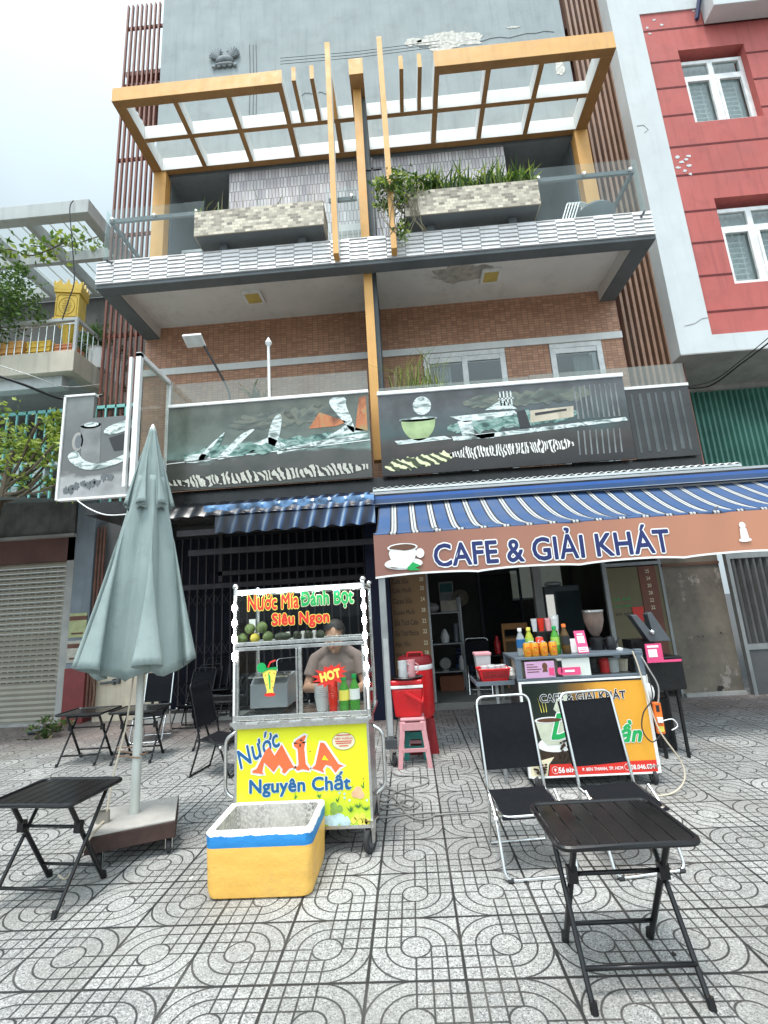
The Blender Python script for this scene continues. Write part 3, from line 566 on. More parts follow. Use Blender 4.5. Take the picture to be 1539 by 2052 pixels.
def shapes(parent,name,m_,polys,o=-.004,sm=True):
    last=[]
    for P in polys:
        if 5<=len(P)<=9 and m_ in ('white_print','teal_plastic','red_print','faded_print') and sm:
            for _ in range(2): P=[(a[0]*.75+c[0]*.25,a[1]*.75+c[1]*.25) if t==0 else (a[0]*.25+c[0]*.75,a[1]*.25+c[1]*.75) for a,c in zip(P,P[1:]+P[:1]) for t in (0,1)]
        b=MB(); poly(b,P,o); last.append(b.build(name,MC[m_],parent))
    return last
def squiggle(b,x0,x1,z0,z1,n,seed,wd=.02,o=-.005):
    rng=random.Random(seed); 
    for k in range(n):
        x=x0+(x1-x0)*(k+.5)/n; h=(z1-z0)*rng.uniform(.55,1)*.5; c=(z0+z1)/2+rng.uniform(-.02,.02); w_=(x1-x0)/n*.5; sl=rng.uniform(-.6,1)*w_; P=[]
        t=rng.random(); 
        pts=[(x-w_+sl,c+h),(x+w_*.4+sl,c+h*.7),(x-w_*.2,c+h*.1),(x+w_*.8-sl,c-h*.5),(x-w_*.6-sl,c-h)] if t<.6 else [(x-w_,c-h),(x-w_*.3,c+h),(x+w_*.4,c-h*.3),(x+w_,c+h*.8)]
        sp_=rnd_path([(p[0],0,p[1]) for p in pts],4); L_=[];R_=[]
        for i,p in enumerate(sp_):
            d=(sp_[min(i+1,len(sp_)-1)]-sp_[max(i-1,0)]).normalized(); n_=Vector((-d.z,0,d.x)); t_=wd*(.35+.65*math.sin(math.pi*(i+.5)/len(sp_))); L_.append((p.x+n_.x*t_,p.z+n_.z*t_));R_.append((p.x-n_.x*t_,p.z-n_.z*t_))
        for i in range(len(L_)-1): b.add([(L_[i][0],o,L_[i][1]),(L_[i+1][0],o,L_[i+1][1]),(R_[i+1][0],o,R_[i+1][1]),(R_[i][0],o,R_[i][1])],[(0,1,2,3)])
def strip(parent,name,m_,pts,th,seed,o=-.005):
    rng=random.Random(seed); n=60; P=[];Q=[]
    for k in range(n+1):
        t=k/n; x=pts[0][0]+(pts[1][0]-pts[0][0])*t; z=pts[0][1]+(pts[1][1]-pts[0][1])*t; h=th*min(1,6*t+.25,6*(1-t)+.35)
        P.append((x,z-h*.5*(.75+.5*noise.noise(Vector((k*.37,seed,0)))))); Q.append((x,z+h*.5*(.8+.7*noise.noise(Vector((k*.31,seed,5))))))
    b=MB(); b.prism(P+Q[::-1],.003,0,'y',o); return b.build(name,MC[m_],parent)
# left banner
BL_=thing('banner','grey green printed banner left of the orange pole on the lower balcony','banner',(-3.05,3.98,3.3))
b=MB(); b.box(0,2.93,0,.03,0,1.28); b.build('board',MC['print_left'],BL_)
b=MB(); b.box(-.01,2.94,-.02,.04,1.26,1.31); b.build('top_rail',MC['white_plastic'],BL_,bevel=.008)
strip(BL_,'printed_band','faded_teal',((.25,.5),(2.9,.62)),.24,21,-.0035)
strip(BL_,'printed_band','band_dark',((.9,.92),(2.6,1.02)),.3,23,-.0033)
shapes(BL_,'printed_saucer','faded_print',[ell(.45,.43,.2,.035,180,360)+ell(.45,.43,.2,.1,0,180,10),[(.7,.42),(.9,.6),(1.1,.8),(1.32,.86),(1.15,.72),(.95,.52),(.85,.42)],[(.42,.42),(.6,.62),(.8,.8),(.86,.84),(.72,.62),(.62,.45)],[(1.5,.47),(1.46,.7),(1.55,1.0),(1.68,1.06),(1.66,.8),(1.6,.6)],[(1.6,.42),(1.7,.46),(2.9,.58),(2.92,.66),(2.5,.62),(2.1,.58),(1.6,.5)],[(2.3,1.22),(2.55,.86),(2.72,.62),(2.7,.85),(2.6,1.1),(2.62,1.24)],[(1.25,.62),(1.5,.7),(1.75,.56),(1.6,.52)],[(2.3,.62),(2.6,.8),(2.9,.68),(2.6,.66)]])
shapes(BL_,'printed_triangle','faded_orange',[[(2.06,.78),(2.22,1.02),(2.62,.84),(2.45,.79)]])
shapes(BL_,'printed_leaf','faded_teal',[[(.55,.45),(.75,.72),(.84,.8),(.74,.56)],[(1.2,.5),(1.45,.62),(1.62,.52),(1.4,.44)],[(.95,.46),(1.1,.56),(1.3,.52),(1.1,.44)]],-.006)
shapes(BL_,'printed_stripe','faded_orange',[[(2.72,.7),(2.8,1.2),(2.9,1.22),(2.9,.68)]])
shapes(BL_,'printed_edge','white_print',[[(0,.4),(2.93,.54),(2.93,.552),(0,.412)]])
strip(BL_,'worn_lettering','zebra',((.04,.11),(2.88,.15)),.2,3)
# right banner
mat('fold_dim',(.17,.18,.18),.4,0,.5,4,0); mat('bowl_green',(.32,.42,.2),.35,0,.3,4,0)
BR_=thing('banner','dark printed banner with a green bowl, right of the orange pole','banner',(.02,3.98,3.3))
b=MB(); b.box(0,3.45,0,.03,0,1.22); b.build('board',MC['print_right'],BR_)
b=MB(); b.box(-.01,3.46,-.02,.04,1.2,1.26); b.build('top_rail',MC['white_plastic'],BR_,bevel=.008)
strip(BR_,'printed_band','faded_teal',((.95,.62),(2.75,.72)),.26,31,-.0035)
strip(BR_,'printed_band','band_dark',((1.2,.98),(3.0,1.0)),.26,33,-.0033)
shapes(BR_,'printed_bowl','bowl_green',[ell(.55,.78,.24,.3,180,360)+[(.79,.8),(.31,.8)]])
shapes(BR_,'printed_cup','faded_print',[ell(.55,.8,.27,.035),ell(.62,1.0,.13,.14),[(.2,.5),(.9,.52),(1.0,.47),(.25,.44)],[(1.0,.8),(1.9,.82),(1.95,.76),(1.2,.7)],[(1.1,.72),(1.3,.72),(1.32,.5),(1.15,.5)],[(1.3,.5),(3.4,.6),(3.42,.55),(1.4,.44)],[(1.5,.86),(1.75,1.0),(1.95,.84)],[(1.0,.5),(1.6,.52),(1.58,.44),(1.02,.44)]])
shapes(BR_,'printed_rack','faded_print',[[(1.72+.05*k,.9),(1.74+.05*k,.9),(1.74+.05*k,1.12),(1.72+.05*k,1.12)] for k in range(4)]+[[(1.70,1.0),(1.92,1.0),(1.92,1.02),(1.7,1.02)]])
shapes(BR_,'printed_machine','cream_wall',[[(2.1,.62),(2.7,.66),(2.72,.82),(2.12,.8)]]); shapes(BR_,'printed_machine_slot','black_print',[[(2.18,.72),(2.62,.76),(2.62,.79),(2.18,.76)],[(1.95,.55),(2.1,.56),(2.05,.82),(1.93,.8)]],-.006)
shapes(BR_,'printed_curtain','fold_dim',[[(2.75+.07*k,.62),(2.775+.07*k,.62),(2.78+.07*k,1.12),(2.76+.07*k,1.12)] for k in range(9)]+[[(2.7+.08*k,.1),(2.72+.08*k,.1),(2.74+.08*k,.45),(2.72+.08*k,.45)] for k in range(8)])
strip(BR_,'worn_lettering','glyphs',((.95,.24),(2.65,.27)),.2,5)
strip(BR_,'worn_stripes','zebra_yellow',((.04,.12),(.98,.22)),.2,7)
DS=thing('reflection_screen','dark glossy screen painted with reflected curtain folds at the right end of the lower balcony','screen',(3.5,4.03,3.3)); b=MB(); b.box(0,.86,0,.02,0,1.02); b.build('screen',MC['dark_panel'],DS); b=MB(); b.box(-.01,.87,-.01,.03,1.02,1.06); b.build('top_bar',MC['white_plastic'],DS)
for k in range(7): b=MB(); b.box(.06+.11*k,.09+.11*k+.01*(k%3),-.004,-.001,.08+.02*(k%2),.95); b.build('reflected_fold',mat('reflection_grey',(.07,.08,.08),.4,0,.4,3,0),DS)  # grey strips paint the glass's curtain reflection onto the dark screen
# corner sign board at the left
mat('cup_grey',(.2,.205,.2),.4,0,.3,4,0)
CS=thing('sign_board','grey printed sign with a coffee cup, mounted at the left corner beside the parasol','sign',(-4.12,3.35,3.12))
b=MB(); b.prism([(0,0),(1.0,0),(1.0,1.08),(.38,1.08),(.38,1.4),(0,1.4)],.05); b.build('board',MC['print_grey'],CS)
b=MB(); b.box(-.03,0,-.02,.06,-.02,1.42); b.box(-.03,.4,-.02,.06,1.4,1.43); b.box(0,1.0,-.01,.055,-.03,0); b.build('frame',MC['white_plastic'],CS,bevel=.004)
shapes(CS,'printed_cup','cup_grey',[[(.22,.98),(.5,1.0),(.52,.45),(.28,.42)],ell(.36,.98,.14,.05),]); shapes(CS,'printed_handle','concrete',[ell(.2,.76,.075,.13),]); shapes(CS,'printed_handle_hole','grey_side',[ell(.21,.76,.045,.09)],-.007); shapes(CS,'printed_saucer','faded_print',[[(.04,.56),(.2,.66),(.28,.5),(.5,.42),(.75,.5),(.98,.6),(.98,.5),(.6,.36),(.28,.36)],ell(.37,.985,.1,.03),[(.52,.9),(.75,1.0),(.98,1.02),(.98,.9),(.6,.8)]],-.006)
shapes(CS,'printed_dark','black_print',[[(.62,.78),(.95,.86),(.98,.6),(.7,.6)]],-.006)
rng=random.Random(4)
for k in range(9): b=MB(); blob(b,.1+.07*k+rng.uniform(-.01,.01),.13+.012*k+rng.uniform(-.03,.03),.075,.09,-.006,.003,k+60,16,.5); b.build('printed_leaf',MC['beam_grey'],CS)
# ================================================================ awnings
def stripe_mat(name,cols,period,axis=0,rough=.6):
    q=N(name); sp=q.n('ShaderNodeSeparateXYZ'); q.l(q.tc.outputs['Object'],sp.inputs[0]); v=q.math('FRACT',q.math('DIVIDE',sp.outputs[axis],period))
    r=q.n('ShaderNodeValToRGB'); r.color_ramp.interpolation='CONSTANT'; e=r.color_ramp.elements; e[0].position=0;e[0].color=(*cols[0][1],1); e[1].position=cols[1][0]; e[1].color=(*cols[1][1],1)
    for p,c in cols[2:]: z=e.new(p);z.color=(*c,1)
    q.l(v,r.inputs[0]); q.col(q.mix(q.rng(q.noise(3,5),.4,.7,0,.25),r.outputs[0],(.2,.2,.22))); q.b.inputs['Roughness'].default_value=rough; q.bump(q.noise(30,3),.1,.003)
    tb=q.n('ShaderNodeBsdfTranslucent'); q.l(r.outputs[0],tb.inputs[0]); mx=q.n('ShaderNodeMixShader'); mx.inputs[0].default_value=.25; q.l(q.b.outputs[0],mx.inputs[1]); q.l(tb.outputs[0],mx.inputs[2]); q.l(mx.outputs[0],q.out.inputs[0])
    MC[name]=q.m
BLU=(.045,.11,.26);WH=(.58,.6,.6);BK=(.015,.015,.02)
stripe_mat('awning_stripes',[(0,BLU),(.42,BK),(.5,WH),(.6,BK),(.64,WH),(.74,BK),(.82,BLU)],.24); stripe_mat('canopy_stripes',[(0,(.012,.03,.09)),(.45,(.06,.07,.09)),(.55,(.01,.01,.012)),(.8,(.02,.06,.18))],.22)
stripe_mat('cap_stripes',[(0,WH),(.1,BLU),(.45,(.05,.16,.5)),(.7,BK),(.86,WH)],.17,2)
AW=thing('awning','blue and white striped roll-out awning over the cafe front','awning',(0,2.7,0))
NX=120; X0,X1=-.06,5.6
def aw(b,th=0.0):
    vs=[];rows=12
    for j in range(rows+1):
        t=j/rows
        for i in range(NX+1):
            x=X0+(X1-X0)*i/NX; y=1.35*t; z=2.28+.02*math.sin(x*1.1)+(.62)*t-.10*math.sin(math.pi*t)*(1+.25*math.sin(x*2.3)) + .012*math.sin(x*26+t*3)*math.sin(math.pi*min(1,t*1.3+.1))
            vs.append((x+ .35*(1-t)*0,y,z))
    b.add(vs,[(j*(NX+1)+i,j*(NX+1)+i+1,(j+1)*(NX+1)+i+1,(j+1)*(NX+1)+i) for j in range(rows) for i in range(NX)])
    vs=[]
b=MB(); aw(b); b.build('canopy',MC['awning_stripes'],AW,smooth=True)
b=MB(); b.tube([(X0,-.0,2.275),(X1,-.0,2.275)],.025,10); b.build('front_bar',MC['awning_stripes'],AW,smooth=True)
b=MB(); b.tube([(X0-.08,1.42,2.98),(X1+.8,1.42,2.93)],.075,14); b.build('roller',MC['cap_stripes'],AW,smooth=True)
b=MB(); 
for k in range(1): b.box(X0-.1,X1+.8,1.25,1.5,3.05,3.07); b.box(X0-.1,X1+.8,1.24,1.26,2.9,3.07)
b.build('roller_hood',MC['cap_stripes'],AW)
for x in (.3,1.9,3.5): b=MB(); b.bar((x,1.35,2.8),(x+.5,.7,2.45),.03); b.bar((x+.5,.7,2.45),(x,.05,2.25),.03); b.build('folding_arm',MC['dark_steel'],AW)
# valance
q=N('valance_cloth'); spv=q.n('ShaderNodeSeparateXYZ'); q.l(q.tc.outputs['Object'],spv.inputs[0]); fv=q.math('ADD',q.rng(spv.outputs[0],0,4,0,1),q.math('MULTIPLY',q.math('SUBTRACT',q.noise(1.1,3,stretch=(1,1,.4)),.5),.5)); q.col(q.mix(fv,(.27,.125,.095),(.50,.22,.13))); q.b.inputs['Roughness'].default_value=.7; wv=q.n('ShaderNodeTexWave'); wv.inputs['Scale'].default_value=60; q.l(q.tc.outputs['Object'],wv.inputs[0]); q.bump(wv.outputs['Fac'],.1,.002); MC['valance_cloth']=q.m
def vz(x): return 1.815+.025*abs(math.sin((x+.05)*math.pi/1.05))**.6*1.0+.004*x
def vy(x,z=2): return .012*math.sin(x*4.1)+.006*math.sin(x*13)
def val(b,lo,hi,off=0,d=0):
    n=160;vs=[]
    for i in range(n+1):
        x=X0+(X1-X0)*i/n; a=vz(x) ; z0=a+lo if lo<.2 else 2.26-(2.26-0)*0+0; 
        za=a+lo; zb=(2.27 if hi is None else a+hi)
        for k in range(4): z=za+(zb-za)*k/3; vs.append((x,-.028+vy(x)*(1.3-(z-1.8)*1.8)+off,z))
    b.add(vs,[(i*4+k,(i+1)*4+k,(i+1)*4+k+1,i*4+k+1) for i in range(n) for k in range(3)])
b=MB(); val(b,0,None); va=b.build('valance',MC['valance_cloth'],AW,smooth=True)
b=MB(); val(b,-.008,.012,-.003); b.build('hem',MC['white_print'],va)
def on_val(objs):
    for o in objs:
        for v in o.data.vertices: v.co.y+=-.028+vy(v.co.x)*(1.3-(v.co.z-1.8)*1.8)-.007
for s_,xa,xb in (('CAFE & GI\u1ea2I KH\u00c1T',.56,2.98),):
    on_val(text(s_,xb-xa,.33,FM((xa+xb)/2,0,2.055),'navy_print',va,bold=.022,outline=.062,om='white_print'))
# cup picture on valance
def disc(b,cx,cz,rx,rz,o,m=0,n=28): b.prism(ell(cx,cz,rx,rz,0,360,n),.0015,m,'y',o)
for nm,m_,P in (('printed_saucer','white_print',ell(.24,1.95,.2,.062)),('printed_cup','white_print',[(.08,2.12),(.11,1.98),(.17,1.93),(.29,1.93),(.36,1.98),(.4,2.12)]),('printed_handle','white_print',ell(.42,2.05,.045,.05)),('printed_coffee','brown_print',ell(.24,2.12,.14,.035)),('printed_beans','brown_print',ell(.17,1.925,.07,.02)),('printed_leaves','green_print',[(.27,1.9),(.34,1.96),(.42,1.92),(.36,1.9),(.42,1.87),(.3,1.875)])):
    o=-.004 if nm=='printed_saucer' else (-.0055 if nm!='printed_coffee' and nm!='printed_leaves' and nm!='printed_beans' else -.008)
    ob=shapes(va,nm,m_,[P],o); on_val(ob)
ob=shapes(va,'printed_rim','white_print',[ell(.24,2.12,.16,.045)],-.0065); on_val(ob)
ob=shapes(va,'printed_figure','white_print',[ell(3.72,2.12,.03,.035),[(3.68,1.98),(3.76,1.98),(3.75,2.09),(3.69,2.09)],ell(3.72,1.97,.06,.02)],-.006); on_val(ob)
# support post on caster
PS=thing('awning_post','grey steel support post on a caster at the left end of the awning','post',(0,2.72,0))
b=MB(); b.box(-.035,.035,-.03,.03,.2,2.25); b.build('post',mat('galvanised',(.3,.31,.31),.45,.5,.15,5,.05,.3),PS,bevel=.004)
b=MB(); b.box(-.02,.03,-.045,-.031,.28,1.2); b.build('sleeve',mat('sleeve_grey',(.42,.43,.43),.5,.2),PS); b=MB(); b.box(-.06,.06,-.05,.05,.16,.25); b.build('foot_plate',MC['dark_steel'],PS,bevel=.005)
def caster(parent,x,y,z,r=.06,rot=0,w_=.03):
    M_=Matrix.Translation((x,y,z))@Matrix.Rotation(rot,4,'Z')
    b=MB(); b.lathe([(r*.55,-w_*.5),(r*.9,-w_*.5),(r,-w_*.3),(r,w_*.3),(r*.9,w_*.5),(r*.55,w_*.5)],22,M=M_@Matrix.Translation((.02,0,0))@Matrix.Rotation(R(90),4,'Y')); wl=b.build('wheel',MC['rubber'],parent,smooth=True)
    b=MB(); b.lathe([(.001,-w_*.52),(r*.55,-w_*.52),(r*.55,w_*.52),(.001,w_*.52)],16,M=M_@Matrix.Translation((.02,0,0))@Matrix.Rotation(R(90),4,'Y')); b.build('hub',MC['dark_steel'],wl,smooth=True)
    b=MB()
    for s in (-1,1): b.add([M_@Vector((.02+s*(w_*.5+.006),a,c)) for a,c in ((-.014,-.014),(.014,-.014),(.045,r*1.6),(-.03,r*1.6))]+[M_@Vector((.02+s*(w_*.5+.010),a,c)) for a,c in ((-.014,-.014),(.014,-.014),(.045,r*1.6),(-.03,r*1.6))],[(0,1,2,3),(7,6,5,4),(0,4,5,1),(1,5,6,2),(2,6,7,3),(3,7,4,0)])
    b.box(.02-.04,.02+.04,-.035,.05,r*1.6,r*1.6+.008,M=M_)
    b.build('fork',MC['steel'],parent)
caster(PS,0,-.02,.06,.06,R(30))
# dark rolled canopy over the left unit
DC=thing('dark_canopy','dark ribbed canopy with faded blue flaps over the closed left shop','canopy',(-3.0,3.8,2.5))
def dcan(b):
    n=150;vs=[]
    for i in range(n+1):
        x=0+2.9*i/n; rib=.02*abs(math.sin(x*15)); sk=.12
        for (y,z) in ((.6,.66),(.3,.62+0),(.08,.5),(-.02,.36),(.02,.34)): vs.append((x-.0+sk*(z-.5),y-rib,z+rib*.5))
    b.add(vs,[(i*5+k,(i+1)*5+k,(i+1)*5+k+1,i*5+k+1) for i in range(n) for k in range(4)])
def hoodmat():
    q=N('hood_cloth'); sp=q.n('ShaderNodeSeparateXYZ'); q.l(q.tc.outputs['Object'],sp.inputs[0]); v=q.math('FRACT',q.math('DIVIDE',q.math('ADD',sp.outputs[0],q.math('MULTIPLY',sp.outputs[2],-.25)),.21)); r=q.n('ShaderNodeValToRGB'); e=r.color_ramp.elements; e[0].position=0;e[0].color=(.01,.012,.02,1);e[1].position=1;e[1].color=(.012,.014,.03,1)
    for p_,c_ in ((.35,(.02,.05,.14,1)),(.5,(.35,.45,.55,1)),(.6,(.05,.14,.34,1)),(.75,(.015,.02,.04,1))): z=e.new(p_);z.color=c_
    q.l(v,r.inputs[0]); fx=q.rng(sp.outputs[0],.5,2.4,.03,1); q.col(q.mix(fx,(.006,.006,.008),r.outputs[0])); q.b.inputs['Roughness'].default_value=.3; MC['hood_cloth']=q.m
hoodmat()
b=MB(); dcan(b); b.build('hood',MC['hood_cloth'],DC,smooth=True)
def flap(b,z0,z1,y,x0=.9,x1=2.9):
    n=80;vs=[]
    for i in range(n+1):
        x=x0+(x1-x0)*i/n
        for z,s in ((z1,0),((z0+z1)/2,1),(z0+.015*math.sin(x*25),.4)): vs.append((x,y-.015*s*math.sin(x*28)-.01*s,z))
    b.add(vs,[(i*3+k,(i+1)*3+k,(i+1)*3+k+1,i*3+k+1) for i in range(n) for k in range(2)])
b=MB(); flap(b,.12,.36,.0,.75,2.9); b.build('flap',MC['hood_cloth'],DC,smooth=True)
b=MB(); flap(b,.42,.5,-.04,.6,2.9); b.build('front_strip',mat('blue_gloss',(.10,.2,.36),.22,0,.9,5,.1),DC,smooth=True)
b=MB(); b.box(.2,2.9,.05,.08,.12,.2); b.box(.2,2.9,.4,.46,-.1,-.02);b.build('cross_rail',MC['gate_metal'],DC)
# long white eave above
EV=thing('eave_sheet','long thin white corrugated eave sheet above the striped awning','eave',(0,3.95,3.13))
def eave(b):
    n=240;vs=[]
    for i in range(n+1):
        x=-.12+4.9*i/n; z=.012*math.sin(i*1.3)
        vs+= [(x,0,z),(x,.3,.05+z),(x,.3,.044+z),(x,0,z-.006)]
    b.add(vs,[(i*4+k,(i+1)*4+k,(i+1)*4+(k+1)%4,i*4+(k+1)%4) for i in range(n) for k in range(4)])
b=MB(); eave(b); b.build('sheet',MC['white_paint'],EV); b=MB(); b.box(-.12,4.78,-.01,.01,-.05,-.02); b.build('edge_bar',MC['steel'],EV)
for s in (0,): b=MB(); [b.bar((x,.02,-.03),(x,.15,-.12),.03) for x in (.4,2.4,4.4)]; b.build('bracket',MC['dark_steel'],EV)
# ================================================================ red apartment house on the right
mat('red_paint',(.47,.11,.095),.75,0,.1,1.0,.1,.45,dirt=(.30,.075,.07,.5)); mat('white_wall',(.60,.63,.63),.85,0,.05,1.5,.15,.12,dirt=(.5,.53,.53,.4))
YR=5.3
RH=thing('red_house','red and white apartment house with barred white windows to the right','building',(5.17,YR,0))
def RB(name,m_,fn,parent=RH,**k):
    b=MB(); fn(b); return b.build(name,m_,parent,**k)
def rl(px,py,Y=YR): p=aty(px,py,Y); return (p.x-5.17,p.z)
rx0,rz0=rl(1425,672); _,rz1=rl(1280,31); rx0=rl(1350,340)[0]
wins=[]
for TL,BR in (((1362,112),(1530,232)),((1435,408),(1606,550))):
    a=rl(*TL);c=rl(*BR); wins.append((6.28-5.17,7.52-5.17,c[1],a[1]))
wz=[( rl(1395,245)[1],rl(1362,112)[1]+.14),(rl(1478,568)[1],rl(1435,410)[1]+.14)]
wx0,wx1=rl(1375,170)[0],rl(1375,170)[0]+1.27
# red cladding as strips around two openings and one more above
XR=9.0
def redclad(b):
    zs=[rz0]+[z for w_ in sorted(wz) for z in w_]+[rz1]
    b.box(rx0,wx0,-.0,.3,rz0,rz1); b.box(wx1,XR,-.0,.3,rz0,rz1)
    for k in range(0,len(zs),2): b.box(wx0,wx1,.0,.3,zs[k],zs[k+1])
RB('red_cladding',MC['red_paint'],redclad)
RB('white_frame_wall',MC['white_wall'],lambda b:(b.box(0,rx0,-.02,6,rz0-.32,19),b.box(rx0,XR,-.02,.3,rz0-.32,rz0),b.box(rx0,XR,-.02,.3,rz1,19),b.box(rx0,XR,.3,.35,rz0-.3,19)))
RB('soffit',MC['concrete'],lambda b:b.box(0,XR,-.019,1.4,rz0-.34,rz0-.321))
mat('groove',(.13,.02,.02),.9)
gz=sorted([rl(*p)[1] for p in ((1287.8,64),(1302,126.7),(1314,179),(1326.7,234),(1340.8,296),(1353.6,352.8),(1370.7,425),(1385,488),(1400,554),(1417,625.6))])
def groov(b):
    for z in gz:
        segs=[(rx0-.01,XR)]
        for (a,c) in wz:
            if a-.02<z<c+.02: segs=[(rx0-.01,wx0),(wx1,XR)]
        for x0,x1 in segs: b.box(x0,x1,-.004,.001,z-.02,z+.02)
RB('groove_line',MC['groove'],groov)
mat('lace',(.6,.62,.6),.8,0,.25,9,.1)
for (za,zb) in wz:
    f=RB('window',MC['white_plastic'],lambda b:(b.box(wx0,wx1,.12,.2,zb-.22,zb-.14),b.box(wx0,wx1,.12,.2,za,za+.07),b.box(wx0,wx0+.07,.12,.2,za+.07,zb-.22),b.box(wx1-.07,wx1,.12,.2,za+.07,zb-.22),b.box((wx0+wx1)/2-.05,(wx0+wx1)/2+.05,.115,.2,za+.07,zb-.22),b.box(wx0+.07,wx1-.07,.117,.2,zb-.62,zb-.52)),bevel=.006)
    RB('sash',MC['white_plastic'],lambda b:[(b.box(x0,x0+.05,.1,.14,za+.07,zb-.62),b.box(x1-.05,x1,.1,.14,za+.07,zb-.62),b.box(x0+.05,x1-.05,.1,.14,za+.07,za+.12),b.box(x0+.05,x1-.05,.1,.14,zb-.67,zb-.62)) for x0,x1 in ((wx0+.07,(wx0+wx1)/2-.05),((wx0+wx1)/2+.05,wx1-.07))],parent=f)
    RB('pane',MC['glass_window'],lambda b:b.box(wx0+.05,wx1-.05,.15,.155,za+.05,zb-.2),parent=f)
    RB('security_bars',MC['white_plastic'],lambda b:[b.box(x0+.03,x1-.1,.21,.225,za+.1+.11*k,za+.118+.11*k) for x0,x1 in ((wx0+.1,(wx0+wx1)/2-.05),((wx0+wx1)/2+.05,wx1-.1)) for k in range(int((zb-za-.75)/.11))]+[b.box(x0,x0+.015,.205,.21,za+.1,zb-.7) for x0 in (wx0+.42,wx1-.2)],parent=f)
    def cur(b):
        P=[(wx0+.03+(wx1-wx0-.06)*k/60,.29+.02*math.sin(k*1.1)) for k in range(61)]; b.add([(p[0],p[1],z) for z in (za,zb-.15) for p in P],[(k,k+1,k+62,k+61) for k in range(60)])
    RB('lace_curtain',MC['lace'],cur,parent=f,smooth=True)
# red reveals above
a=atz(1429,10,aty(1410,51.7,YR).z); bx=aty(1410,51.7,YR)
RB('upper_balcony',MC['white_wall'],lambda b:b.box(bx.x-5.17,XR,a.y-YR,-.021,bx.z,bx.z+1.0),bevel=.01)
RB('balcony_bracket',mat('blue_pipe',(.02,.03,.1),.5),lambda b:b.bar((bx.x-5.17-.12,-.03,bx.z+.15),(bx.x-5.17-.02,-.2,bx.z+.75),.06))
cgrn='green_metal'
q=N(cgrn); q.col(q.mix(q.rng(q.noise(.8,5,stretch=(1,1,2)),.3,.7),(.045,.15,.115),(.11,.3,.235))); q.b.inputs['Roughness'].default_value=.4; MC[cgrn]=q.m
GP=RB('green_shutter',MC[cgrn],lambda b:(b.box(-.6,XR,1.42,1.46,2.6,rz0-.3)))
def ribs(b):
    for k in range(90):
        x=-.55+k*.105
        if x<XR: b.add([(x,1.42,2.6),(x+.03,1.37,2.6),(x+.07,1.37,2.6),(x+.1,1.42,2.6),(x,1.42,rz0-.32),(x+.03,1.37,rz0-.32),(x+.07,1.37,rz0-.32),(x+.1,1.42,rz0-.32)],[(0,1,5,4),(1,2,6,5),(2,3,7,6)])
RB('shutter_ribs',MC[cgrn],ribs,parent=GP)
RB('lintel',MC['concrete'],lambda b:b.box(0,XR,1.3,1.41,rz0-.42,rz0-.341))
p=rl(1365,325)
for k,(dx,dz) in enumerate(((0,0),(.1,.05),(-.05,.12),(.12,-.1),(-.08,-.12),(.03,-.2),(.16,.12))): RB('paint_chip',MC['white_wall'],lambda b:blob(b,p[0]+dx,p[1]+dz,.08,.06,-.005,.004,k+20,12,.4))
for k,(px,py) in enumerate(((1297,56),(1326,50),(1390,22),(1302,68),(1383,349),(1310,40))): q_=rl(px,py); RB('paint_chip',MC['white_wall'],lambda b:blob(b,q_[0],q_[1],.06,.05,-.005,.004,k+40,12,.4))
RB('wall_crack',MC['crack'],lambda b:[b.tube([(rl(px,py)[0],-.024,rl(px,py)[1]) for px,py in P],.003,4) for P in (((1275,255),(1288,253),(1298,262),(1290,268)),((1370,655),(1390,650),(1405,640),(1417,638)))])
# ---- ground level to the right of the cafe (under the awning)
q=N('stained_wall'); f=q.noise(1.6,8,rough=.7); c_=q.mix(q.rng(f,.42,.62),(.21,.18,.14),(.13,.11,.09)); f2=q.noise(2.6,6,rough=.75,stretch=(1,1,.6)); c_=q.mix(q.rng(f2,.58,.63,0,.6),c_,(.42,.37,.33)); f3=q.noise(3.1,5); c_=q.mix(q.rng(f3,.66,.68,0,.95),c_,(.02,.018,.015)); q.col(c_); q.b.inputs['Roughness'].default_value=.85; q.bump(q.noise(14,5),.4,.01); MC['stained_wall']=q.m
SW=thing('side_wall','stained peeling ochre wall between the cafe window and the grey gate','wall',(4.2,5.25,0))
b=MB(); b.box(0,.86,0,.2,0,2.9); b.build('plaster',MC['stained_wall'],SW); b=MB(); b.box(0,.86,-.02,0,1.9,1.94); b.build('ledge',MC['brown_print'],SW); b=MB(); b.box(0,.86,-.06,0,0,.05); b.build('skirting',MC['concrete'],SW)
GG=thing('metal_gate','old grey corrugated metal gate at the right edge under the awning','gate',(5.1,5.15,0))
b=MB(); b.box(0,.05,-.04,.04,0,2.7); b.box(.05,3.5,-.03,.03,.62,.7); b.box(.05,3.5,-.03,.03,1.95,2.03); b.build('frame',MC['galvanised'],GG)
b=MB()
for k in range(34): x=.06+k*.1; b.add([(x,.02,.7),(x+.03,-.02,.7),(x+.06,-.02,.7),(x+.09,.02,.7),(x,.02,1.95),(x+.03,-.02,1.95),(x+.06,-.02,1.95),(x+.09,.02,1.95)],[(0,1,5,4),(1,2,6,5),(2,3,7,6)])
b.box(.05,3.5,.025,.04,.7,2.7); b.build('panel',mat('old_gate',(.1,.1,.1),.7,.2,.3,3,.2,.5),GG); b=MB(); b.box(.05,3.5,-.02,.1,0,.62); b.build('base_wall',MC['dark_concrete'],GG)
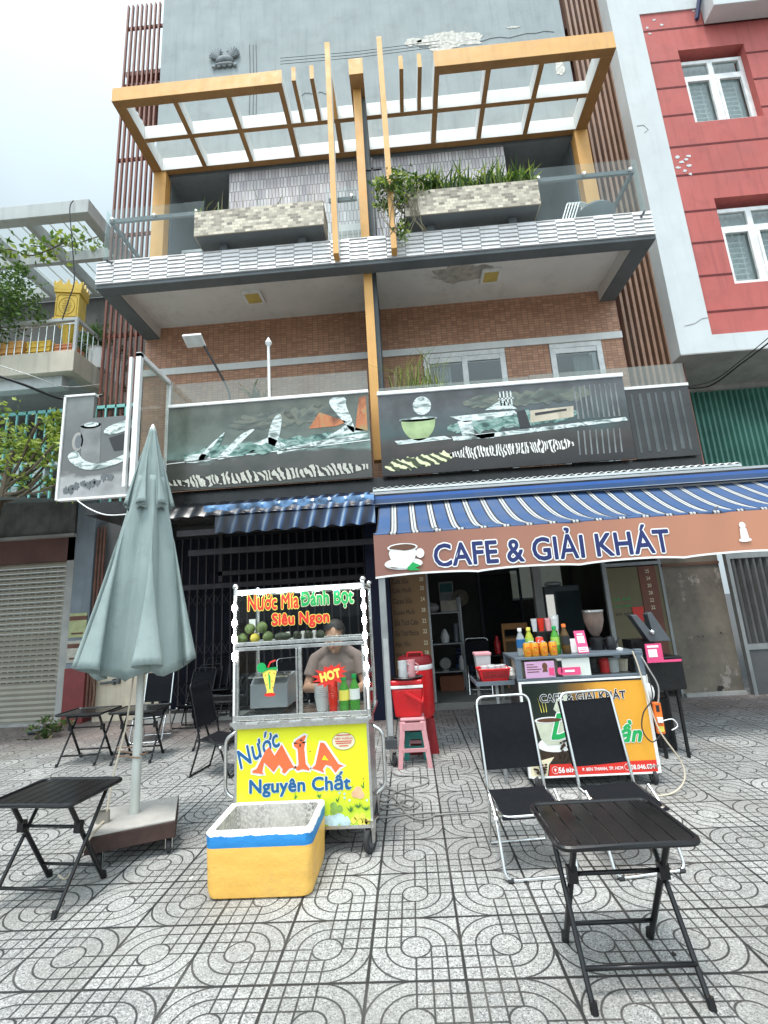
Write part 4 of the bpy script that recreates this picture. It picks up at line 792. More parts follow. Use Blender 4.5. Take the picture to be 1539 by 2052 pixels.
# ================================================================ old house on the left
YL=5.08
LH=thing('neighbour_house','pale two storey house at the left with concrete roof frame, balcony and teal grille','building',(-5.4,YL,0))
def LB(name,m_,fn,parent=LH,**k):
    b=MB(); fn(b); return b.build(name,m_,parent,**k)
mat('pale_concrete',(.45,.47,.46),.85,0,.1,1.5,.2,.3); mat('dark_soffit',(.12,.12,.115),.85,0,.15,2,.1); mat('cream_stone',(.52,.47,.38),.75,0,.1,2,.1,.45)
zt=9.55; XL=-6.5
def lp(px,py,Y=YL): p=aty(px,py,Y); return (p.x+5.4,p.z)
pzb=lp(170,425)[1]; pzt=lp(178,402)[1]+.05
yb=2.35
RF=LB('roof_frame',MC['pale_concrete'],lambda b:(b.box(XL,.0,0,.2,pzb,pzt),b.box(-.2,0,.2,yb,pzb,pzt),b.box(XL,-.2,yb-.15,yb,pzb,pzt),b.box(XL,-.2,1.15,1.25,pzb,pzt-.05)),bevel=.01)
for x in (-1.35,-2.4,-3.5,-4.6): LB('rafter',MC['pale_concrete'],lambda b:(b.box(x-.05,x+.05,.2,1.15,pzb,pzt-.05),b.box(x-.05,x+.05,1.25,yb-.15,pzb,pzt-.05)),parent=RF)
LB('roof_glazing',MC['glass_clear'],lambda b:(b.box(XL,-.1,.1,yb,pzt+.02,pzt+.03)),parent=RF); LB('glazing_bar',MC['white_paint'],lambda b:[b.box(-.3-.3*k,-.28-.3*k,.1,yb,pzt+.031,pzt+.05) for k in range(12)],parent=RF)
LB('upper_room',MC['dark_soffit'],lambda b:(b.box(XL,0,yb,yb+.1,5.6,pzb+.0),b.box(XL,0,yb+.1,5,pzb-.1,pzb)))
bz=6.35; 
bt=lp(150,700)[1]; bb=lp(150,742)[1]
LB('balcony_slab',MC['cream_stone'],lambda b:(b.box(XL,-.02,0,.25,bb,bt),b.box(-.24,-.02,.25,2.3,bb,bt)),bevel=.01)
LB('slab_underside',MC['pale_concrete'],lambda b:(b.box(XL,-.24,.25,2.3,bb+.05,bb+.2),b.box(XL,-.3,.12,.3,bb-.22,bb-.002)))
rt=lp(155,630)[1]
BRL=LB('balcony_railing',MC['pale_concrete'],lambda b:(b.box(-1.65,-.06,.06,.12,rt-.06,rt),b.box(-.12,-.06,.121,2.2,rt-.06,rt),b.tube([(-.09,.09,bt),(-.09,.09,rt)],.035,8)))
LB('railing_bars',MC['steel'],lambda b:[b.tube([(-.22-.145*k,.09,bt),(-.22-.145*k,.09,rt-.1)],.011,6) for k in range(40)]+[b.tube([(-.09,.25+.15*k,bt),(-.09,.25+.15*k,rt-.1)],.011,6) for k in range(12)]+[b.box(XL,-.1,.08,.1,rt-.12,rt-.1)],parent=BRL)
LB('lower_facade',MC['cream_stone'],lambda b:(b.box(XL,.35,2.3,2.4,3.3,bb+.0)))
mat('teal_paint',(.2,.5,.46),.5,0,.1,3)
tg=LB('window_grille',MC['teal_paint'],lambda b:(b.box(XL,.9,.5,.54,bb-.52,bb-.46),b.box(XL,.9,.5,.54,bb-1.2,bb-1.16),b.box(XL,.9,.5,.54,bb-1.9,bb-1.86)))
LB('grille_bars',MC['teal_paint'],lambda b:[b.box(.85-.19*k,.88-.19*k,.5,.53,3.6,bb-.46) for k in range(36)],parent=tg)
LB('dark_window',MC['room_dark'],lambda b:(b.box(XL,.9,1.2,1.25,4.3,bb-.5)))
LB('white_baluster',MC['white_wall'],lambda b:[b.box(-4.6+.5*k,-4.35+.5*k,.6,.8,3.95,4.45) for k in range(9)]+[b.box(-4.7,0,.55,.85,4.45,4.53)])
LB('side_wall',MC['cream_stone'],lambda b:(b.box(-.02,.0,2.4,8,0,bb)))
# ground floor of the neighbour: shutter, header, eave
LB('party_pier',MC['concrete'],lambda b:b.box(-.21,-.07,.5,.8,0,3.2))
sz=lp(60,1127,5.65)[1]
rs=LB('roller_shutter',mat('shutter_cream',(.32,.295,.235),.5,0,.06,2,.02,.15),lambda b:[b.add([(-6,.58,.03+.085*k),(-.2,.58,.03+.085*k),(-.2,.56,.07+.085*k),(-6,.56,.07+.085*k),(-6,.58,.11+.085*k),(-.2,.58,.11+.085*k)],[(0,1,2,3),(3,2,5,4)]) for k in range(31)])
LB('shutter_slots',MC['room_dark'],lambda b:[b.box(-.3-.12*i-.085,-.3-.12*i,.552,.568,.07+.085*k,.083+.085*k) for k in range(7,30) for i in range(28)],parent=rs)
LB('shutter_base',MC['concrete'],lambda b:b.box(-6,-.1,.45,.6,0,.04))
LB('header',mat('header_red',(.13,.06,.05),.7,0,.2,2,.1,.3),lambda b:b.box(-6,-.08,.5,.65,2.66,3.1)); LB('grey_header',mat('old_wood',(.14,.14,.13),.8,0,.35,4,.4,.6),lambda b:b.box(-6,-.08,.45,.62,3.1,3.75),bevel=.01)
LB('ledge_bar',MC['concrete'],lambda b:b.box(-6,-.05,.4,.5,3.07,3.12))
# sloping tin eave with painted leaves
ev=LB('tin_eave',mat('tin_blue',(.3,.38,.38),.45,.3,.15,3,.1),lambda b:b.add([(-6,-1.7,3.42),(.42,-1.7,3.22),(.42,.5,3.7),(-6,.5,3.9)],[(0,1,2,3)]))
LB('eave_border',MC['pale_concrete'],lambda b:b.add([(-6,-1.71,3.3),(.42,-1.71,3.10),(.42,-1.71,3.22),(-6,-1.71,3.42)],[(0,1,2,3)]),parent=ev)
rng=random.Random(2)
LB('painted_leaves',MC['green_print'],lambda b:[blob(b,-4.6+.2*k,3.3-.03*(k/10)+rng.uniform(-.02,.02),.1,.05,-1.714,.002,k,8) for k in range(24)],parent=ev)
# posters on the pier
for z0,z1,m_,lab in ((1.35,1.75,'lime_print','green paper poster pasted high on the pier beside the shutter'),(.95,1.3,'cream_print','faded cream poster pasted below the green one on the pier')):
    t=thing('poster',lab,'poster',(-5.29,5.53,z0),group='posters pasted on the pier'); b=MB(); b.box(-.15,.15,0,.006,0,z1-z0); b.build('paper',mat('paper_'+m_,(.4,.42,.22) if 'lime' in m_ else (.45,.43,.36),.8,0,.2,10),t); b=MB(); b.box(-.15,.15,-.003,-.0005,z1-z0-.12,z1-z0-.05); b.box(-.1,.1,-.003,-.0005,.05,.08); b.build('print',MC['rust_pipe'],t)
# shrine lantern
p=aty(145,585,5.9)
SH=thing('shrine','golden altar box on a carved pedestal standing on the left balcony','shrine',(p.x,5.9,bt+.05),rz=R(12)); SH.scale=(.6,.6,.93)
mat('gold',(.72,.47,.06),.45,.1,.12,6,.1); mat('gold_dark',(.35,.2,.03),.5)
hz=aty(145,640,5.9).z-bt-.05; 
b=MB(); b.box(-.36,.36,-.26,.26,hz,hz+.62); b.box(-.4,.4,-.3,.3,hz-.05,hz); b.box(-.41,.41,-.3,.3,hz+.62,hz+.69); b.build('altar_box',MC['gold'],SH,bevel=.01)
b=MB(); P=[(-.42,0),(-.44,.2),(-.32,.14),(-.25,.26),(-.15,.13),(-.05,.16),(0,.28),(.05,.16),(.15,.13),(.25,.26),(.32,.14),(.44,.2),(.42,0)]; b.prism([(x,hz+.69+z) for x,z in P],.04,0,'y',-.3); b.prism([(x*.7,hz+.69+z) for x,z in P],.04,0,'x',-.42); b.prism([(x*.7,hz+.69+z) for x,z in P],.04,0,'x',.38); b.build('crest',MC['gold'],SH,bevel=.006)
b=MB(); b.lathe([(.1,0),(.13,.1),(.08,.2),(.12,hz*.5),(.2,hz*.8),(.28,hz-.05)],16); b.build('pedestal',MC['gold'],SH,smooth=True)
b=MB(); b.tube([(x,-.265,hz+.31+z) for x,z in ell(0,0,.24,.2,0,360,30)],.008,5,closed=True); b.tube([(-.31,-.265,hz+.06),(-.31,-.265,hz+.5),(-.25,-.265,hz+.57),(.25,-.265,hz+.57),(.31,-.265,hz+.5),(.31,-.265,hz+.06)],.008,5,closed=True)
for k in range(7): w_=.15-.02*abs(k-3); b.box(-w_,w_,-.268,-.26,hz+.18+.043*k,hz+.19+.043*k)
b.build('carving',MC['gold_dark'],SH)
# goods and plants on the left balcony
for k,(x,w_,h,m_,lab) in enumerate(((-6.75,.45,.34,'orange_paint','yellow crate behind the left balcony bars, leftmost'),(-6.2,.4,.3,'gold','yellow woven crate in the middle behind the left balcony bars'),(-5.72,.28,.2,'orange_brick','orange terracotta trough behind the balcony bars, nearest the corner'))):
    t=thing('crate',lab,'crate',(x,5.35,bt),group='crates on the left balcony'); m__=MC.get(m_) or mat(m_,(.5,.2,.1),.8)
    b=MB(); w2=w_/2; b.add([(-w2,-.14,0),(w2,-.14,0),(w2,.14,0),(-w2,.14,0),(-w2-.03,-.17,h),(w2+.03,-.17,h),(w2+.03,.17,h),(-w2-.03,.17,h)],[(3,2,1,0),(0,1,5,4),(1,2,6,5),(2,3,7,6),(3,0,4,7)]); b.build('crate_body',m__,t,bevel=.01)
    b=MB(); [b.box(-w2-.02,w2+.02,-.175,-.15,h*q_,h*q_+.02) for q_ in (.3,.6,.9)]; b.build('rib',m__,t)
t=thing('white_pot','large white pot with green bush hanging outside the left balcony corner','pot',(aty(200,725,5.9).x,5.9,0)); z0=aty(192,745,5.9).z
b=MB(); b.lathe([(.001,z0),(.19,z0),(.2,z0+.42),(.22,z0+.44),(.19,z0+.44),(.18,z0+.4)],20); b.build('pot_body',MC['white_paint'],t,smooth=True)
b=MB(); leaf_cloud(b,(0,0,z0+.75),(.4,.3,.4),700,.07,0,2,rng=rng); leaf_cloud(b,(-.25,0,z0+.55),(.35,.2,.45),300,.07,0,2,rng=rng); b.build('foliage',[MC['leaf_dark'],MC['leaf_mid']],t)
t=thing('hanging_vine','dark dangling vine under the balcony corner behind the brown slats','plant',(-4.8,5.75,6.9)); b=MB()
for k in range(5): leaf_cloud(b,(rng.uniform(-.15,.15),0,-.25*k),(.12,.1,.25),60,.05,0,2,rng=rng)
b.build('foliage',[MC['leaf_dark'],MC['bark']],t); b=MB(); b.tube(rnd_path([(0,0,.1),(.05,0,-.5),(-.04,0,-1.1)],4),.01,5); b.build('stem',MC['bark'],t)
t=thing('hanging_vine','sparse vine trailing below the white pot behind the brown slats','plant',(-4.75,5.75,5.4)); b=MB()
for k in range(6): leaf_cloud(b,(rng.uniform(-.2,.2),0,-.22*k),(.16,.1,.2),50,.06,0,2,rng=rng)
b.build('foliage',[MC['leaf_dark'],MC['bark']],t)
p=aty(30,640,5.0); t=thing('balcony_shrub','large dark shrub overhanging the left balcony','shrub',(p.x-.35,5.0,bt)); b=MB(); leaf_cloud(b,(0,-.1,1.0),(.75,.45,1.0),2600,.08,0,2,rng=rng); leaf_cloud(b,(.6,0,.7),(.35,.3,.4),300,.06,0,2,rng=rng); b.build('foliage',[MC['leaf_dark'],MC['leaf_mid']],t)
b=MB(); b.tube([(0,0,0),(.05,0,.5),(0,0,1.1)],[.05,.04,.02],8); b.build('trunk',MC['bark'],t)
def vine(name,lab,pts,n,seed,size=.13):
    rng=random.Random(seed); P=rnd_path(pts,6); o=Vector(pts[0]); t=thing(name,lab,'plant',pts[0]); b=MB(); b.tube([p-o for p in P],.012,5); b.build('stem',MC['bark'],t); b=MB()
    for k in range(n): p=rng.choice(P)-o+Vector((rng.gauss(0,.1),rng.gauss(0,.12),rng.gauss(0,.12))); leaf_cloud(b,p,(.05,.05,.05),2,size,0,2,rng=rng)
    b.build('foliage',[MC['leaf_mid'],MC['leaf_yellow']],t)
yv=4.9
vine('grape_vine','broad leaved vine trailing under the left roof frame',[tuple(aty(x,y,yv)) for x,y in ((-20,505),(20,500),(60,512),(100,500),(140,480))],75,5)
vine('roof_vine','leafy vine lying on top of the left roof frame',[tuple(Vector((-7.5+.4*k,6.2+.1*math.sin(k),pzt+.15))) for k in range(5)],80,6)
# street tree in front of the left house
p=aty(70,900,4.3)
TR=thing('street_tree','small street tree with yellow green leaves at the left, in front of the teal grille','tree',(p.x-.5,4.3,0)); b=MB(); zc=p.z
b.tube(rnd_path([(0,0,3.3),(.05,0,3.5),(.15,0,zc)],4),.045,8)
for k in range(16): a=rng.uniform(-2.6,.6) ; l=rng.uniform(.5,1.05); s_=Vector((.1,0,3.4+rng.uniform(0,.4))); e=s_+Vector((math.cos(a)*l,rng.uniform(-.3,.3),rng.uniform(.0,1.0))); b.tube(rnd_path([s_,(s_+e)/2+Vector((0,0,-.1)),e],4),[.018]*8+[.006],5)
b.tube([(0,0,0),(.0,0,1.6),(.0,0,3.35)],[.07,.06,.05],8)
b.build('trunk',MC['bark'],TR)
b=MB()
for dx,dz,r_,n_ in ((.05,.05,.7,620),(.55,.0,.45,300),(-.6,.2,.6,330),(.2,.4,.45,230),(-.2,-.5,.6,230),(.6,-.5,.45,150)): leaf_cloud(b,(dx+.3,0,zc-0+dz),(r_,.4,r_*.75),n_,.085,0,3,rng=rng)
b.build('crown',[MC['leaf_yellow'],MC['leaf_mid'],MC['leaf_yellow']],TR)
# overhead wires
def wire(lab,pts,r=.012,m_='black_metal',nm='overhead_wire'):
    P=[Vector(p) for p in pts]; b=MB(); b.tube(rnd_path(P,8),r,6); return tag(b.build(nm,MC[m_],None,smooth=True),lab,'wire')
wire('thick dark cable crossing in front of the left house',[aty(-60,735,4),aty(40,768,4.2),aty(130,800,4.6),aty(205,792,5.0)],.022)
wire('thin pale wire crossing above the thick cable at the left',[aty(-40,720,4),aty(60,752,4.2),aty(130,775,4.5),aty(200,770,5)],.006,'steel')
wire('black cable hanging down from the left roof frame to the altar',[aty(147,402,5.05),aty(140,418,5.0),aty(144,480,5.0),aty(149,560,5.0),aty(138,600,5.0),aty(125,640,5.0)],.01)
wire('twin cables running up to the right under the red house',[aty(1372,778,5.2),aty(1425,772,5.1),aty(1490,725,4.4),aty(1560,672,3.6)],.012)
wire('thin wire just above the twin cables at the right',[aty(1372,776,5.22),aty(1430,762,5.0),aty(1490,718,4.4),aty(1560,660,3.6)],.007)
wire('white cable sagging from the corner sign to the parasol',[aty(155,1003,3.3),aty(180,1020,3.3),aty(215,1032,3.3),aty(262,1030,3.3)],.008,'white_plastic')
# ================================================================ cafe room
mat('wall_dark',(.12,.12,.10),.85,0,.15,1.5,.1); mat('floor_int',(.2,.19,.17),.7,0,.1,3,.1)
CR=thing('cafe_room','open cafe room behind the awning with grey walls and a raised floor','room',(0,5.15,0))
def CB(n_,m_,fn,**k):
    b=MB(); fn(b); return b.build(n_,m_,k.pop('parent',CR),**k)
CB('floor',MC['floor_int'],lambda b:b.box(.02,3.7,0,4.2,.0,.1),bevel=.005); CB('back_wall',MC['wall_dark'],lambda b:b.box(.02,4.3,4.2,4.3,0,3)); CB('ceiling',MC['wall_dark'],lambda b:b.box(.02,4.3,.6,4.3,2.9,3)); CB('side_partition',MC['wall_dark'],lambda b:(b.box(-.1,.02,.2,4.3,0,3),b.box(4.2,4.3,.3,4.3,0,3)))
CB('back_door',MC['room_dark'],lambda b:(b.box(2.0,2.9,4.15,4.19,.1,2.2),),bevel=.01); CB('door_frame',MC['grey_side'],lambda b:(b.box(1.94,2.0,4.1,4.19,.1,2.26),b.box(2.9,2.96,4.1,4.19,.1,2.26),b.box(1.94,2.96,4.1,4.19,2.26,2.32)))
CB('glass_screen_frame',MC['galvanised'],lambda b:(b.box(3.3,3.36,.1,.16,0,2.9),b.box(4.16,4.2,.1,.16,0,2.9),b.box(3.36,4.16,.1,.16,1.95,2.0)))
mb=CB('window_poster',mat('poster_olive',(.15,.125,.06),.5,0,.1,2),lambda b:b.box(3.36,4.16,.11,.14,.35,1.93))
CB('poster_stripe',mat('poster_brown',(.16,.05,.03),.5),lambda b:b.box(3.84,4.1,.10,.108,.35,1.93),parent=mb); CB('poster_cup',MC['red_print'],lambda b:b.prism([(3.68,1.1),(3.8,1.1),(3.83,1.32),(3.65,1.32)],.004,0,'y',.1),parent=mb)
for k,s_ in enumerate(('CÀ PHÊ','QUẢ MẬN','ĐÁ XAY')):
    text(s_,.26,.05,FM(3.53,.106,1.45-.11*k),'green_print' if k<2 else 'black_print',mb,bold=.01)
for k,s_ in enumerate(('25','24','20','28','22','22','22','28')): text(s_,.06,.055,FM(3.97,.097,1.85-.11*k if k<6 else 1.0-.1*(k-6)),'cream_print',mb,bold=.01)
# menu board
MBx=thing('menu_board','tall brown menu board listing coffee drinks and prices at the cafe entrance','menu',(.0,5.08,.0))
mat('menu_brown',(.24,.13,.05),.5,0,.12,1.5,.02); mat('menu_text',(.06,.03,.015),.6)
def mp(px,py): p=aty(px,py,5.06); return p.x,p.z
xl=mp(785,1250)[0];xr=mp(860,1250)[0]
b=MB(); b.box(xl,xr,0,.02,.18,2.35); b.build('board',MC['menu_brown'],MBx)
b=MB(); b.box(xr,xr+.03,-.01,.03,.13,2.4); b.box(xl-.03,xl,-.01,.03,.13,2.4); b.box(xl,xr,-.01,.03,.13,.18); b.build('frame',MC['galvanised'],MBx)
rows=[('Cafe Sữa','20',1163),('Cafe Muối','25',1181),('Cacao Sữa','24',1203),('Cacao Muối','28',1225),('Sữa Tươi Cafe','22',1247),('Sữa Tươi Matcha','22',1268),('Bạc Xỉu','22',1291),('Bạc Xỉu Muối','28',1311)]
for s_,pr,py in rows:
    z=mp(820,py)[1]; wd=min(.36,.032*len(s_)); text(s_,wd,.085,FM(xl+.04+wd/2,-.003,z),'menu_text',MBx,'menu_line',bold=.012); text(pr,.06,.06,FM(xr-.07,-.003,z+.01),'cream_print',MBx,'price',bold=.012)
# interior furniture
t=thing('storage_rack','dark metal rack with pots standing at the left of the cafe room','rack',(.75,6.35,.1)); 
rzs=[.3,.9,1.5]
b=MB(); [b.box(x-.015,x+.015,y-.015,y+.015,0,1.55) for x in (-.32,.4) for y in (-.18,.18)]; b.build('rack_posts',MC['galvanised'],t)
b=MB(); [b.box(-.34,.42,-.2,.2,z-.02,z) for z in (.32,.78,1.3)]; b.build('shelf',MC['galvanised'],t)
def lbl(nm,lab,cat,x,y,z,fn,m_,grp=None,parts=None,smooth=True,rz=0):
    t=thing(nm,lab,cat,(x,y,z),rz,grp); b=MB(); fn(b); b.build(parts or 'body',m_ if not isinstance(m_,str) else MC[m_],t,smooth=smooth); return t
lbl('cardboard_box','white and red printed box on top of the rack','box',.98,6.35,1.402,lambda b:b.box(-.16,.12,-.12,.12,0,.2),mat('box_print',(.45,.4,.33),.7,0,.3,6),smooth=False)
t=lbl('plastic_bag','crumpled pale bag on top of the rack','bag',.66,6.3,1.402,lambda b:b.ball((0,0,.09),.13,10,0,1.1,.8,.7),'concrete')
lbl('kettle','white kettle on the middle shelf of the rack','kettle',.85,6.3,.882,lambda b:b.lathe([(.07,0),(.08,.1),(.05,.18),(.03,.22),(.001,.24)],16),'white_paint')
lbl('steel_bowl','steel bowl on the middle shelf of the rack','bowl',.58,6.3,.882,lambda b:b.lathe([(.04,0),(.1,.07),(.095,.07),(.03,.01)],16),'steel')
lbl('blender_jug','dark blender on the middle shelf of the rack','blender',1.05,6.35,.882,lambda b:b.lathe([(.06,0),(.05,.1),(.07,.3),(.06,.32)],12),'dark_steel')
lbl('canister','white canister on the low shelf of the rack','canister',.55,6.3,.422,lambda b:b.box(-.07,.07,-.07,.07,0,.2),'concrete',smooth=False)
lbl('desk_fan','small round pale fan on the low shelf of the rack','fan',.82,6.25,.422,lambda b:(b.lathe([(.09,-.03),(.1,0),(.09,.03)],18,M=Matrix.Translation((0,0,.12))@Matrix.Rotation(R(90),4,'X')),b.box(-.05,.05,-.04,.04,0,.02)),'concrete')
lbl('glass_jar','slim white bottle on the low shelf, right end of the rack','bottle',1.1,6.3,.422,lambda b:b.lathe([(.04,0),(.04,.16),(.02,.2),(.02,.23)],12),'white_paint')
lbl('orange_crate','dark orange crate under the rack','crate',.9,6.3,.101,lambda b:b.box(-.2,.2,-.15,.15,0,.24),mat('dull_orange',(.2,.07,.03),.7),smooth=False)
lbl('socket_strip','white socket strip hanging at the rack post','power strip',.5,6.05,.2,lambda b:b.box(-.025,.025,-.015,.015,0,.35),'white_plastic',smooth=False)
t=thing('inner_table','dark table further back in the cafe room','table',(1.6,6.6,.1)); b=MB(); b.box(-.35,.35,-.3,.3,.5,.53); b.build('tabletop',MC['black_metal'],t,bevel=.01)
for x in (-.3,.3): b=MB(); b.tube(ucorner([(x,-.28,.5),(x,-.28,.02),(x,.28,.02),(x,.28,.5)],.06),.014,8); b.build('leg',MC['black_metal'],t,smooth=True)
t=thing('fridge','tall dark drinks fridge with a lit white edge at the right of the cafe room','fridge',(3.05,6.6,.1)); b=MB(); b.box(-.32,.32,-.05,.5,0,1.65); b.build('cabinet',MC['grey_side'],t,bevel=.02)
b=MB(); b.box(-.3,-.16,-.06,-.052,.35,1.5); b.build('lit_panel',mat('lit_white',(.8,.8,.75),.4,emit=.35),t); b=MB(); b.box(-.14,.3,-.06,-.052,.1,1.55); b.build('door',MC['glass_window'],t)
lbl('cloth','white folded cloth lying on top of the fridge','cloth',2.95,6.7,1.752,lambda b:b.ball((0,0,.04),.14,10,0,1.2,.8,.35),'white_paint')
t=thing('pillar_inner','pale narrow column inside the cafe beside the fridge','column',(2.55,6.3,.1)); b=MB(); b.box(-.07,.07,-.07,.07,0,2.79); b.build('shaft',MC['concrete'],t)
t=thing('curtain_window','pale lit window high at the back right of the cafe room','window',(3.35,9.3,1.6)); b=MB(); b.box(-.6,.6,0,.04,0,.9); b.build('pane',mat('dim_window',(.3,.34,.3),.5,emit=.12),t); b=MB(); b.box(-.03,.03,-.02,0,0,.9); b.box(-.62,.62,-.02,0,-.04,0); b.build('frame',MC['white_paint'],t)
t=thing('wooden_chair','orange wooden chair back seen inside the cafe','chair',(2.05,6.2,.1)); b=MB(); [b.box(x-.02,x+.02,-.02,.02,0,1.05) for x in (-.2,.2)]; b.box(-.2,.2,-.015,.015,.95,1.05); b.box(-.2,.2,-.015,.015,.75,.8); b.build('backrest',mat('wood_orange',(.3,.13,.03),.6),t)
b=MB(); b.box(-.22,.22,.02,.42,.42,.46); b.build('seat',MC['wood_orange'],t); b=MB(); [b.box(x-.02,x+.02,.38,.42,0,.42) for x in (-.2,.2)]; b.build('leg',MC['wood_orange'],t)
# ================================================================ sugar cane juice cart
JC=thing('juice_cart','steel and glass juice cart with a yellow front panel and bright frame lamps','cart',(-.49,1.03,0))
def JB(n_,m_,fn,parent=JC,**k):
    b=MB(); fn(b); return b.build(n_,MC[m_] if isinstance(m_,str) else m_,parent,**k)
mat('steel_dirty',(.42,.42,.40),.32,.85,.1,3,.02,.15)
JB('cabinet','steel_dirty',lambda b:b.box(-.435,.435,.006,.5,.16,.78),bevel=.004)
q=N('juice_panel'); sp=q.n('ShaderNodeSeparateXYZ'); q.l(q.tc.outputs['Object'],sp.inputs[0]); q.col(q.mix(q.rng(q.math('ADD',sp.outputs[2],q.math('MULTIPLY',q.noise(6,3),.1)),.2,.46),(.42,.66,.05),(.80,.80,.02))); q.b.inputs['Roughness'].default_value=.3; MC['juice_panel']=q.m
PN=JB('front_panel','juice_panel',lambda b:b.box(-.43,.43,-.004,.005,.17,.775))
JB('panel_edge','steel',lambda b:(b.box(-.445,.445,-.008,.01,.15,.17),b.box(.43,.445,-.008,.02,.17,.78),b.box(-.445,-.43,-.008,.02,.17,.78)))
JB('counter_ledge','steel',lambda b:(b.box(-.47,.47,-.035,.53,.79,.812),b.add([(-.47,-.036,.812),(.47,-.036,.812),(.44,-.036,.77),(-.44,-.036,.77)],[(0,1,2,3)])),bevel=.004)
JB('scroll_trim','chrome',lambda b:[b.box(-.36+.145*k,-.28+.145*k,-.05,-.036,.797,.807) for k in range(6)])
for x in (-.45,.45):
    for y in (0,.5):
        JB('post','chrome',lambda b:(b.tube([(x,y,.81),(x,y,1.68)],.014,10),b.ball((x,y,1.7),.022,12)),smooth=True)
JB('top_frame','chrome',lambda b:(b.tube([(-.45,0,1.665),(.45,0,1.665)],.012,8),b.tube([(-.45,.5,1.665),(.45,.5,1.665)],.012,8),b.tube([(-.45,0,1.665),(-.45,.5,1.665)],.012,8),b.tube([(.45,0,1.665),(.45,.5,1.665)],.012,8)),smooth=True)
JB('shelf','glass_clear',lambda b:b.box(-.44,.44,.012,.49,1.30,1.306)); JB('shelf_rail','steel',lambda b:(b.box(-.44,.44,-.012,.01,1.293,1.318),b.box(-.44,.44,-.012,.01,1.262,1.285),b.box(-.44,.44,.485,.5,1.293,1.31)),bevel=.002)
JB('door_rail','steel',lambda b:(b.box(-.44,.44,-.012,.01,.815,.845),b.box(-.012,.012,-.014,.008,.845,1.262),b.box(-.435,-.42,-.012,.008,.845,1.262),b.box(.42,.435,-.012,.008,.845,1.262),b.box(-.028,-.016,-.02,-.014,.845,1.262)),bevel=.002)
JB('glass_front','glass_clear',lambda b:(b.box(-.42,-.012,-.004,-.001,.845,1.262),b.box(.012,.42,-.004,-.001,.845,1.262),b.box(-.437,.437,-.004,-.001,1.318,1.655))); JB('glass_side','glass_clear',lambda b:(b.box(-.452,-.449,.014,.486,.82,1.655),b.box(.449,.452,.014,.486,.82,1.655)))
JB('roof_glass','glass_clear',lambda b:b.box(-.44,.44,.012,.49,1.656,1.66))
JB('push_handle','chrome',lambda b:[b.tube(ucorner([(s*.45,.06,.74),(s*.53,.06,.70),(s*.53,.06,.36),(s*.45,.06,.32)],.05),.012,8) for s in (-1,1)],smooth=True)
for x,y,r_ in ((.40,.03,R(-25)),(-.38,.05,R(20)),(.40,.46,R(-10)),(-.38,.45,0)): caster(JC,x,y,.072,.072,r_)
# lamps
mat('led',(1,1,1),.4,emit=30)
def led(x,z,vert):
    o=JB('led_lamp','led',lambda b:b.ball((x,-.02,z),.016,10,0,1.0 if vert else 1.7,.8,1.9 if vert else 1.0)); o.data.polygons.foreach_set('use_smooth',[True]*len(o.data.polygons))
for k in range(7): led(-.39+.13*k,1.652,False)
for z in (1.555,1.45,1.345,1.23): led(-.45,z,True)
for z in (1.60,1.51,1.42,1.32,1.22,1.12,1.02): led(.45,z,True)
JB('lamp_strip','white_plastic',lambda b:(b.box(-.456,-.444,-.016,-.012,.85,1.64),b.box(.444,.456,-.016,-.012,.85,1.64),b.box(-.44,.44,-.016,-.012,1.64,1.655)))
def J3(px,py): p=aty(px,py,1.015); return p.x+.49,p.z
x,z=J3(547,1204); text('Nước Mía',.36,.12,FM(x,-.012,z),'red_print',JC,bold=.026,outline=.07,om='yellow_print')
x,z=J3(655,1200); text('Đánh Bọt',.37,.13,FM(x,-.012,z-.003),'green_print',JC,bold=.04,outline=.075,om='cream_print')
x,z=J3(602,1242); text('Siêu Ngon',.40,.11,FM(x,-.012,z),'red_print',JC,bold=.045,outline=.085,om='yellow_print')
cx,cz=J3(662,1353); rng=random.Random(3)
P=[]; 
for k in range(26): a=2*math.pi*k/26; rr=1 if k%2==0 else .66; rr*=rng.uniform(.88,1.1); P.append((cx+.125*rr*math.cos(a)*1.0,cz+.075*rr*math.sin(a)+.02*math.cos(a)))
JB('hot_sticker','red_print',lambda b:b.prism(P,.002,0,'y',-.018)); text('HOT',.14,.062,FM(cx,-.020,cz,12),'yellow_print',JC,bold=.06)
x,z=J3(541,1365); dk=JB('drink_sticker','yellow_print',lambda b:b.prism([(x-.055,z+.07),(x+.05,z+.08),(x+.02,z-.06),(x+.03,z-.085),(x-.03,z-.09),(x-.02,z-.06)],.002,0,'y',-.018))
JB('sticker_foam','green_print',lambda b:(b.prism([(x-.058,z+.085),(x+.055,z+.09),(x+.048,z+.07),(x,z+.075),(x-.05,z+.06)],.002,0,'y',-.0205),b.prism(ell(x-.055,z+.09,.032,.032,0,360,18),.002,0,'y',-.023),b.prism([(x-.012,z+.06),(x+.004,z+.03),(x+.004,z-.05),(x-.003,z-.05)],.001,0,'y',-.02)),parent=dk)
JB('sticker_straw','red_print',lambda b:(b.tube([(x-.01,-.021,z+.09),(x+.005,-.021,z+.12),(x+.04,-.021,z+.132)],.006,6),b.prism(ell(x,z-.085,.038,.012),.0015,0,'y',-.021),[b.prism(ell(x+dx,z+dz,.004,.004,0,360,8),.001,0,'y',-.0205) for dx,dz in ((-.03,.04),(.03,.05),(.015,0),(-.02,-.02),(.02,-.04),(0,.055))]),parent=dk)
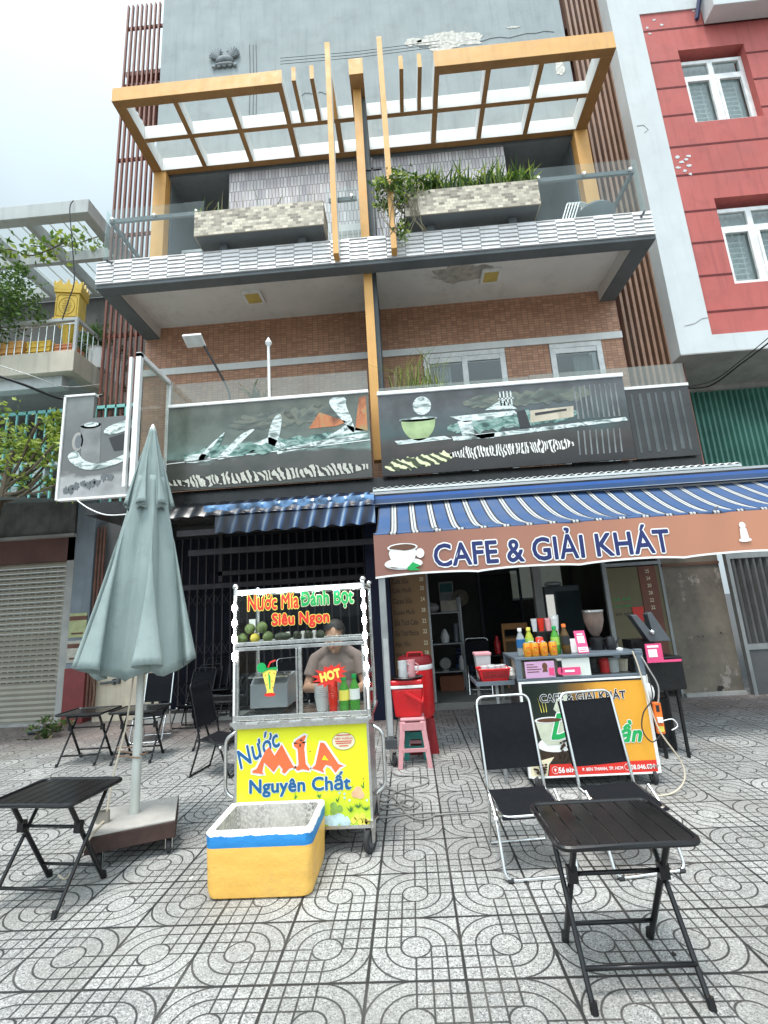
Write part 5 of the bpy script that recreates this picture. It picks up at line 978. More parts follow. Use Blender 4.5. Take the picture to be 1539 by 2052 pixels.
# panel artwork
x,z=J3(515,1500); text('Nước',.31,.125,FM(x,-.0075,z,27),'blue_print',PN,bold=.02,outline=.06,om='white_print',shear=.3)
def cutletter(name,polys,outl=.014):
    rr=[]
    for P in polys:
        c=Vector((sum(p[0] for p in P)/len(P),sum(p[1] for p in P)/len(P)))
        n=len(P); o=[]
        for i in range(n):
            a=Vector(P[i-1]);b_=Vector(P[i]);c_=Vector(P[(i+1)%n]); d1=(b_-a).normalized();d2=(c_-b_).normalized(); nn=Vector((d1.y+d2.y,-d1.x-d2.x)); 
            nn=nn.normalized() if nn.length>1e-6 else nn
            o.append((b_.x-nn.x*outl,b_.y-nn.y*outl))
        ar=sum(P[i-1][0]*P[i][1]-P[i][0]*P[i-1][1] for i in range(n)); o=[(2*P[i][0]-o[i][0],2*P[i][1]-o[i][1]) if ar>0 else o[i] for i in range(n)]
        rr.append((P,o))
    JB(name,mat('coral_print',(.80,.15,.05),.35,0,.12,6,.0),lambda b:[b.prism(P,.001,0,'y',-.0085) for P,o in rr],parent=PN)
    JB('letter_outline','white_print',lambda b:[b.prism(o,.001,0,'y',-.0065) for P,o in rr],parent=PN)
def PJ(L_): return [J3(400+a/3.346,1430+b_/3.346) for a,b_ in L_]
cutletter('letter_m',[PJ([(350,400),(350,382),(375,372),(460,222),(545,205),(560,212),(640,365),(640,385),(600,382),(565,412),(545,400),(560,375),(515,300),(470,370),(490,345),(440,385),(425,415),(350,400)][:1]+[(352,385),(380,372),(440,250),(465,225),(500,285),(548,208),(620,345),(638,362),(600,370),(570,405),(550,395),(555,375),(530,345),(495,395),(430,330),(418,395),(430,410),(395,405)])[::-1]])
cutletter('letter_i',[PJ([(628,205),(705,200),(700,235),(710,340),(735,370),(735,385),(690,375),(655,385),(640,372),(662,345),(655,240),(632,222)])[::-1],PJ([(640,185),(700,148),(712,150),(700,185),(672,205),(640,195)])[::-1]])
cutletter('letter_a',[PJ([(808,195),(835,200),(930,340),(968,352),(940,362),(910,400),(880,355),(845,345),(825,375),(835,400),(800,385),(750,370),(775,345)])[::-1]])
JB('letter_hole','juice_panel',lambda b:b.prism(PJ([(835,280),(862,315),(818,312)])[::-1],.001,0,'y',-.0105),parent=PN)
x,z=J3(600,1573); text('Nguyên Chất',.66,.135,FM(x,-.0075,z),'blue_print',PN,bold=.035,outline=.06,om='white_print')
x,z=J3(688,1486); JB('oval_label','cream_print',lambda b:b.prism(ell(x,z,.075,.052),.001,0,'y',-.0062),parent=PN); JB('oval_edge','brown_print',lambda b:b.tube([(p[0],-.0065,p[1]) for p in ell(x,z,.075,.052)],.0012,4,closed=True),parent=PN)
text('VIỆT THỐNG',.12,.018,FM(x,-.0085,z+.018),'red_print',PN,bold=.02)
JB('small_print','red_print',lambda b:[b.box(x-w_,x+w_,-.0085,-.0075,z+dz,z+dz+.005) for w_,dz in ((.045,.035),(.055,-.002),(.05,-.014),(.03,-.03))],parent=PN)
mat('fruit_green',(.25,.42,.08),.4,0,.25,20,.1); mat('lemon',(.75,.68,.1),.4,0,.1,20); mat('peach',(.75,.45,.25),.5,0,.15,20); mat('ice_blue',(.5,.68,.74),.3,0,.3,18); mat('leaf_flat',(.05,.2,.04),.6)
def fr(px,py,r1,r2): x,z=J3(px,py); return ell(x,z,r1,r2,0,360,16)
JB('printed_limes','fruit_green',lambda b:[b.prism(fr(px,py,.022,.022),.001,0,'y',-.0062-.0003*k) for k,(px,py) in enumerate(((668,1616),(680,1622),(668,1627)))],parent=PN)
JB('printed_peaches','peach',lambda b:[b.prism(fr(px,py,.026,.024),.001,0,'y',-.0062-.0003*k) for k,(px,py) in enumerate(((712,1592),(722,1594),(717,1585)))],parent=PN)
JB('printed_pineapple','lemon',lambda b:([b.prism(fr(px,py,.018,.02),.001,0,'y',-.0064) for px,py in ((715,1638),(708,1645),(726,1637),(722,1648),(731,1648),(736,1647))]),parent=PN)
rng=random.Random(6)
def leaves(b):
    for px,py,n_ in ((702,1628,9),(718,1620,12),(733,1625,9),(676,1608,5),(700,1582,6),(728,1580,6),(590,1602,5),(640,1600,6)):
        x,z=J3(px,py)
        for k in range(n_): a=R(rng.uniform(20,160)); l=rng.uniform(.02,.045); b.prism([(x-.004,z),(x+.004,z),(x+l*math.cos(a),z+l*math.sin(a))],.001,0,'y',-.0068-.0001*k)
JB('printed_leaves','leaf_flat',leaves,parent=PN)
JB('printed_ice','ice_blue',lambda b:([blob(b,J3(650+6*k,1640+rng.uniform(-6,12))[0],J3(655,1648+rng.uniform(-8,5))[1],.06,.05,-.0062-.0001*k,.001,k,10) for k in range(8)],[b.prism(fr(px,py,.007,.007),.001,0,'y',-.0063) for px,py in ((690,1592),(680,1590),(700,1605),(735,1605),(690,1600),(742,1600))]),parent=PN)
JB('panel_scuffs','brown_print',lambda b:[blob(b,*J3(px,py),w_,h_,-.0098,.0008,int(px),9,.15) for px,py,w_,h_ in ((603,1484,.022,.012),(601,1494,.014,.02),(621,1506,.012,.006),(728,1561,.01,.006),(585,1528,.005,.004),(560,1550,.004,.004))],parent=PN)
# contents
def bottle(nm,lab,x,y,z,h,r,liq,cap,label=None,txt=None,grp=None,tm='white_print'):
    t=thing(nm,lab,'bottle',(x,y,z),group=grp); k=h/.24
    b=MB(); b.lathe([(r*.8,0),(r,.01*k),(r,.06*k),(r*.92,.08*k),(r,.1*k),(r,.14*k),(r*.75,.17*k),(r*.42,.2*k),(r*.4,.215*k)],18); b.build('bottle_body',MC[liq],t,smooth=True)
    b=MB(); b.lathe([(r*.48,.213*k),(r*.5,.216*k),(r*.48,.24*k),(.001,.242*k)],14); b.build('cap',MC[cap],t,smooth=True)
    if label: b=MB(); b.lathe([(r*1.02,.075*k),(r*1.02,.145*k)],18); b.build('label',MC[label],t,smooth=True)
    if txt: text(txt,r*1.3,None,FM(0,-r*1.05,.11*k),tm,t,bold=.05)
    return t
def liquid(name,c,a=.35):
    q=N(name); q.col(c); q.b.inputs['Roughness'].default_value=.08; q.b.inputs['IOR'].default_value=1.4; tr=q.n('ShaderNodeBsdfTransparent'); tr.inputs[0].default_value=(*[min(1,.35+.65*v) for v in c],1); mx=q.n('ShaderNodeMixShader'); mx.inputs[0].default_value=1-a; q.l(tr.outputs[0],mx.inputs[1]); q.l(q.b.outputs[0],mx.inputs[2]); q.l(mx.outputs[0],q.out.inputs[0]); MC[name]=q.m
liquid('liquid_green',(.1,.4,.06)); liquid('liquid_yellow',(.5,.55,.06)); liquid('liquid_clear',(.75,.8,.8),.7); liquid('liquid_dark',(.09,.05,.015),.1); liquid('cup_red',(.75,.04,.02),.25); liquid('cup_clear',(.75,.77,.77),.45); liquid('cup_pink',(.8,.4,.42),.2)
p=aty(690,1400,1.2); bottle('drink_bottle','green drink bottle in the juice cart with a yellow label, left of the pair',p.x,1.2,.813,.23,.036,'liquid_green','green_print','yellow_print',None,'bottles in the juice cart')
p=aty(711,1400,1.2); bottle('drink_bottle','green drink bottle in the juice cart with a white label, right of the pair',p.x,1.2,.813,.24,.036,'liquid_green','green_print','white_print',None,'bottles in the juice cart')
def cups(lab,x,y,z,n,r,m_,grp=None,h=.012):
    t=thing('cup_stack',lab,'cups',(x,y,z),group=grp)
    b=MB(); b.lathe([(r*.7,0),(r*.95,.09)]+[(r*(1.0 if i%2 else .9),.09+i*h*.5) for i in range(n*2)]+[(r,.09+n*h)],18); b.build('cups',MC[m_],t,smooth=True); return t
p=aty(643,1410,1.2); t=cups('clear plastic cups stacked inside the juice cart',p.x,1.25,.813,7,.055,'cup_clear')
p=aty(668,1410,1.2); t=cups('red plastic cups stacked beside the green bottles',p.x,1.2,.813,13,.036,'cup_red')
p=aty(541,1400,1.25); t=thing('juice_press','grey metal cane press housing inside the juice cart','machine',(p.x,1.22,.813)); b=MB(); b.prism([(0,.04),(.3,.04),(.3,.25),(.08,.25),(0,.2)],.27,0,'x',-.135); b.build('housing',mat('press_grey',(.28,.3,.32),.45,.4,.1,5,.05),t,bevel=.006); b=MB(); b.box(-.11,.11,.03,.28,0,.04); b.build('base',MC['black_metal'],t); b=MB(); b.box(-.13,.15,-.02,.1,.255,.265,M=Matrix.Rotation(R(8),4,'X')); b.build('lid',MC['steel'],t)
mat('avocado',(.025,.035,.015),.35,0,.3,25,.3); mat('pomelo',(.09,.13,.035),.5,0,.3,25,.4); mat('orange_fruit',(.42,.34,.04),.5,0,.2,25,.3)
for px,py,r_,m_,lab in ((486,1281,.036,'pomelo','green fruit at the far left end of the cart shelf'),(511,1281,.034,'orange_fruit','yellowish fruit in the middle of the fruit pile'),(500,1266,.038,'pomelo','green fruit resting above the left two'),(524,1264,.04,'pomelo','green fruit on top of the pile, highest of all'),(537,1278,.038,'pomelo','green fruit at the right end of the pile')):
    p=aty(px,py,1.12); z_=1.306+r_ if py>1275 else 1.306+r_*2.6; t=thing('fruit',lab,'fruit',(p.x,1.12 if py>1275 else 1.13,z_),group='round fruit on the cart shelf'); b=MB(); b.ball((0,0,0),r_,16); b.build('skin',MC[m_],t,smooth=True); b=MB(); b.lathe([(.004,r_*.97),(.003,r_*1.1)],6); b.build('stem',MC['bark'],t)
for k,px in enumerate((566,596,619,642)):
    p=aty(px,1272,1.12); t=thing('avocado',('long dark avocado lying beside the green fruit pile','dark avocado second from the fruit pile on the shelf','dark avocado third from the fruit pile on the shelf','round dark avocado nearest the woman\'s face')[k],'fruit',(p.x,1.12,1.339),group='avocados on the cart shelf'); b=MB()
    M_=Matrix.Rotation(R(90 if k==0 else 70),4,'Y' if k==0 else 'X'); b.lathe([(.001,-.055),(.02,-.05),(.032,-.02),(.031,.01),(.022,.04),(.012,.06),(.001,.065)] if k<3 else [(.001,-.035),(.022,-.028),(.033,0),(.022,.028),(.001,.035)],14,M=M_); b.build('skin',MC['avocado'],t,smooth=True)
    if k<3: b=MB(); b.box(-.03,.03,-.02,.03,-.033,-.028); b.box(.025,.045,.0,.04,-.03,.03); b.build('paper',MC['white_paint'],t)
# ================================================================ woman
def remeshed(name,fn,m_,parent,vox=.006,sm=6):
    b=MB(); fn(b); o=b.build(name,m_,None); r_=o.modifiers.new('r','REMESH'); r_.mode='VOXEL'; r_.voxel_size=vox; s_=o.modifiers.new('s','SMOOTH'); s_.iterations=sm; s_.factor=.5
    dg=bpy.context.evaluated_depsgraph_get(); me=bpy.data.meshes.new_from_object(o.evaluated_get(dg)); old=o.data; o.modifiers.clear(); o.data=me; bpy.data.meshes.remove(old); me.polygons.foreach_set('use_smooth',[True]*len(me.polygons)); me.materials.clear()
    for x in (m_ if isinstance(m_,(list,tuple)) else [m_]): me.materials.append(x)
    o.parent=parent; return o
WM=thing('person','woman in taupe T-shirt looking down, preparing a drink behind the juice cart','person',(-.36,1.78,0))
mat('skin',(.42,.24,.16),.55,0,.06,10,.05); mat('shirt',(.19,.145,.13),.9,0,.08,12,.2); mat('hair',(.007,.006,.005),.6,0,.3,40,.4); mat('trousers',(.03,.03,.04),.9)
Hd=Matrix.Translation((.0,-.07,1.29))@Matrix.Rotation(R(14),4,'X')@Matrix.Rotation(R(4),4,'Y')
SHL=(Vector((-.175,0,1.12)),Vector((.175,0,1.12))); ELB=(Vector((-.24,-.06,.9)),Vector((.23,-.05,.9))); WRI=(Vector((-.04,-.27,.93)),Vector((.16,-.28,.89)))
def hand(b,wr,d,side):
    d=d.normalized(); up=Vector((0,0,1)); s_=d.cross(up).normalized()*side; pc=wr+d*.045
    b.tube([wr,pc,wr+d*.075],[.021,.026,.024],10)
    for i,(o_,l) in enumerate(((-.027,.055),(-.009,.065),(.009,.062),(.026,.048))):
        a=wr+d*.07+s_*o_; m1=a+d*l*.55+Vector((0,0,-.008)); e=m1+d*l*.25+Vector((0,0,-.03)); b.tube([a,m1,e],[.0085,.008,.0065],8)
    a=wr+d*.025-s_*.022; b.tube([a,a+d*.03-s_*.018+Vector((0,0,-.01)),a+d*.055-s_*.01+Vector((0,0,-.025))],[.011,.0095,.008],8)
def body(b):
    Hh=lambda p: Hd@Vector(p)
    b.ball((0,0,.02),.088,18,0,.88,1.05,1.22,Hd); b.ball((0,-.03,-.045),.062,14,0,.92,.95,1.0,Hd)
    b.tube([Hh((0,-.085,.015)),Hh((0,-.108,-.022))],[.008,.015],8); b.ball((0,-.083,-.058),.017,10,0,1.5,.7,.5,Hd); b.ball((0,-.078,-.093),.02,10,0,1,.7,.8,Hd)
    for s in (-1,1): b.ball((s*.034,-.074,.012),.019,10,0,1.1,.6,.6,Hd); b.ball((s*.036,-.082,.036),.016,8,0,1.5,.5,.35,Hd); b.ball((s*.08,.01,-.01),.024,10,0,.35,.7,1.2,Hd); b.ball((s*.045,-.055,-.035),.03,10,0,1,.8,1,Hd)
    b.tube([Hh((0,.02,-.05)),(0,.01,1.15)],[.05,.055],14)
    b.ball((0,0,1.02),.16,16,0,1.05,.62,1.05); b.ball((0,.0,.86),.145,16,0,.95,.65,1.3); b.ball((0,.01,.74),.16,16,0,1.05,.7,.8); b.tube([SHL[0],(0,.012,1.15),SHL[1]],[.036,.042,.036],12)
    for i in (0,1):
        b.tube([SHL[i],(SHL[i]+ELB[i])/2,ELB[i]],[.045,.04,.033],12); b.ball(ELB[i],.037,10); b.tube([ELB[i],ELB[i].lerp(WRI[i],.35),WRI[i]],[.036,.036,.022],12); hand(b,WRI[i],WRI[i]-ELB[i]+Vector((.0,-.05,-.02)),1 if i else -1)
        s=-1 if i==0 else 1; b.tube([(s*.08,0,.72),(s*.085,.0,.4),(s*.085,.01,.09)],[.085,.058,.04],12); b.ball((s*.085,-.05,.04),.042,12,0,.9,2.2,.8)
remeshed('body',body,MC['skin'],WM,.006,5)
def shirt(b):
    b.ball((0,0,1.02),.165,16,0,1.0,.66,1.0); b.ball((0,0,.86),.16,16,0,.98,.72,1.2); b.tube([(0,.0,.8),(0,0,.66)],[.16,.165],18); b.tube([SHL[0],(-.08,.01,1.17),(.08,.01,1.17),SHL[1]],[.05,.06,.06,.05],12)
    for i in (0,1): e=SHL[i].lerp(ELB[i],.62); b.tube([SHL[i],SHL[i].lerp(ELB[i],.3),e],[.054,.058,.06],14); b.ball(SHL[i],.052,12)
remeshed('t_shirt',shirt,MC['shirt'],WM,.007,6)
def trous(b):
    for s in (-1,1): b.tube([(s*.075,0,.76),(s*.085,0,.4),(s*.085,.01,.12)],[.1,.075,.06],14)
    b.ball((0,.01,.74),.165,16,0,1.06,.74,.7)
remeshed('trousers',trous,MC['trousers'],WM,.01,4)
def hair(b):
    b.ball((0,.018,.042),.096,18,0,.93,1.03,1.08,Hd); b.ball((0,.1,.02),.05,12,0,1,1,1,Hd)
    for s in (-1,1): b.tube([Hd@Vector((s*.02,-.072,.095)),Hd@Vector((s*.066,-.05,.055)),Hd@Vector((s*.08,-.01,-.0))],[.02,.022,.018],8)
ho=remeshed('hair',hair,MC['hair'],WM,.006,4)
# carve hair away from the face
import bmesh
bm=bmesh.new(); bm.from_mesh(ho.data); Hi=Hd.inverted(); dl=[v for v in bm.verts if (lambda q_: q_.y<-.025 and q_.z<.098-.35*abs(q_.x) and abs(q_.x)<.075)(Hi@v.co)]; bmesh.ops.delete(bm,geom=dl,context='VERTS'); bm.to_mesh(ho.data); bm.free()
b=MB()
for s in (-1,1): b.tube([Hd@Vector((s*(.018+.008*k),-.0905+.0016*k*k*.5+.0,.034+.003*math.sin(k))) for k in range(5)],[.0015,.003,.003,.0025,.001],6)
for s in (-1,1): b.tube([Hd@Vector((s*(.02+.007*k),-.0885+.001*k*k*.6,.008-.001*(2-k)**2)) for k in range(5)],.002,6)
b.build('eyebrows',MC['hair'],WM)
b=MB(); b.ball((0,-.0935,-.058),.016,10,0,1.5,.35,.35,Hd); b.build('lips',mat('lip',(.3,.1,.08),.5),WM,smooth=True)
# ================================================================ foam box
q=N('foam_paint'); sp=q.n('ShaderNodeSeparateXYZ'); q.l(q.tc.outputs['Object'],sp.inputs[0]); zz=q.math('ADD',sp.outputs[2],q.math('MULTIPLY',q.math('SUBTRACT',q.noise(16,5,stretch=(1,1,.5)),.5),.035))
sm=q.noise(5,5,stretch=(.6,1,3)); yel=q.mix(q.rng(sm,.35,.65),(.78,.43,.085),(.85,.50,.11)); scr=q.noise(12,6,stretch=(.3,1,4),rough=.7); yel=q.mix(q.rng(scr,.66,.7,0,.35),yel,(.86,.62,.25)); scr2=q.noise(7,6,stretch=(.5,1,3),rough=.7); yel=q.mix(q.rng(scr2,.66,.7,0,.5),yel,(.4,.26,.1)); 
blu=q.mix(q.rng(sm,.3,.7),(.008,.15,.42),(.02,.24,.55)); dg_=q.noise(3,7,stretch=(1,1,1.5),rough=.75); yel=q.mix(q.rng(dg_,.55,.68,0,.45),yel,(.52,.33,.12)); c_=q.mix(q.rng(q.math('ADD',sp.outputs[2],q.math('MULTIPLY',q.math('SUBTRACT',q.noise(30,3),.5),.004)),.2540,.2555),yel,blu); c_=q.mix(q.rng(zz,.312,.3135),c_,(.8,.8,.78)); q.col(c_); q.b.inputs['Roughness'].default_value=.5; q.bump(q.math('ADD',q.noise(40,5),q.math('MULTIPLY',q.noise(9,5),1.5)),.6,.004); MC['foam_paint']=q.m
q=N('foam_inside'); f=q.noise(55,6,rough=.75); g=q.noise(7,5,stretch=(1,1,.4)); c_=q.mix(q.rng(f,.38,.62),(.12,.11,.10),(.62,.6,.56)); q.col(q.mix(q.rng(g,.35,.65,0,.7),c_,(.55,.53,.48))); q.b.inputs['Roughness'].default_value=.9; q.bump(f,.6,.004); MC['foam_inside']=q.m
FB=thing('foam_box','open foam box painted yellow with a blue band and white rim, dirty inside','box',(-.64,.80,0))
def foam(b):
    def ring(hx,hy,z,r,n=5,dx=0):
        P=[]
        for cx,cy,a0 in ((hx-r,hy-r,0),(-hx+r,hy-r,90),(-hx+r,-hy+r,180),(hx-r,-hy+r,270)):
            for k in range(n+1): a=R(a0+90*k/n); P.append((cx+r*math.cos(a)+dx,cy+r*math.sin(a),z))
        return P
    prof=[(.27,.19,0,.05),(.285,.207,.012,.05),(.292,.212,.05,.045),(.297,.216,.25,.04),(.298,.217,.325,.035),(.292,.211,.334,.034),(.268,.187,.334,.03),(.262,.181,.325,.028)]
    rs=[ring(*p) for p in prof]; n=len(rs[0]); vs=[v for r_ in rs for v in r_]; b.add(vs,[(i*n+k,i*n+(k+1)%n,(i+1)*n+(k+1)%n,(i+1)*n+k) for i in range(len(rs)-1) for k in range(n)]); b.add(rs[0],[tuple(range(n))[::-1]])
b=MB(); foam(b); fo=b.build('shell',MC['foam_paint'],FB,smooth=True)
for v in fo.data.vertices:
    if v.co.z>.3: v.co.z+=.009*noise.noise(v.co*14)+.004*noise.noise(v.co*45); v.co.x+=.005*noise.noise(v.co*25)
def foin(b):
    def ring(hx,hy,z,r,n=5):
        P=[]
        for cx,cy,a0 in ((hx-r,hy-r,0),(-hx+r,hy-r,90),(-hx+r,-hy+r,180),(hx-r,-hy+r,270)):
            for k in range(n+1): a=R(a0+90*k/n); P.append((cx+r*math.cos(a),cy+r*math.sin(a),z))
        return P
    rs=[ring(.2615,.1805,.326,.028),ring(.25,.17,.2,.028),ring(.24,.16,.05,.028)]; n=len(rs[0]); b.add([v for r_ in rs for v in r_],[(i*n+k,(i+1)*n+k,(i+1)*n+(k+1)%n,i*n+(k+1)%n) for i in range(2) for k in range(n)]); b.add(rs[2],[tuple(range(n))])
b=MB(); foin(b); b.build('lining',MC['foam_inside'],FB,smooth=True)

t=thing('paper_note','small white paper note stuck behind the upper left glass of the juice cart','note',tuple(aty(499,1268,1.4))); b=MB(); b.box(0,.05,0,.003,0,.1); b.build('paper',MC['white_paint'],t)
# ================================================================ folding tables
def make_table(lab,gloss=False):
    t=thing('folding_table',lab,'table',group='black folding metal tables'); hw,hd,z=.27,.21,.54
    P=ucorner([(0,-hd,z),(hw,-hd,z),(hw,hd,z),(-hw,hd,z),(-hw,-hd,z),(0,-hd,z)],.05)
    b=MB(); b.tube(P[:-1],.012,8,closed=True); b.build('rim',MC['black_metal'],t,smooth=True)
    b=MB(); n=7; w_=(2*hw-.03)/n
    for k in range(n): x=-hw+.015+w_*k; b.box(x+.002,x+w_-.002,-hd+.005,hd-.005,z-.006,z+.004)
    b.box(-hw+.01,hw-.01,-hd+.02,-hd+.05,z-.018,z-.007); b.box(-hw+.01,hw-.01,hd-.05,hd-.02,z-.018,z-.007)
    b.build('tabletop',MC['table_black'],t,bevel=.0025)
    for s in (-1,1):
        b=MB(); b.tube([(s*.21,-.19,0),(s*.21,.15,z-.02)],.011,8); b.tube([(s*.21,-.195,0),(s*.21,-.185,.035)],.015,8); b.build('leg',MC['black_metal'],t,smooth=True)
        b=MB(); b.tube([(s*.185,.19,0),(s*.185,-.12,z-.02)],.013,8); b.tube([(s*.185,.195,0),(s*.185,.185,.035)],.017,8); b.box(s*.185-.02,s*.185+.02,-.05,-.02,.34,.40); b.build('leg',MC['black_metal'],t)
    b=MB()
    for x,y,zz in ((.21,-.13,.1),(.185,.13,.1),(.185,-.035,.37),(.21,.14,.5),(.185,-.11,.5)): b.tube([(-x,y,zz),(x,y,zz)],.009,8)
    b.build('crossbar',MC['black_metal'],t,smooth=True)
    return t
mat('table_black',(.010,.010,.010),.2,0,.08,3,.0,spec=.5)
T0=make_table('black slatted folding table at the front right, before the two silver framed chairs'); T0.location=(1.05,.02,0); T0.rotation_euler=(0,0,R(1))
for loc,rz,lab in (((-1.88,.70,0),-6,'black folding table at the left edge, beside the parasol base'),((-3.53,3.38,0),2,'black folding table far left near the red plinth'),((-2.9,3.36,0),4,'black folding table just left of the parasol pole, beside the far left one'),((-2.15,3.75,0),-4,'black folding table in the shade behind the tilted black chair')):
    c=copy_tree(T0); c.location=loc; c.rotation_euler=(0,0,R(rz)); c['label']=lab
# ================================================================ lounge chairs
def make_chair(lab,fm,grp):
    t=thing('folding_chair',lab,'chair',group=grp); hw=.178
    b=MB(); b.tube(ucorner([(-hw,.235,0),(-hw,.13,.32),(-hw,.26,.87),(hw,.26,.87),(hw,.13,.32),(hw,.235,0)],.06,6),.0095,10); b.tube([(-hw,.23,.012),(hw,.23,.012)],.008,8); b.build('back_frame',MC[fm],t,smooth=True)
    b=MB(); b.tube(ucorner([(-hw-.022,.02,.36),(-hw-.022,-.1,.27),(-hw-.022,-.2,.01),(hw+.022,-.2,.01),(hw+.022,-.1,.27),(hw+.022,.02,.36)],.05,6),.0095,10); b.build('front_legs',MC[fm],t,smooth=True)
    b=MB(); b.tube(ucorner([(-hw,.14,.335),(-hw,-.16,.3),(hw,-.16,.3),(hw,.14,.335)],.05,5),.009,8); b.build('seat_frame',MC[fm],t,smooth=True)
    def sheet(b,prof,w_):
        n=10;vs=[]
        for (y,z) in prof:
            for k in range(n+1): x=-w_+2*w_*k/n; sag=.010*(1-(x/w_)**2); vs.append((x,y+sag*.8,z-sag*.5))
        m_=len(prof); b.add(vs,[(i*(n+1)+k,i*(n+1)+k+1,(i+1)*(n+1)+k+1,(i+1)*(n+1)+k) for i in range(m_-1) for k in range(n)])
    P=[(.165+.09*k/8+.006*math.sin(k*.9),.45+.37*k/8) for k in range(9)]
    b=MB(); sheet(b,P,hw+.012); sheet(b,[(y+.012,z) for y,z in P],hw+.012); o=b.build('back_cloth',MC['black_fabric'],t,smooth=True); 
    b=MB(); sheet(b,[(.14,.345),(.06,.33),(-.03,.315),(-.12,.308),(-.17,.305),(-.178,.297),(-.165,.288)],hw-.0); sheet(b,[(.14,.335),(.06,.32),(-.03,.305),(-.12,.298),(-.16,.29)],hw); b.build('seat_cloth',MC['black_fabric'],t,smooth=True)
    for s in (-1,1):
        b=MB(); b.ball((s*(hw+.022),-.1,.275),.014,8); b.build('hinge_cap',MC['white_plastic'],t,smooth=True); b=MB(); b.tube([(s*(hw+.022)-s*.01,-.2,.01),(s*(hw+.022)-s*.04,-.2,.01)],.013,8); b.build('foot_cap',MC['rubber'],t,smooth=True)
    return t
C0=make_chair('silver framed chair with black cloth at the front, left of the pair','chrome','silver framed folding chairs'); C0.location=(.875,.88,0); C0.rotation_euler=(0,0,R(5))
for loc,rz,lab in (((1.44,.88,0),9,'silver framed chair with black cloth behind the front table, right of the pair'),((-3.25,4.25,0),8,'silver framed chair with black cloth in the shade behind the parasol pole'),((-1.5,4.9,0),30,'silver framed chair in the dark behind the juice cart'),((1.35,5.9,.1),170,'silver framed chair inside the cafe room behind the red basket')):
    c=copy_tree(C0); c.location=loc; c.rotation_euler=(0,0,R(rz)); c['label']=lab
K0=make_chair('black framed chair tilted sideways to the left of the juice cart','black_metal','black framed folding chairs'); K0.location=(-1.72,2.78,0); K0.rotation_euler=(0,0,R(82))
for k,(loc,rx,rz) in enumerate((((-2.95,4.75,.0),-14,0),((-2.88,4.9,.02),-12,3),((-2.78,5.0,.1),-10,6),((-2.66,5.08,.16),-8,4))):
    c=copy_tree(K0); c.location=loc; c.rotation_euler=(R(rx),0,R(rz)); c['label']=('folded black chair at the front of the stack by the gate','second black chair in the stack by the gate','third black chair in the stack by the gate','rearmost black chair in the stack, against the gate')[k]
# ================================================================ parasol
PA=thing('parasol','closed pale green parasol standing on a wheeled concrete slab at the left','parasol',(-1.72,1.25,0))
q=N('canvas'); f=q.noise(2.5,5); c_=q.mix(q.rng(f,.3,.7),(.25,.315,.305),(.32,.39,.38)); st=q.noise(6,7,rough=.75); c_=q.mix(q.rng(st,.55,.70,0,.5),c_,(.19,.235,.225)); s3=q.noise(9,4,stretch=(2,2,.2)); c_=q.mix(q.rng(s3,.55,.75,0,.35),c_,(.2,.25,.24)); q.col(c_); q.b.inputs['Roughness'].default_value=.85; wr=q.math('ADD',q.math('MULTIPLY',q.noise(7,4,stretch=(1.6,1.6,.5)),4.0),q.math('MULTIPLY',q.noise(220,2),.12)); q.bump(wr,.55,.006); tb=q.n('ShaderNodeBsdfTranslucent'); tb.inputs[0].default_value=(.34,.43,.41,1); mx=q.n('ShaderNodeMixShader'); mx.inputs[0].default_value=.15; q.l(q.b.outputs[0],mx.inputs[1]); q.l(tb.outputs[0],mx.inputs[2]); q.l(mx.outputs[0],q.out.inputs[0]); MC['canvas']=q.m
def canopy(b,z0,z1,r0,r1,amp0,amp1,nf,ph,drop,cx=0,seed=0,na=160,nz=26,tw=0):
    rng=random.Random(seed); off=[rng.uniform(-.25,.25) for _ in range(nf)]; am=[rng.uniform(.75,1.25) for _ in range(nf)]
    vs=[]
    for j in range(nz+1):
        t=j/nz
        for k in range(na):
            a=2*math.pi*k/na; s_=(a*nf/(2*math.pi)+ph)%nf; i=int(s_); u=s_-i; 
            w_=(math.sin(math.pi*min(1,max(0,u+off[i]*.3*math.sin(math.pi*u)))))**.75   # lobes with sharp valleys
            r_=r1+(r0-r1)*t**1.05; am_=(amp1+(amp0-amp1)*t)*am[i]; rr=r_*(1-am_+am_*w_*1.15)
            aa=a+tw*t*.25*math.sin(2*math.pi*u)*(.9 if nf<9 else .5)
            z=z1+(z0-z1)*t - drop*t**6*(1-w_)+drop*.5*t**6*w_*.3
            vs.append((cx*t+rr*math.cos(aa),rr*math.sin(aa)*.92,z))
    b.add(vs,[(j*na+k,j*na+(k+1)%na,(j+1)*na+(k+1)%na,(j+1)*na+k) for j in range(nz) for k in range(na)])
b=MB(); canopy(b,1.20,2.62,.40,.10,.50,.30,6,.35,.10,-.04,3,tw=2.2); cp=b.build('canopy',MC['canvas'],PA,smooth=False)
cp.data.polygons.foreach_set('use_smooth',[True]*len(cp.data.polygons)); so_=cp.modifiers.new('thickness','SOLIDIFY'); so_.thickness=.004
b=MB(); canopy(b,2.38,3.04,.178,.022,.3,.3,7,.1,.05,0,5,nz=18,tw=1.8); vt=b.build('vent_cap',MC['canvas'],PA,smooth=False); vt.data.polygons.foreach_set('use_smooth',[True]*len(vt.data.polygons)); so_=vt.modifiers.new('thickness','SOLIDIFY'); so_.thickness=.004
b=MB(); b.lathe([(.018,3.0),(.02,3.04),(.01,3.07),(.001,3.08)],12); b.build('finial',MC['white_plastic'],PA,smooth=True)
mat('pole_paint',(.55,.57,.53),.5,.2,.08,4,.05,.0,dirt=(.32,.25,.17,.55))
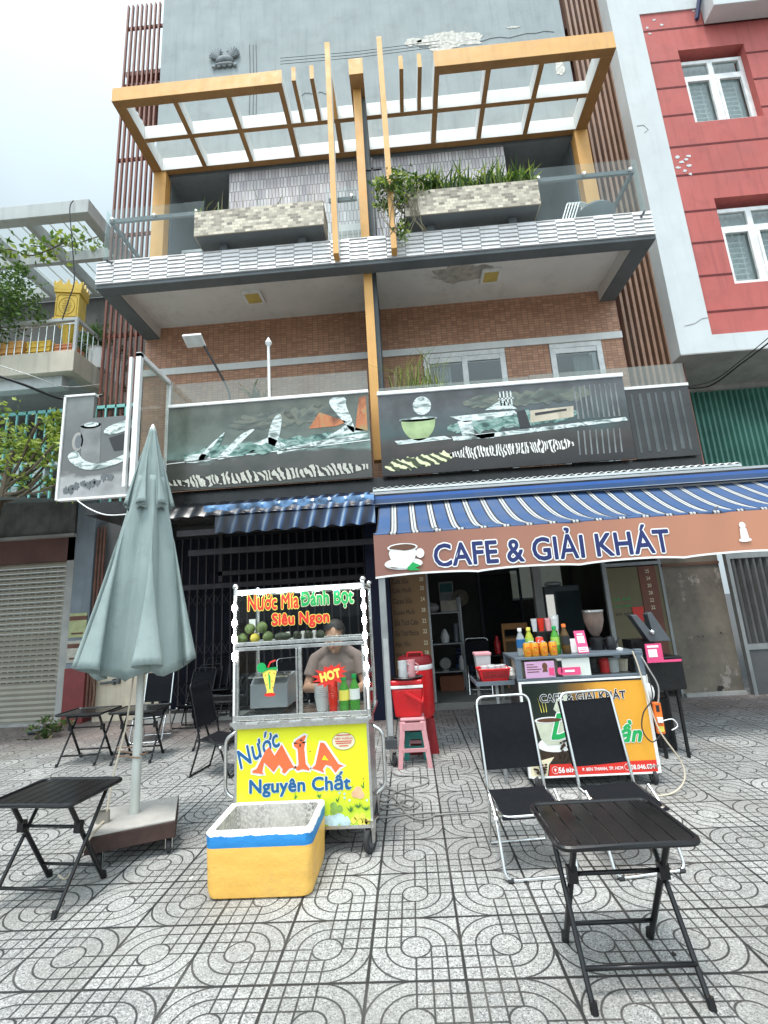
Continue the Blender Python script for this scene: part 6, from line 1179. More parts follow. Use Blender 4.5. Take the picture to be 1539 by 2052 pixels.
b=MB(); b.tube([(0,0,.2),(0,0,.75)],.031,16); b.tube([(0,0,.55),(0,0,2.97)],.026,16); b.build('pole',MC['pole_paint'],PA,smooth=True)
for k in range(8): a=2*math.pi*k/8+.2; b=MB(); b.tube([(.03*math.cos(a),.03*math.sin(a),2.9),(.14*math.cos(a),.14*math.sin(a),1.4)],.007,6); b.build('rib',MC['dark_steel'],PA)
b=MB(); b.tube([(-.14,-.02,.62),(.05,-.01,.585),(.06,.03,.59)],.006,6); b.tube([(-.14,-.02,.64),(-.02,.0,.63)],.006,6); b.tube([(-.14,-.03,.59),(.04,-.035,.57)],.006,6); b.build('clamp',mat('rusty_wire',(.28,.18,.12),.7,.3),PA,smooth=True)
b=MB(); RM=Matrix.Translation((.02,-.01,0))@Matrix.Rotation(R(24),4,'Z'); b.box(-.26,.26,-.24,.24,.1,.195,M=RM); b.build('trolley',mat('rusty_box',(.055,.03,.025),.75,.2,.4,6,.3,.3),PA,bevel=.004)
b=MB(); b.box(-.255,.255,-.235,.235,.196,.208,M=RM); b.build('slab',mat('slab_pale',(.40,.38,.35),.9,0,.12,5,.5,0,dirt=(.25,.22,.18,.5)),PA,bevel=.003)
for x,y in ((-.2,-.19),(.2,-.19),(.2,.19),(-.2,.19)): p=RM@Vector((x,y,0)); caster(PA,p.x,p.y,.045,.045,R(24),.025)
t=tag_=thing('weight_tin','rusty cut tin holding the cord on the parasol slab','tin',(-1.86,1.12,.209)); b=MB(); b.lathe([(.001,0),(.045,0),(.043,.07),(.035,.068),(.036,.01),(.001,.01)],14,sx=1,sy=.7); b.build('tin_body',mat('tin',(.33,.31,.27),.5,.6,.3,12),t,smooth=True)
P=[(-1.745,1.2,1.15),(-1.77,1.18,.8),(-1.82,1.15,.5),(-1.84,1.12,.25),(-1.83,1.03,.22),(-1.8,.9,.2),(-1.84,.87,.1),(-1.9,.86,.01),(-1.98,.9,.01)]
b=MB(); b.tube(rnd_path(P,6),.006,6); tag(b.build('cable',MC['cream_wall'],None,smooth=True),'white cord hanging down the parasol pole to the ground','cord')
# ================================================================ cafe cart
CC=thing('cafe_cart','cafe counter cart with a printed coffee panel, grey steel top and casters','cart',(1.66,1.95,0))
def KB(n_,m_,fn,parent=CC,**k):
    b=MB(); fn(b); return b.build(n_,MC[m_] if isinstance(m_,str) else m_,parent,**k)
mat('blue_grey',(.14,.17,.2),.4,.3,.1,5,.05); mat('panel_orange',(.78,.36,.04),.35,0,.05,2,.0)
KB('cabinet','dark_steel',lambda b:b.box(-.5,.5,.01,.5,.1,.8))
q=N('coffee_print'); sp=q.n('ShaderNodeSeparateXYZ'); q.l(q.tc.outputs['Object'],sp.inputs[0]); v=q.math('ADD',sp.outputs[0],q.math('MULTIPLY',q.math('ABSOLUTE',q.math('SUBTRACT',sp.outputs[2],.62)),.0)); v=q.math('ADD',v,q.math('MULTIPLY',q.math('SUBTRACT',q.noise(3,2),.5),.12)); r_=q.n('ShaderNodeValToRGB'); e=r_.color_ramp.elements; e[0].position=.0; e[0].color=(.012,.02,.016,1); e[1].position=1;e[1].color=(.80,.38,.035,1)
for p_,c_ in ((.3,(.02,.028,.02,1)),(.5,(.3,.14,.02,1)),(.62,(.68,.32,.035,1))): z_=e.new(p_);z_.color=c_
q.l(q.rng(v,-.5,.5),r_.inputs[0]); q.col(r_.outputs[0]); q.b.inputs['Roughness'].default_value=.3; MC['coffee_print']=q.m
KP=KB('front_panel','coffee_print',lambda b:b.box(-.5,.5,-.004,.009,.1,.795))
KB('panel_frame','white_plastic',lambda b:(b.box(-.52,-.5,-.01,.02,.09,.81),b.box(.5,.525,-.01,.02,.09,.81),b.box(-.52,.525,-.01,.02,.81,.828),b.box(-.5,.5,-.008,.01,.085,.1)),bevel=.002)
KB('top_frame','blue_grey',lambda b:(b.box(-.53,-.48,-.01,.04,.83,1.0),b.box(.47,.53,-.01,.04,.83,1.04),b.box(-.53,.53,-.012,.02,.83,.85),b.box(-.53,.53,-.012,.52,1.0,1.022),b.box(-.53,-.48,.46,.52,.83,1.0),b.box(.47,.53,.46,.52,.83,1.0)),bevel=.003)
KB('glass_front','glass_clear',lambda b:b.box(-.48,.47,0,.003,.85,1.0)); KB('inner_shelf','dark_steel',lambda b:b.box(-.48,.47,.02,.5,.83,.845))
KB('inner_box','cream_wall',lambda b:b.box(-.48,-.15,.1,.4,.846,.98)); 
for x,y,r_ in ((-.47,.03,R(-20)),(.45,.02,0),(-.45,.45,R(10)),(.45,.45,0)): caster(CC,x,y,.055,.055,r_)
def K3(px,py): p=aty(px,py,1.945); return p.x-1.66,p.z
x,z=K3(1167,1393); text('CAFE & GIẢI KHÁT',.70,.085,FM(x,-.008,z,0),'black_print',KP,bold=.025,outline=.065,om='white_print')
x0_,z0_=K3(1125,1455); text('D',.19,.20,FM(x0_,-.009,z0_),'green_print',KP,bold=.03,outline=.06,om='white_print',shear=.45)
x0_,z0_=K3(1262,1465); text('ần',.19,.17,FM(x0_,-.009,z0_+.0),'green_print',KP,bold=.04,outline=.07,om='white_print',shear=.35)
x0_,z0_=K3(1205,1460); 
rb=KB('address_strip','red_print',lambda b:b.prism([(-.36,.1),(.499,.1),(.499,.185),(-.34,.185)],.002,0,'y',-.007),parent=KP)
text('56',.05,.045,FM(-.255,-.009,.141),'white_print',rb,bold=.04); text('BÌN',.08,.035,FM(-.18,-.009,.140),'white_print',rb,bold=.03); text('P. BEN THANH, TP. HCM',.32,.028,FM(.07,-.009,.137),'white_print',rb,bold=.03); text('08.046.034',.19,.036,FM(.385,-.009,.140),'white_print',rb,bold=.03)
KB('pin_icon','white_print',lambda b:(b.tube([(p_[0],-.008,p_[1]) for p_ in ell(-.305,.142,.026,.026)],.0015,5,closed=True),b.prism([(-.305,.127),(-.315,.148),(-.305,.156),(-.295,.148)],.001,0,'y',-.0085),b.tube([(p_[0],-.008,p_[1]) for p_ in ell(.265,.142,.022,.022)],.0015,5,closed=True)),parent=rb)
mat('cup_print',(.55,.58,.45),.35,0,.25,5,0); mat('cup_shadow',(.2,.2,.12),.4,0,.4,4,0); mat('bean',(.035,.018,.01),.5,0,.3,30,.2)
KB('printed_saucer','white_print',lambda b:(b.prism(ell(-.27,.325,.15,.05,180,360)+ell(-.27,.325,.15,.07,0,180)[1:],.001,0,'y',-.006)),parent=KP)
KB('printed_table','bean',lambda b:b.prism(ell(-.26,.25,.2,.05),.001,0,'y',-.0055),parent=KP)
KB('printed_cup','cup_print',lambda b:b.prism([(-.42,.52),(-.39,.38),(-.34,.33),(-.24,.33),(-.2,.4),(-.19,.52)],.001,0,'y',-.0075),parent=KP); KB('printed_rim','white_print',lambda b:b.prism(ell(-.305,.52,.12,.025),.001,0,'y',-.009),parent=KP); KB('printed_coffee','brown_print',lambda b:b.prism(ell(-.305,.52,.1,.016),.001,0,'y',-.0105),parent=KP)
KB('printed_steam','yellow_print',lambda b:[b.prism([(-.36+.02*k,.58),(-.355+.02*k,.58),(-.38+.03*k,.7)],.001,0,'y',-.0065) for k in range(3)],parent=KP)
rng=random.Random(8)
KB('printed_beans','bean',lambda b:[b.prism(ell(cx_,cz_,.012,.008,0,360,8),.001,0,'y',-.0108-.0001*k) for k,(cx_,cz_) in enumerate([(-.17+rng.uniform(-.08,.12),.26+rng.uniform(-.06,.1)) for _ in range(60)]+[(-.43+rng.uniform(-.04,.06),.15+rng.uniform(-.04,.04)) for _ in range(26)])],parent=KP)
KB('printed_cream','cream_print',lambda b:b.prism([(-.499,.101),(-.37,.101),(-.35,.185),(-.3,.24),(-.499,.2)],.001,0,'y',-.0058),parent=KP)
KB('printed_bag','cup_print',lambda b:b.prism([(-.2,.78-.05),(-.14,.72),(-.05,.62),(.02,.56),(-.2,.54),(-.26,.6)],.001,0,'y',-.0055),parent=KP)
# posters under glass
KB('pink_card','lilac_print',lambda b:b.box(-.455,-.21,-.016,-.013,.853,.985)); KB('card_print','brown_print',lambda b:([b.box(-.44,-.44+w_,-.0175,-.0165,.96-.02*k,.966-.02*k) for k,w_ in enumerate((.06,.09,.12,.1))],b.prism(ell(-.29,.945,.022,.028),.001,0,'y',-.0178),b.prism([(-.315,.9),(-.27,.9),(-.275,.93),(-.3,.93)],.001,0,'y',-.0176)))
KB('card_strip','pink_print',lambda b:(b.box(-.26,-.215,-.0185,-.0175,.87,.93),b.prism(ell(-.17,.9,.02,.03)+[],.001,0,'y',-.0185),b.box(-.16,.0,-.0185,-.0165,.865,.925))); KB('card_window','white_print',lambda b:(b.box(-.13,-.05,-.0205,-.019,.888,.905)))
KB('paper_sheet','white_paint',lambda b:b.box(-.14,.09,.004,.006,.852,.995))
# wing table
WT=thing('wing_table','grey framed side board joined to the left of the cafe cart','table',(.98,2.1,0)); b=MB(); b.box(-.17,.15,-.05,.35,.80,.825); b.build('board',MC['black_metal'],WT,bevel=.002); b=MB(); b.box(-.18,.15,-.06,-.05,.795,.83); b.box(-.18,-.17,-.05,.35,.795,.83); b.build('edge',MC['blue_grey'],WT); 
for x,y in ((-.12,.3),(.1,.3),(-.0,.0)): b=MB(); b.box(x-.012,x+.012,y-.012,y+.012,0,.795); b.build('leg',MC['galvanised'],WT)
BK_=thing('basket','red plastic basket of glasses on the grey side board','basket',(.97,2.15,.826)); b=MB()
b.add([(-.11,-.08,0),(.11,-.08,0),(.11,.08,0),(-.11,.08,0),(-.135,-.1,.1),(.135,-.1,.1),(.135,.1,.1),(-.135,.1,.1)],[(3,2,1,0),(0,1,5,4),(1,2,6,5),(2,3,7,6),(3,0,4,7)]); b.tube([(-.135,-.1,.1),(.135,-.1,.1),(.135,.1,.1),(-.135,.1,.1)],.007,6,closed=True); bk_=b.build('basket_body',MC['red_plastic'],BK_)
b=MB(); [b.box(-.1+.02*k,-.09+.02*k,-.1+.0,-.085,.03+.02*j,.04+.02*j) for k in range(11) for j in range(3)]; b.build('holes',MC['black_print'],BK_)
for k,(x,y) in enumerate(((-.07,0),(-.01,-.02),(.05,.01),(.09,.03),(.0,.05))):
    lbl('drinking_glass','upturned clear glass in the red basket, '+('first from the left','second from the left','third, nearest the middle right','at the right end','at the back')[k],'glass',.97+x,2.15+y,.835,lambda b:b.lathe([(.03,0),(.034,.11),(.03,.115),(.001,.116)],14),'cup_clear','glasses in the red basket')
t=thing('tall_container','tall clear container with a pink lid behind the red basket','container',(.91,2.32,.826)); b=MB(); b.add([(-.055,-.055,0),(.055,-.055,0),(.055,.055,0),(-.055,.055,0),(-.07,-.07,.2),(.07,-.07,.2),(.07,.07,.2),(-.07,.07,.2)],[(3,2,1,0),(0,1,5,4),(1,2,6,5),(2,3,7,6),(3,0,4,7)]); b.build('tub',MC['cup_clear'],t,bevel=.006); b=MB(); b.box(-.075,.075,-.075,.075,.2,.225); b.build('lid',MC['pink_plastic'],t,bevel=.005)
lbl('towel','crumpled white towel beside the red basket','towel',1.11,2.2,.826,lambda b:(b.ball((0,0,.06),.06,10,0,1.2,1,.7),b.ball((.02,-.02,.03),.05,8)),'white_paint')
# goods on the counter
def ctr(px,py,Y): p=aty(px,py,Y); return p.x
Yc=2.08; zc_=1.023
bottle('drink_bottle','clear water bottle with a blue label at the left end of the counter',ctr(1045,1300,Yc),Yc,zc_,.225,.032,'liquid_clear','white_print','blue_print','',grp='bottles on the cafe counter') if False else None
for px,h,liq,cap,lb_,tx,lab,y_ in ((1045,.235,'liquid_clear','white_print','blue_print',None,'clear water bottle with a blue label at the left end of the counter',2.06),(1063,.235,'liquid_yellow','yellow_print','lime_print','C2','yellow tea bottle with a yellow cap on the counter',2.1),(1115,.235,'liquid_green','green_print','lime_print',None,'green tea bottle with a plastic funnel cup above it on the counter',2.1),(1135,.25,'liquid_dark','orange_print','black_print',None,'dark coffee coloured bottle with an orange cap on the counter',2.06)):
    bottle('drink_bottle',lab,ctr(px,1300,y_),y_,zc_,h,.038,liq,cap,lb_,tx,'bottles on the cafe counter')
mat('can_orange',(.78,.33,.03),.3,.4,.15,12,0)
def can(lab,x,y,m_,z=zc_,h=.112,r=.034,nm='drink_can',grp='orange cans on the cafe counter'):
    t=thing(nm,lab,'can',(x,y,z),group=grp); b=MB(); b.lathe([(r*.85,0),(r,.008),(r,h-.012),(r*.82,h)],18); b.build('can_body',MC[m_],t,smooth=True); b=MB(); b.lathe([(r*.82,h),(r*.84,h+.003),(r*.78,h+.003),(r*.76,h-.002),(.001,h-.002)],16); b.build('can_lid',MC['chrome'],t,smooth=True)
    b=MB(); b.box(-r*.4,r*.4,-r*1.04,-r*.98,h*.25,h*.3); b.box(-r*.5,r*.5,-r*1.03,-r*.98,h*.65,h*.7); b.build('can_print',MC['red_print'] if 'orange' in m_ else MC['white_print'],t); return t
for k,px in enumerate((1057,1072,1090,1109)): can('orange drink can on the cafe counter, '+('first from the left','second from the left','third from the left','last, set apart at the right')[k],ctr(px,1310,2.0),1.99,'can_orange')
t=can('red cola can standing behind the orange cans',ctr(1082,1290,2.08),2.08,'red_print',h=.15,grp=None); text('Cola'if False else 'Coca',.05,.03,FM(0,-.0315,.115),'white_print',t,bold=.03,shear=.3)
t=thing('cup_holder','black box of plastic cups behind the bottles on the counter','box',(ctr(1093,1280,2.25),2.25,zc_)); b=MB(); b.box(-.09,.1,-.06,.08,0,.19); b.build('box_body',MC['black_metal'],t,bevel=.004)
xx=ctr(1093,1280,2.22)
cups('red cups on top of the black cup box',xx-.02,2.24,zc_+.19,2,.032,'cup_red'); cups('pink cups on top of the black cup box',xx+.045,2.24,zc_+.19,2,.032,'cup_pink'); cups('clear cup at the left end of the black cup box',xx-.08,2.24,zc_+.19,2,.028,'cup_clear'); cups('clear wide cup above the green tea bottle',xx+.1,2.22,zc_+.2,3,.04,'cup_clear')
def leaning(nm,lab,cat,px,y,w_,h,m_,extra=None):
    x=ctr(px,1300,y); t=thing(nm,lab,cat,(x,y,zc_),rz=R(6)); M_=Matrix.Rotation(R(-14),4,'X'); b=MB(); b.box(-w_/2,w_/2,-.004,.004,.0,h,M=M_); b.build('board',MC[m_],t,bevel=.002)
    if extra: extra(t,M_)
    return t
def pk(t,M_):
    b=MB(); b.box(-.03,.03,-.006,-.0045,.085,.145,M=M_); b.box(-.042,.042,-.006,-.0045,.01,.05,M=M_); b.box(-.025,.025,-.006,-.0045,.155,.165,M=M_); b.build('white_field',MC['white_print'],t); b=MB(); b.box(-.035,.035,-.0075,-.0065,.02,.027,M=M_); b.box(-.03,.03,-.0075,-.0065,.035,.039,M=M_); b.build('small_print',MC['pink_print'],t)
leaning('payment_sign','pink payment sign leaning on the cafe counter','sign',1169,2.02,.095,.19,'pink_print',pk)
leaning('card_sign','plain white card standing between the dark bottle and pink sign','card',1151,2.1,.06,.12,'white_print')
t=thing('coffee_grinder','coffee grinder with a smoked bean hopper on the counter','grinder',(ctr(1195,1280,2.25),2.25,zc_)); b=MB(); b.lathe([(.06,0),(.065,.05),(.06,.1),(.03,.12)],18); b.build('base',MC['black_metal'],t,smooth=True); b=MB(); b.lathe([(.028,.12),(.06,.17),(.085,.25),(.088,.33)],22); b.build('hopper',mat('hopper',(.16,.11,.09),.15,0,.3,8),t,smooth=True); b=MB(); b.lathe([(.088,.33),(.094,.335),(.094,.35),(.001,.352)],22); b.build('lid',MC['steel'],t,smooth=True)
t=lbl('black_kettle','small black kettle right of the grinder','kettle',ctr(1225,1300,2.2),2.2,zc_,lambda b:(b.lathe([(.045,0),(.05,.04),(.035,.1),(.03,.11),(.001,.12)],16),b.tube([(.04,0,.04),(.07,0,.08),(.085,0,.1)],.008,6),b.tube([(-.035,0,.1),(-.07,0,.09),(-.05,0,.02)],.006,6)),'black_metal')
lbl('light_bulb','small white round jar lid on the right of the counter','lid',ctr(1243,1310,2.1),2.1,zc_,lambda b:b.lathe([(.025,0),(.028,.015),(.001,.025)],14),'white_plastic')
t=lbl('red_jar','red jar behind the glass under the counter','jar',1.93,2.12,.846,lambda b:b.lathe([(.04,0),(.045,.1),(.03,.12),(.001,.122)],14),'red_plastic'); lbl('clear_jar','clear jar beside the red one under the counter','jar',2.0,2.1,.846,lambda b:b.lathe([(.04,0),(.045,.1),(.03,.12),(.001,.122)],14),'cup_clear'); lbl('wicker_basket','small wicker basket at the right end under the counter','basket',2.09,2.15,.846,lambda b:b.lathe([(.04,0),(.055,.1),(.05,.1),(.035,.01)],14),'cream_wall'); lbl('black_pot','black pot under the counter glass','pot',1.83,2.15,.846,lambda b:b.lathe([(.06,0),(.065,.12),(.001,.121)],16),'black_metal')
# dark equipment at right of cart
t=thing('drink_dispenser','black appliance stand with an open grey lid right of the cafe cart','appliance',(2.52,2.5,0)); b=MB(); b.box(-.15,.28,0,.35,.6,.9); b.box(.0,.03,.05,.08,.0,.62); b.box(.2,.23,.05,.08,.0,.6); b.box(.0,.03,.27,.3,.0,.62); b.box(.2,.23,.27,.3,.0,.6); b.box(.03,.2,.2,.26,.05,.5); b.build('body',MC['black_metal'],t,bevel=.01)
b=MB(); b.prism([(-.12,1.3),(.02,1.04),(.22,1.04),(.08,1.32),(.04,1.3),(.06,1.12),(-.06,1.3)],.1,0,'y',.02); b.build('open_lid',MC['dark_steel'],t,bevel=.006); b=MB(); b.ball((.05,.01,1.13),.025,10); b.build('knob',MC['chrome'],t,smooth=True)
b=MB(); b.box(-.12,.1,.1,.3,.9,1.06); b.build('neck',MC['black_metal'],t)
t=thing('payment_sign','bright pink payment board hanging on the black appliance','sign',(2.52,2.44,.86)); b=MB(); b.box(-.07,.08,0,.01,.02,.17); b.box(-.07,.24,.0,.012,-.0,.02); b.build('board',MC['pink_print'],t); b=MB(); b.box(-.05,.03,-.002,-.0005,.05,.12); b.box(-.055,.05,-.002,-.0005,.135,.155); b.build('white_field',MC['white_print'],t)
lbl('plastic_bag','small white bag hanging at the right side of the cafe cart','bag',2.24,2.05,.62,lambda b:(b.ball((0,0,.06),.055,12,0,.8,.6,1.3),b.tube([(0,0,.12),(0,0,.2)],.006,5)),'white_plastic')
t=thing('power_strip','orange power strip hanging at the right edge of the cafe cart','power strip',(2.225,1.93,.38),rz=R(-10)); b=MB(); b.box(-.03,.03,-.02,.02,0,.24); b.build('case',mat('strip_orange',(.85,.17,.02),.4,0,.1),t,bevel=.008); b=MB(); b.box(-.022,.022,-.023,-.0205,.02,.06); b.build('socket',MC['yellow_print'],t); b=MB(); b.box(-.02,.02,-.05,-.0205,.09,.13); b.build('plug',MC['white_plastic'],t,bevel=.005); b=MB(); b.box(-.012,.012,-.023,-.0205,.17,.22); b.build('handle_hole',MC['black_print'],t)
def cord(lab,pts,r=.005,m_='rubber'):
    b=MB(); b.tube(rnd_path(pts,7),r,6); return tag(b.build('cable',MC[m_],None,smooth=True),lab,'cord')
cord('black cord looping over the orange panel to the power strip',[(2.2,1.93,.82),(2.19,1.9,.66),(2.1,1.9,.55),(2.07,1.9,.42),(2.13,1.9,.33),(2.21,1.9,.38)])
cord('white cord running down the right side of the cafe cart to the ground',[(2.1,1.92,1.03),(2.12,1.9,.9),(2.16,1.9,.6),(2.2,1.88,.4),(2.3,1.85,.2),(2.28,1.8,.08),(2.15,1.75,.01),(1.95,1.7,.01)],.006,'cream_wall')
cord('pale cord from the counter end to the power strip',[(2.17,1.95,1.0),(2.2,1.92,.9),(2.25,1.9,.75),(2.23,1.9,.62)],.006,'concrete')
cord('white charger lead curling out of the power strip',[(2.23,1.87,.49),(2.3,1.86,.5),(2.33,1.86,.45),(2.28,1.86,.42)],.004,'white_plastic')
gy='steel_cord'; mat(gy,(.22,.21,.2),.7)
g0=lambda px,py,z=.008: tuple(atz(px,py,z))
cord('grey cord tangle lying between the two carts',[g0(760,1570),g0(790,1585),g0(775,1605),g0(760,1600),g0(770,1580),g0(800,1588),g0(830,1600),g0(822,1618),g0(800,1610),g0(815,1603),g0(838,1607),g0(835,1618),g0(810,1622),g0(790,1612),g0(762,1615),g0(770,1622),g0(800,1618),g0(810,1606)],.006,gy)
cord('long grey cord crossing the paving to the chair',[g0(760,1640),g0(820,1632),g0(870,1628),g0(865,1638),g0(840,1642),g0(815,1632),g0(806,1620),g0(790,1600),g0(770,1592)],.006,gy)
cord('grey cord leading to the silver chair',[g0(870,1634),g0(900,1631),g0(950,1628),g0(1000,1624),g0(1100,1618)],.006,gy)
cord('grey cord curling round from the post caster',[g0(786,1535),g0(790,1552),g0(830,1555),g0(858,1560),g0(850,1572),g0(800,1585),g0(780,1597)],.005,gy)
# ================================================================ stools and coolers
def stool(lab,x,y,h,w0,w1,m_):
    t=thing('plastic_stool',lab,'stool',(x,y,0)); b=MB(); b.box(-w0,w0,-w0,w0,h-.03,h); b.build('seat',MC[m_],t,bevel=.012)
    for sx in (-1,1):
        for sy in (-1,1):
            b=MB(); b.add([(sx*(w0-.05),sy*(w0),h-.03),(sx*w0,sy*w0,h-.03),(sx*w0,sy*(w0-.05),h-.03),(sx*(w0-.04),sy*(w0-.04),h-.03),(sx*(w1-.045),sy*w1,0),(sx*w1,sy*w1,0),(sx*w1,sy*(w1-.045),0),(sx*(w1-.035),sy*(w1-.035),0)],[(0,1,2,3),(4,5,6,7),(0,1,5,4),(1,2,6,5),(2,3,7,6),(3,0,4,7)]); b.build('leg',MC[m_],t,bevel=.004)
    b=MB()
    for z,f in ((h-.11,.25),(h*.32,.7)):
        w_=w0+(w1-w0)*f; 
        for s in (-1,1): b.box(-w_+.03,w_-.03,s*w_-.006*s-.005,s*w_-.006*s+.005,z,z+(.07 if f<.5 else .035)); b.box(s*w_-.006*s-.005,s*w_-.006*s+.005,-w_+.03,w_-.03,z,z+(.07 if f<.5 else .035))
    b.build('apron',MC[m_],t,bevel=.003); return t
stool('pink plastic stool under the red cooler',.225,2.76,.44,.12,.165,'pink_plastic'); stool('low teal plastic stool tucked behind the pink stool',.24,2.98,.3,.10,.12,'teal_plastic')
t=thing('cool_box','red cool box with a white band standing on the pink stool','cool box',(.19,2.78,.441)); b=MB(); b.add([(-.13,-.1,0),(.13,-.1,0),(.13,.1,0),(-.13,.1,0),(-.155,-.12,.27),(.155,-.12,.27),(.155,.12,.27),(-.155,.12,.27)],[(3,2,1,0),(0,1,5,4),(1,2,6,5),(2,3,7,6),(3,0,4,7),(4,5,6,7)]); b.build('tub',MC['red_plastic'],t,bevel=.02,seg=3)
b=MB(); b.box(-.16,.16,-.125,.125,.271,.30); b.build('white_band',MC['white_plastic'],t,bevel=.006); b=MB(); b.box(-.158,.158,-.123,.123,.301,.35); b.build('lid',MC['red_plastic'],t,bevel=.015,seg=3); b=MB(); b.bar((-.02,-.135,.24),(.15,-.14,.14),.012,.03); b.bar((.15,-.14,.14),(.165,0,.25),.012,.03); b.build('handle',MC['red_plastic'],t,bevel=.004)
lbl('tray','dark oval tray lying on the red cool box','tray',.19,2.76,.792,lambda b:b.lathe([(.001,0),(.15,.0),(.18,.02),(.175,.024),(.14,.008),(.001,.008)],24,sy=.75),'black_metal')
for k,(x,m_) in enumerate(((.16,'cup_clear'),(.24,'cup_pink'))): lbl('pitcher',('clear plastic pitcher on the dark tray','reddish plastic pitcher on the dark tray')[k],'pitcher',x,2.74+.04*k,.801,lambda b:(b.lathe([(.04,0),(.05,.02),(.042,.1),(.05,.17),(.046,.17),(.036,.1),(.044,.02),(.001,.01)],16),b.tube([(.045,0,.14),(.08,0,.12),(.07,0,.05),(.046,0,.04)],.006,6)),m_)
t=thing('water_barrel','tall red insulated barrel with a white band behind the cool box','barrel',(.29,3.15,0)); b=MB(); b.add([(-.11,-.11,0),(.19,-.11,0),(.19,.11,0),(-.11,.11,0),(-.11,-.11,.35),(.16,-.11,.35),(.16,.11,.35),(-.11,.11,.35)],[(0,1,5,4),(1,2,6,5),(2,3,7,6),(3,0,4,7)]); b.build('stand',mat('dark_red',(.25,.01,.015),.45),t,bevel=.01); b=MB(); b.lathe([(.16,.35),(.18,.4),(.185,.84)],28); b.build('barrel_body',MC['red_plastic'],t,smooth=True); b=MB(); b.lathe([(.187,.84),(.19,.85),(.19,.885),(.187,.89)],28); b.build('white_band',MC['white_plastic'],t,smooth=True)
b=MB(); b.lathe([(.185,.89),(.19,.92),(.17,.975),(.08,.99),(.001,.99)],28); b.build('lid',MC['dark_red'],t,smooth=True); b=MB(); b.tube(ucorner([(-.08,-.1,.97),(-.08,-.1,1.02),(.08,-.1,1.02),(.08,-.1,.97)],.02),.012,8); b.build('handle',MC['red_plastic'],t,smooth=True)
# ================================================================ small things
g=atz(165,1440,0); t=thing('potted_weed','dry tangled weeds in the gutter under the far left table','plant',(g.x+.5,4.6,0)); b=MB(); leaf_cloud(b,(0,0,.12),(.4,.15,.15),420,.06,0,3,rng=random.Random(5)); b.build('foliage',[MC['leaf_dark'],MC['leaf_dry'],MC['leaf_mid']],t)
g=atz(90,1462,.05); t=thing('pipe_stub','short dark plastic pipe lying by the roller shutter','pipe',(g.x,g.y,.05),rz=R(25)); b=MB(); b.tube([(-.2,0,0),(.2,0,0)],.05,16,caps=False); b.tube([(-.2,0,0),(.2,0,0)],.04,16,caps=False); b.build('tube_wall',MC['dark_steel'],t,smooth=True)
p=aty(215,1370,5.5); t=thing('door_bolt','grey sliding bolt on the cream wall','bolt',(p.x,5.6,p.z)); b=MB(); b.tube([(-.16,-.03,0),(.16,-.03,.03)],.02,8); b.box(.04,.07,-.05,.02,-.03,.06); b.box(.12,.15,-.05,.02,-.02,.07); b.build('bolt_bar',MC['dark_steel'],t)
p=aty(195,1340,5.4); t=thing('chain','rusty chain hanging in front of the conduits','chain',(-4.93,5.5,0)); b=MB()
for k in range(22): M_=Matrix.Translation((.02*math.sin(k*.4),0,.25+.05*k))@Matrix.Rotation(R(90*(k%2)),4,'Z'); b.tube([M_@Vector((.014*math.cos(a),0,.03*math.sin(a))) for a in [2*math.pi*j/10 for j in range(10)]],.005,5,closed=True)
b.build('links',MC['rusty_wire'],t)
for k,(px,py,w_) in enumerate(((383,1760,.02),(848,1498,.012),(880,1502,.012),(800,1548,.01),(1350,1912,.02),(455,1735,.012))):
    g=atz(px,py,.001); b=MB(); blob(b,0,0,w_,w_*1.3,0,.003,k,8); o=b.build('litter',MC['white_paint' if k!=4 else 'black_print'],None); o.rotation_euler=(R(-90),0,R(40*k)); o.location=(g.x,g.y,.004); tag(o,('white scrap on the paving left of the yellow foam box','tiny white scrap on the paving right of the pink stool','tiny white scrap further right of the pink stool','tiny white scrap by the post caster','dark pebble on the paving under the front right table','tiny white scrap on the paving between parasol base and foam box')[k],'litter')

# clutter inside the cafe
lbl('stock_pot','large steel pot on the dark table in the cafe room','pot',1.5,6.6,.631,lambda b:(b.lathe([(.12,0),(.13,.02),(.13,.2),(.14,.21),(.11,.22),(.001,.24)],20),b.tube([(-.13,0,.15),(-.17,0,.15),(-.17,0,.12),(-.13,0,.12)],.008,6)),'steel')
lbl('thermos','red thermos on the dark table in the cafe room','thermos',1.78,6.5,.631,lambda b:b.lathe([(.05,0),(.055,.2),(.03,.26),(.03,.3),(.001,.31)],16),'red_plastic')
lbl('carton','brown carton standing on the floor behind the dark table','carton',2.3,7.6,.1,lambda b:b.box(-.25,.25,-.2,.2,0,.45),mat('carton',(.33,.22,.12),.8,0,.1,4),smooth=False)
lbl('carton','second smaller brown carton stacked on the larger one','carton',2.28,7.6,.551,lambda b:b.box(-.18,.18,-.15,.15,0,.3),'carton',smooth=False)
lbl('water_bottle','blue tinted large water bottle standing right of the cartons','bottle',2.75,7.2,.1,lambda b:b.lathe([(.13,0),(.135,.3),(.12,.36),(.03,.42),(.03,.46),(.001,.465)],18),mat('bottle_blue',(.1,.2,.35),.2))
lbl('hanging_hat','round straw hat hanging on the back wall of the cafe','hat',1.5,9.25,1.7,lambda b:b.lathe([(.2,0),(.19,.02),(.1,.03),(.08,.09),(.001,.1)],20,M=Matrix.Rotation(R(90),4,'X')),'cream_wall')
t=thing('wall_calendar','pale calendar hanging on the back wall of the cafe','calendar',(1.0,9.3,1.6)); b=MB(); b.box(0,.35,0,.01,0,.5); b.build('paper',MC['white_paint'],t); b=MB(); b.box(.03,.32,-.003,-.0005,.25,.46); b.build('picture',MC['teal_plastic'],t)
t=thing('stacked_stools','stack of blue plastic stools inside the cafe behind the basket','stool',(1.25,7.3,.1)); b=MB()
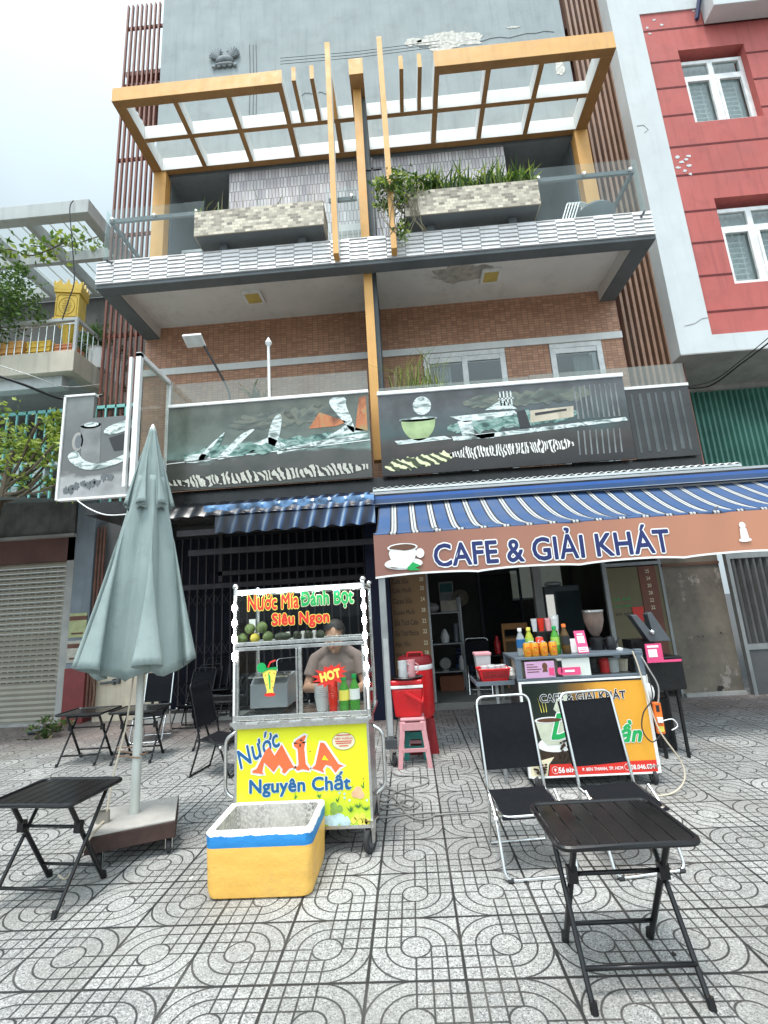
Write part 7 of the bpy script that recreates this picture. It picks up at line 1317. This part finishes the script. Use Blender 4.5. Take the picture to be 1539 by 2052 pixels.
for k in range(5): b.box(-.14,.14,-.14,.14,.3+.07*k,.33+.07*k)
b.build('seats',mat('stool_blue',(.03,.1,.3),.4),t,bevel=.01); b=MB(); [b.bar((sx*.16,sy*.16,0),(sx*.13,sy*.13,.3),.03) for sx in (-1,1) for sy in (-1,1)]; b.build('leg',MC['stool_blue'],t)
# ================================================================ every loose bar, baluster and printed piece as a part of its own
SPL={'crossbar':'crossbar','railing_bars':'railing_bar','grille_bars':'grille_bar','white_baluster':'baluster','conduit':'conduit','scroll_trim':'scroll_trim','printed_limes':'printed_lime','printed_peaches':'printed_peach','printed_pineapple':'printed_pineapple','printed_ice':'printed_ice','gate_transom':'gate_transom','glazing_bar':'glazing_bar','rafter':'rafter','security_bars':'security_bar','push_handle':'push_handle','balcony_rail':'balcony_rail','glass_side':'glass_side','drain_spout':'drain_spout','shelf':'shelf','small_print':'small_print','panel_scuffs':'scuff','wire':'wire','recess':'recess','foot':'foot','poster':'poster','clamp':'clamp','card_print':'card_print','rack_posts':'rack_post','glass_front':'glass_front','door_frame':'door_frame','wall_crack':'wall_crack','folding_arm':'folding_arm','bracket':'bracket','cross_rail':'cross_rail','shelf_rail':'shelf_rail','hanging':'hanging'}
cache={}
def comps(me):
    if me.name in cache: return cache[me.name]
    par=list(range(len(me.vertices)))
    def fd(a):
        while par[a]!=a: par[a]=par[par[a]]; a=par[a]
        return a
    for e in me.edges: a,c=fd(e.vertices[0]),fd(e.vertices[1]); par[a]=c
    gr={}
    for p in me.polygons: gr.setdefault(fd(p.vertices[0]),[]).append(p)
    out=[]
    if 1<len(gr)<=100:
        for ps in gr.values():
            ids={}; fs=[]
            for p in ps: fs.append(tuple(ids.setdefault(v,len(ids)) for v in p.vertices))
            n=bpy.data.meshes.new(me.name); n.from_pydata([me.vertices[v].co[:] for v in ids],[],fs)
            for m_ in me.materials: n.materials.append(m_)
            n.polygons.foreach_set('material_index',[p.material_index for p in ps]); n.polygons.foreach_set('use_smooth',[p.use_smooth for p in ps]); n.update(); out.append(n)
    cache[me.name]=out; return out
for o in list(sc.objects):
    base=o.name.split('.')[0]
    if o.type=='MESH' and o.parent and base in SPL and not o.children:
        cs=comps(o.data)
        if not cs: continue
        for n in cs[1:]:
            c=o.copy(); c.data=n; c.name=SPL[base]; col.objects.link(c)
        o.data=cs[0]; o.name=SPL[base]
for o in sc.objects:
    if o.name.split('.')[0] in ('shutter_slots','printed_beans','printed_leaves','holes','shutter_ribs','scissor_links'): o['kind']='stuff'
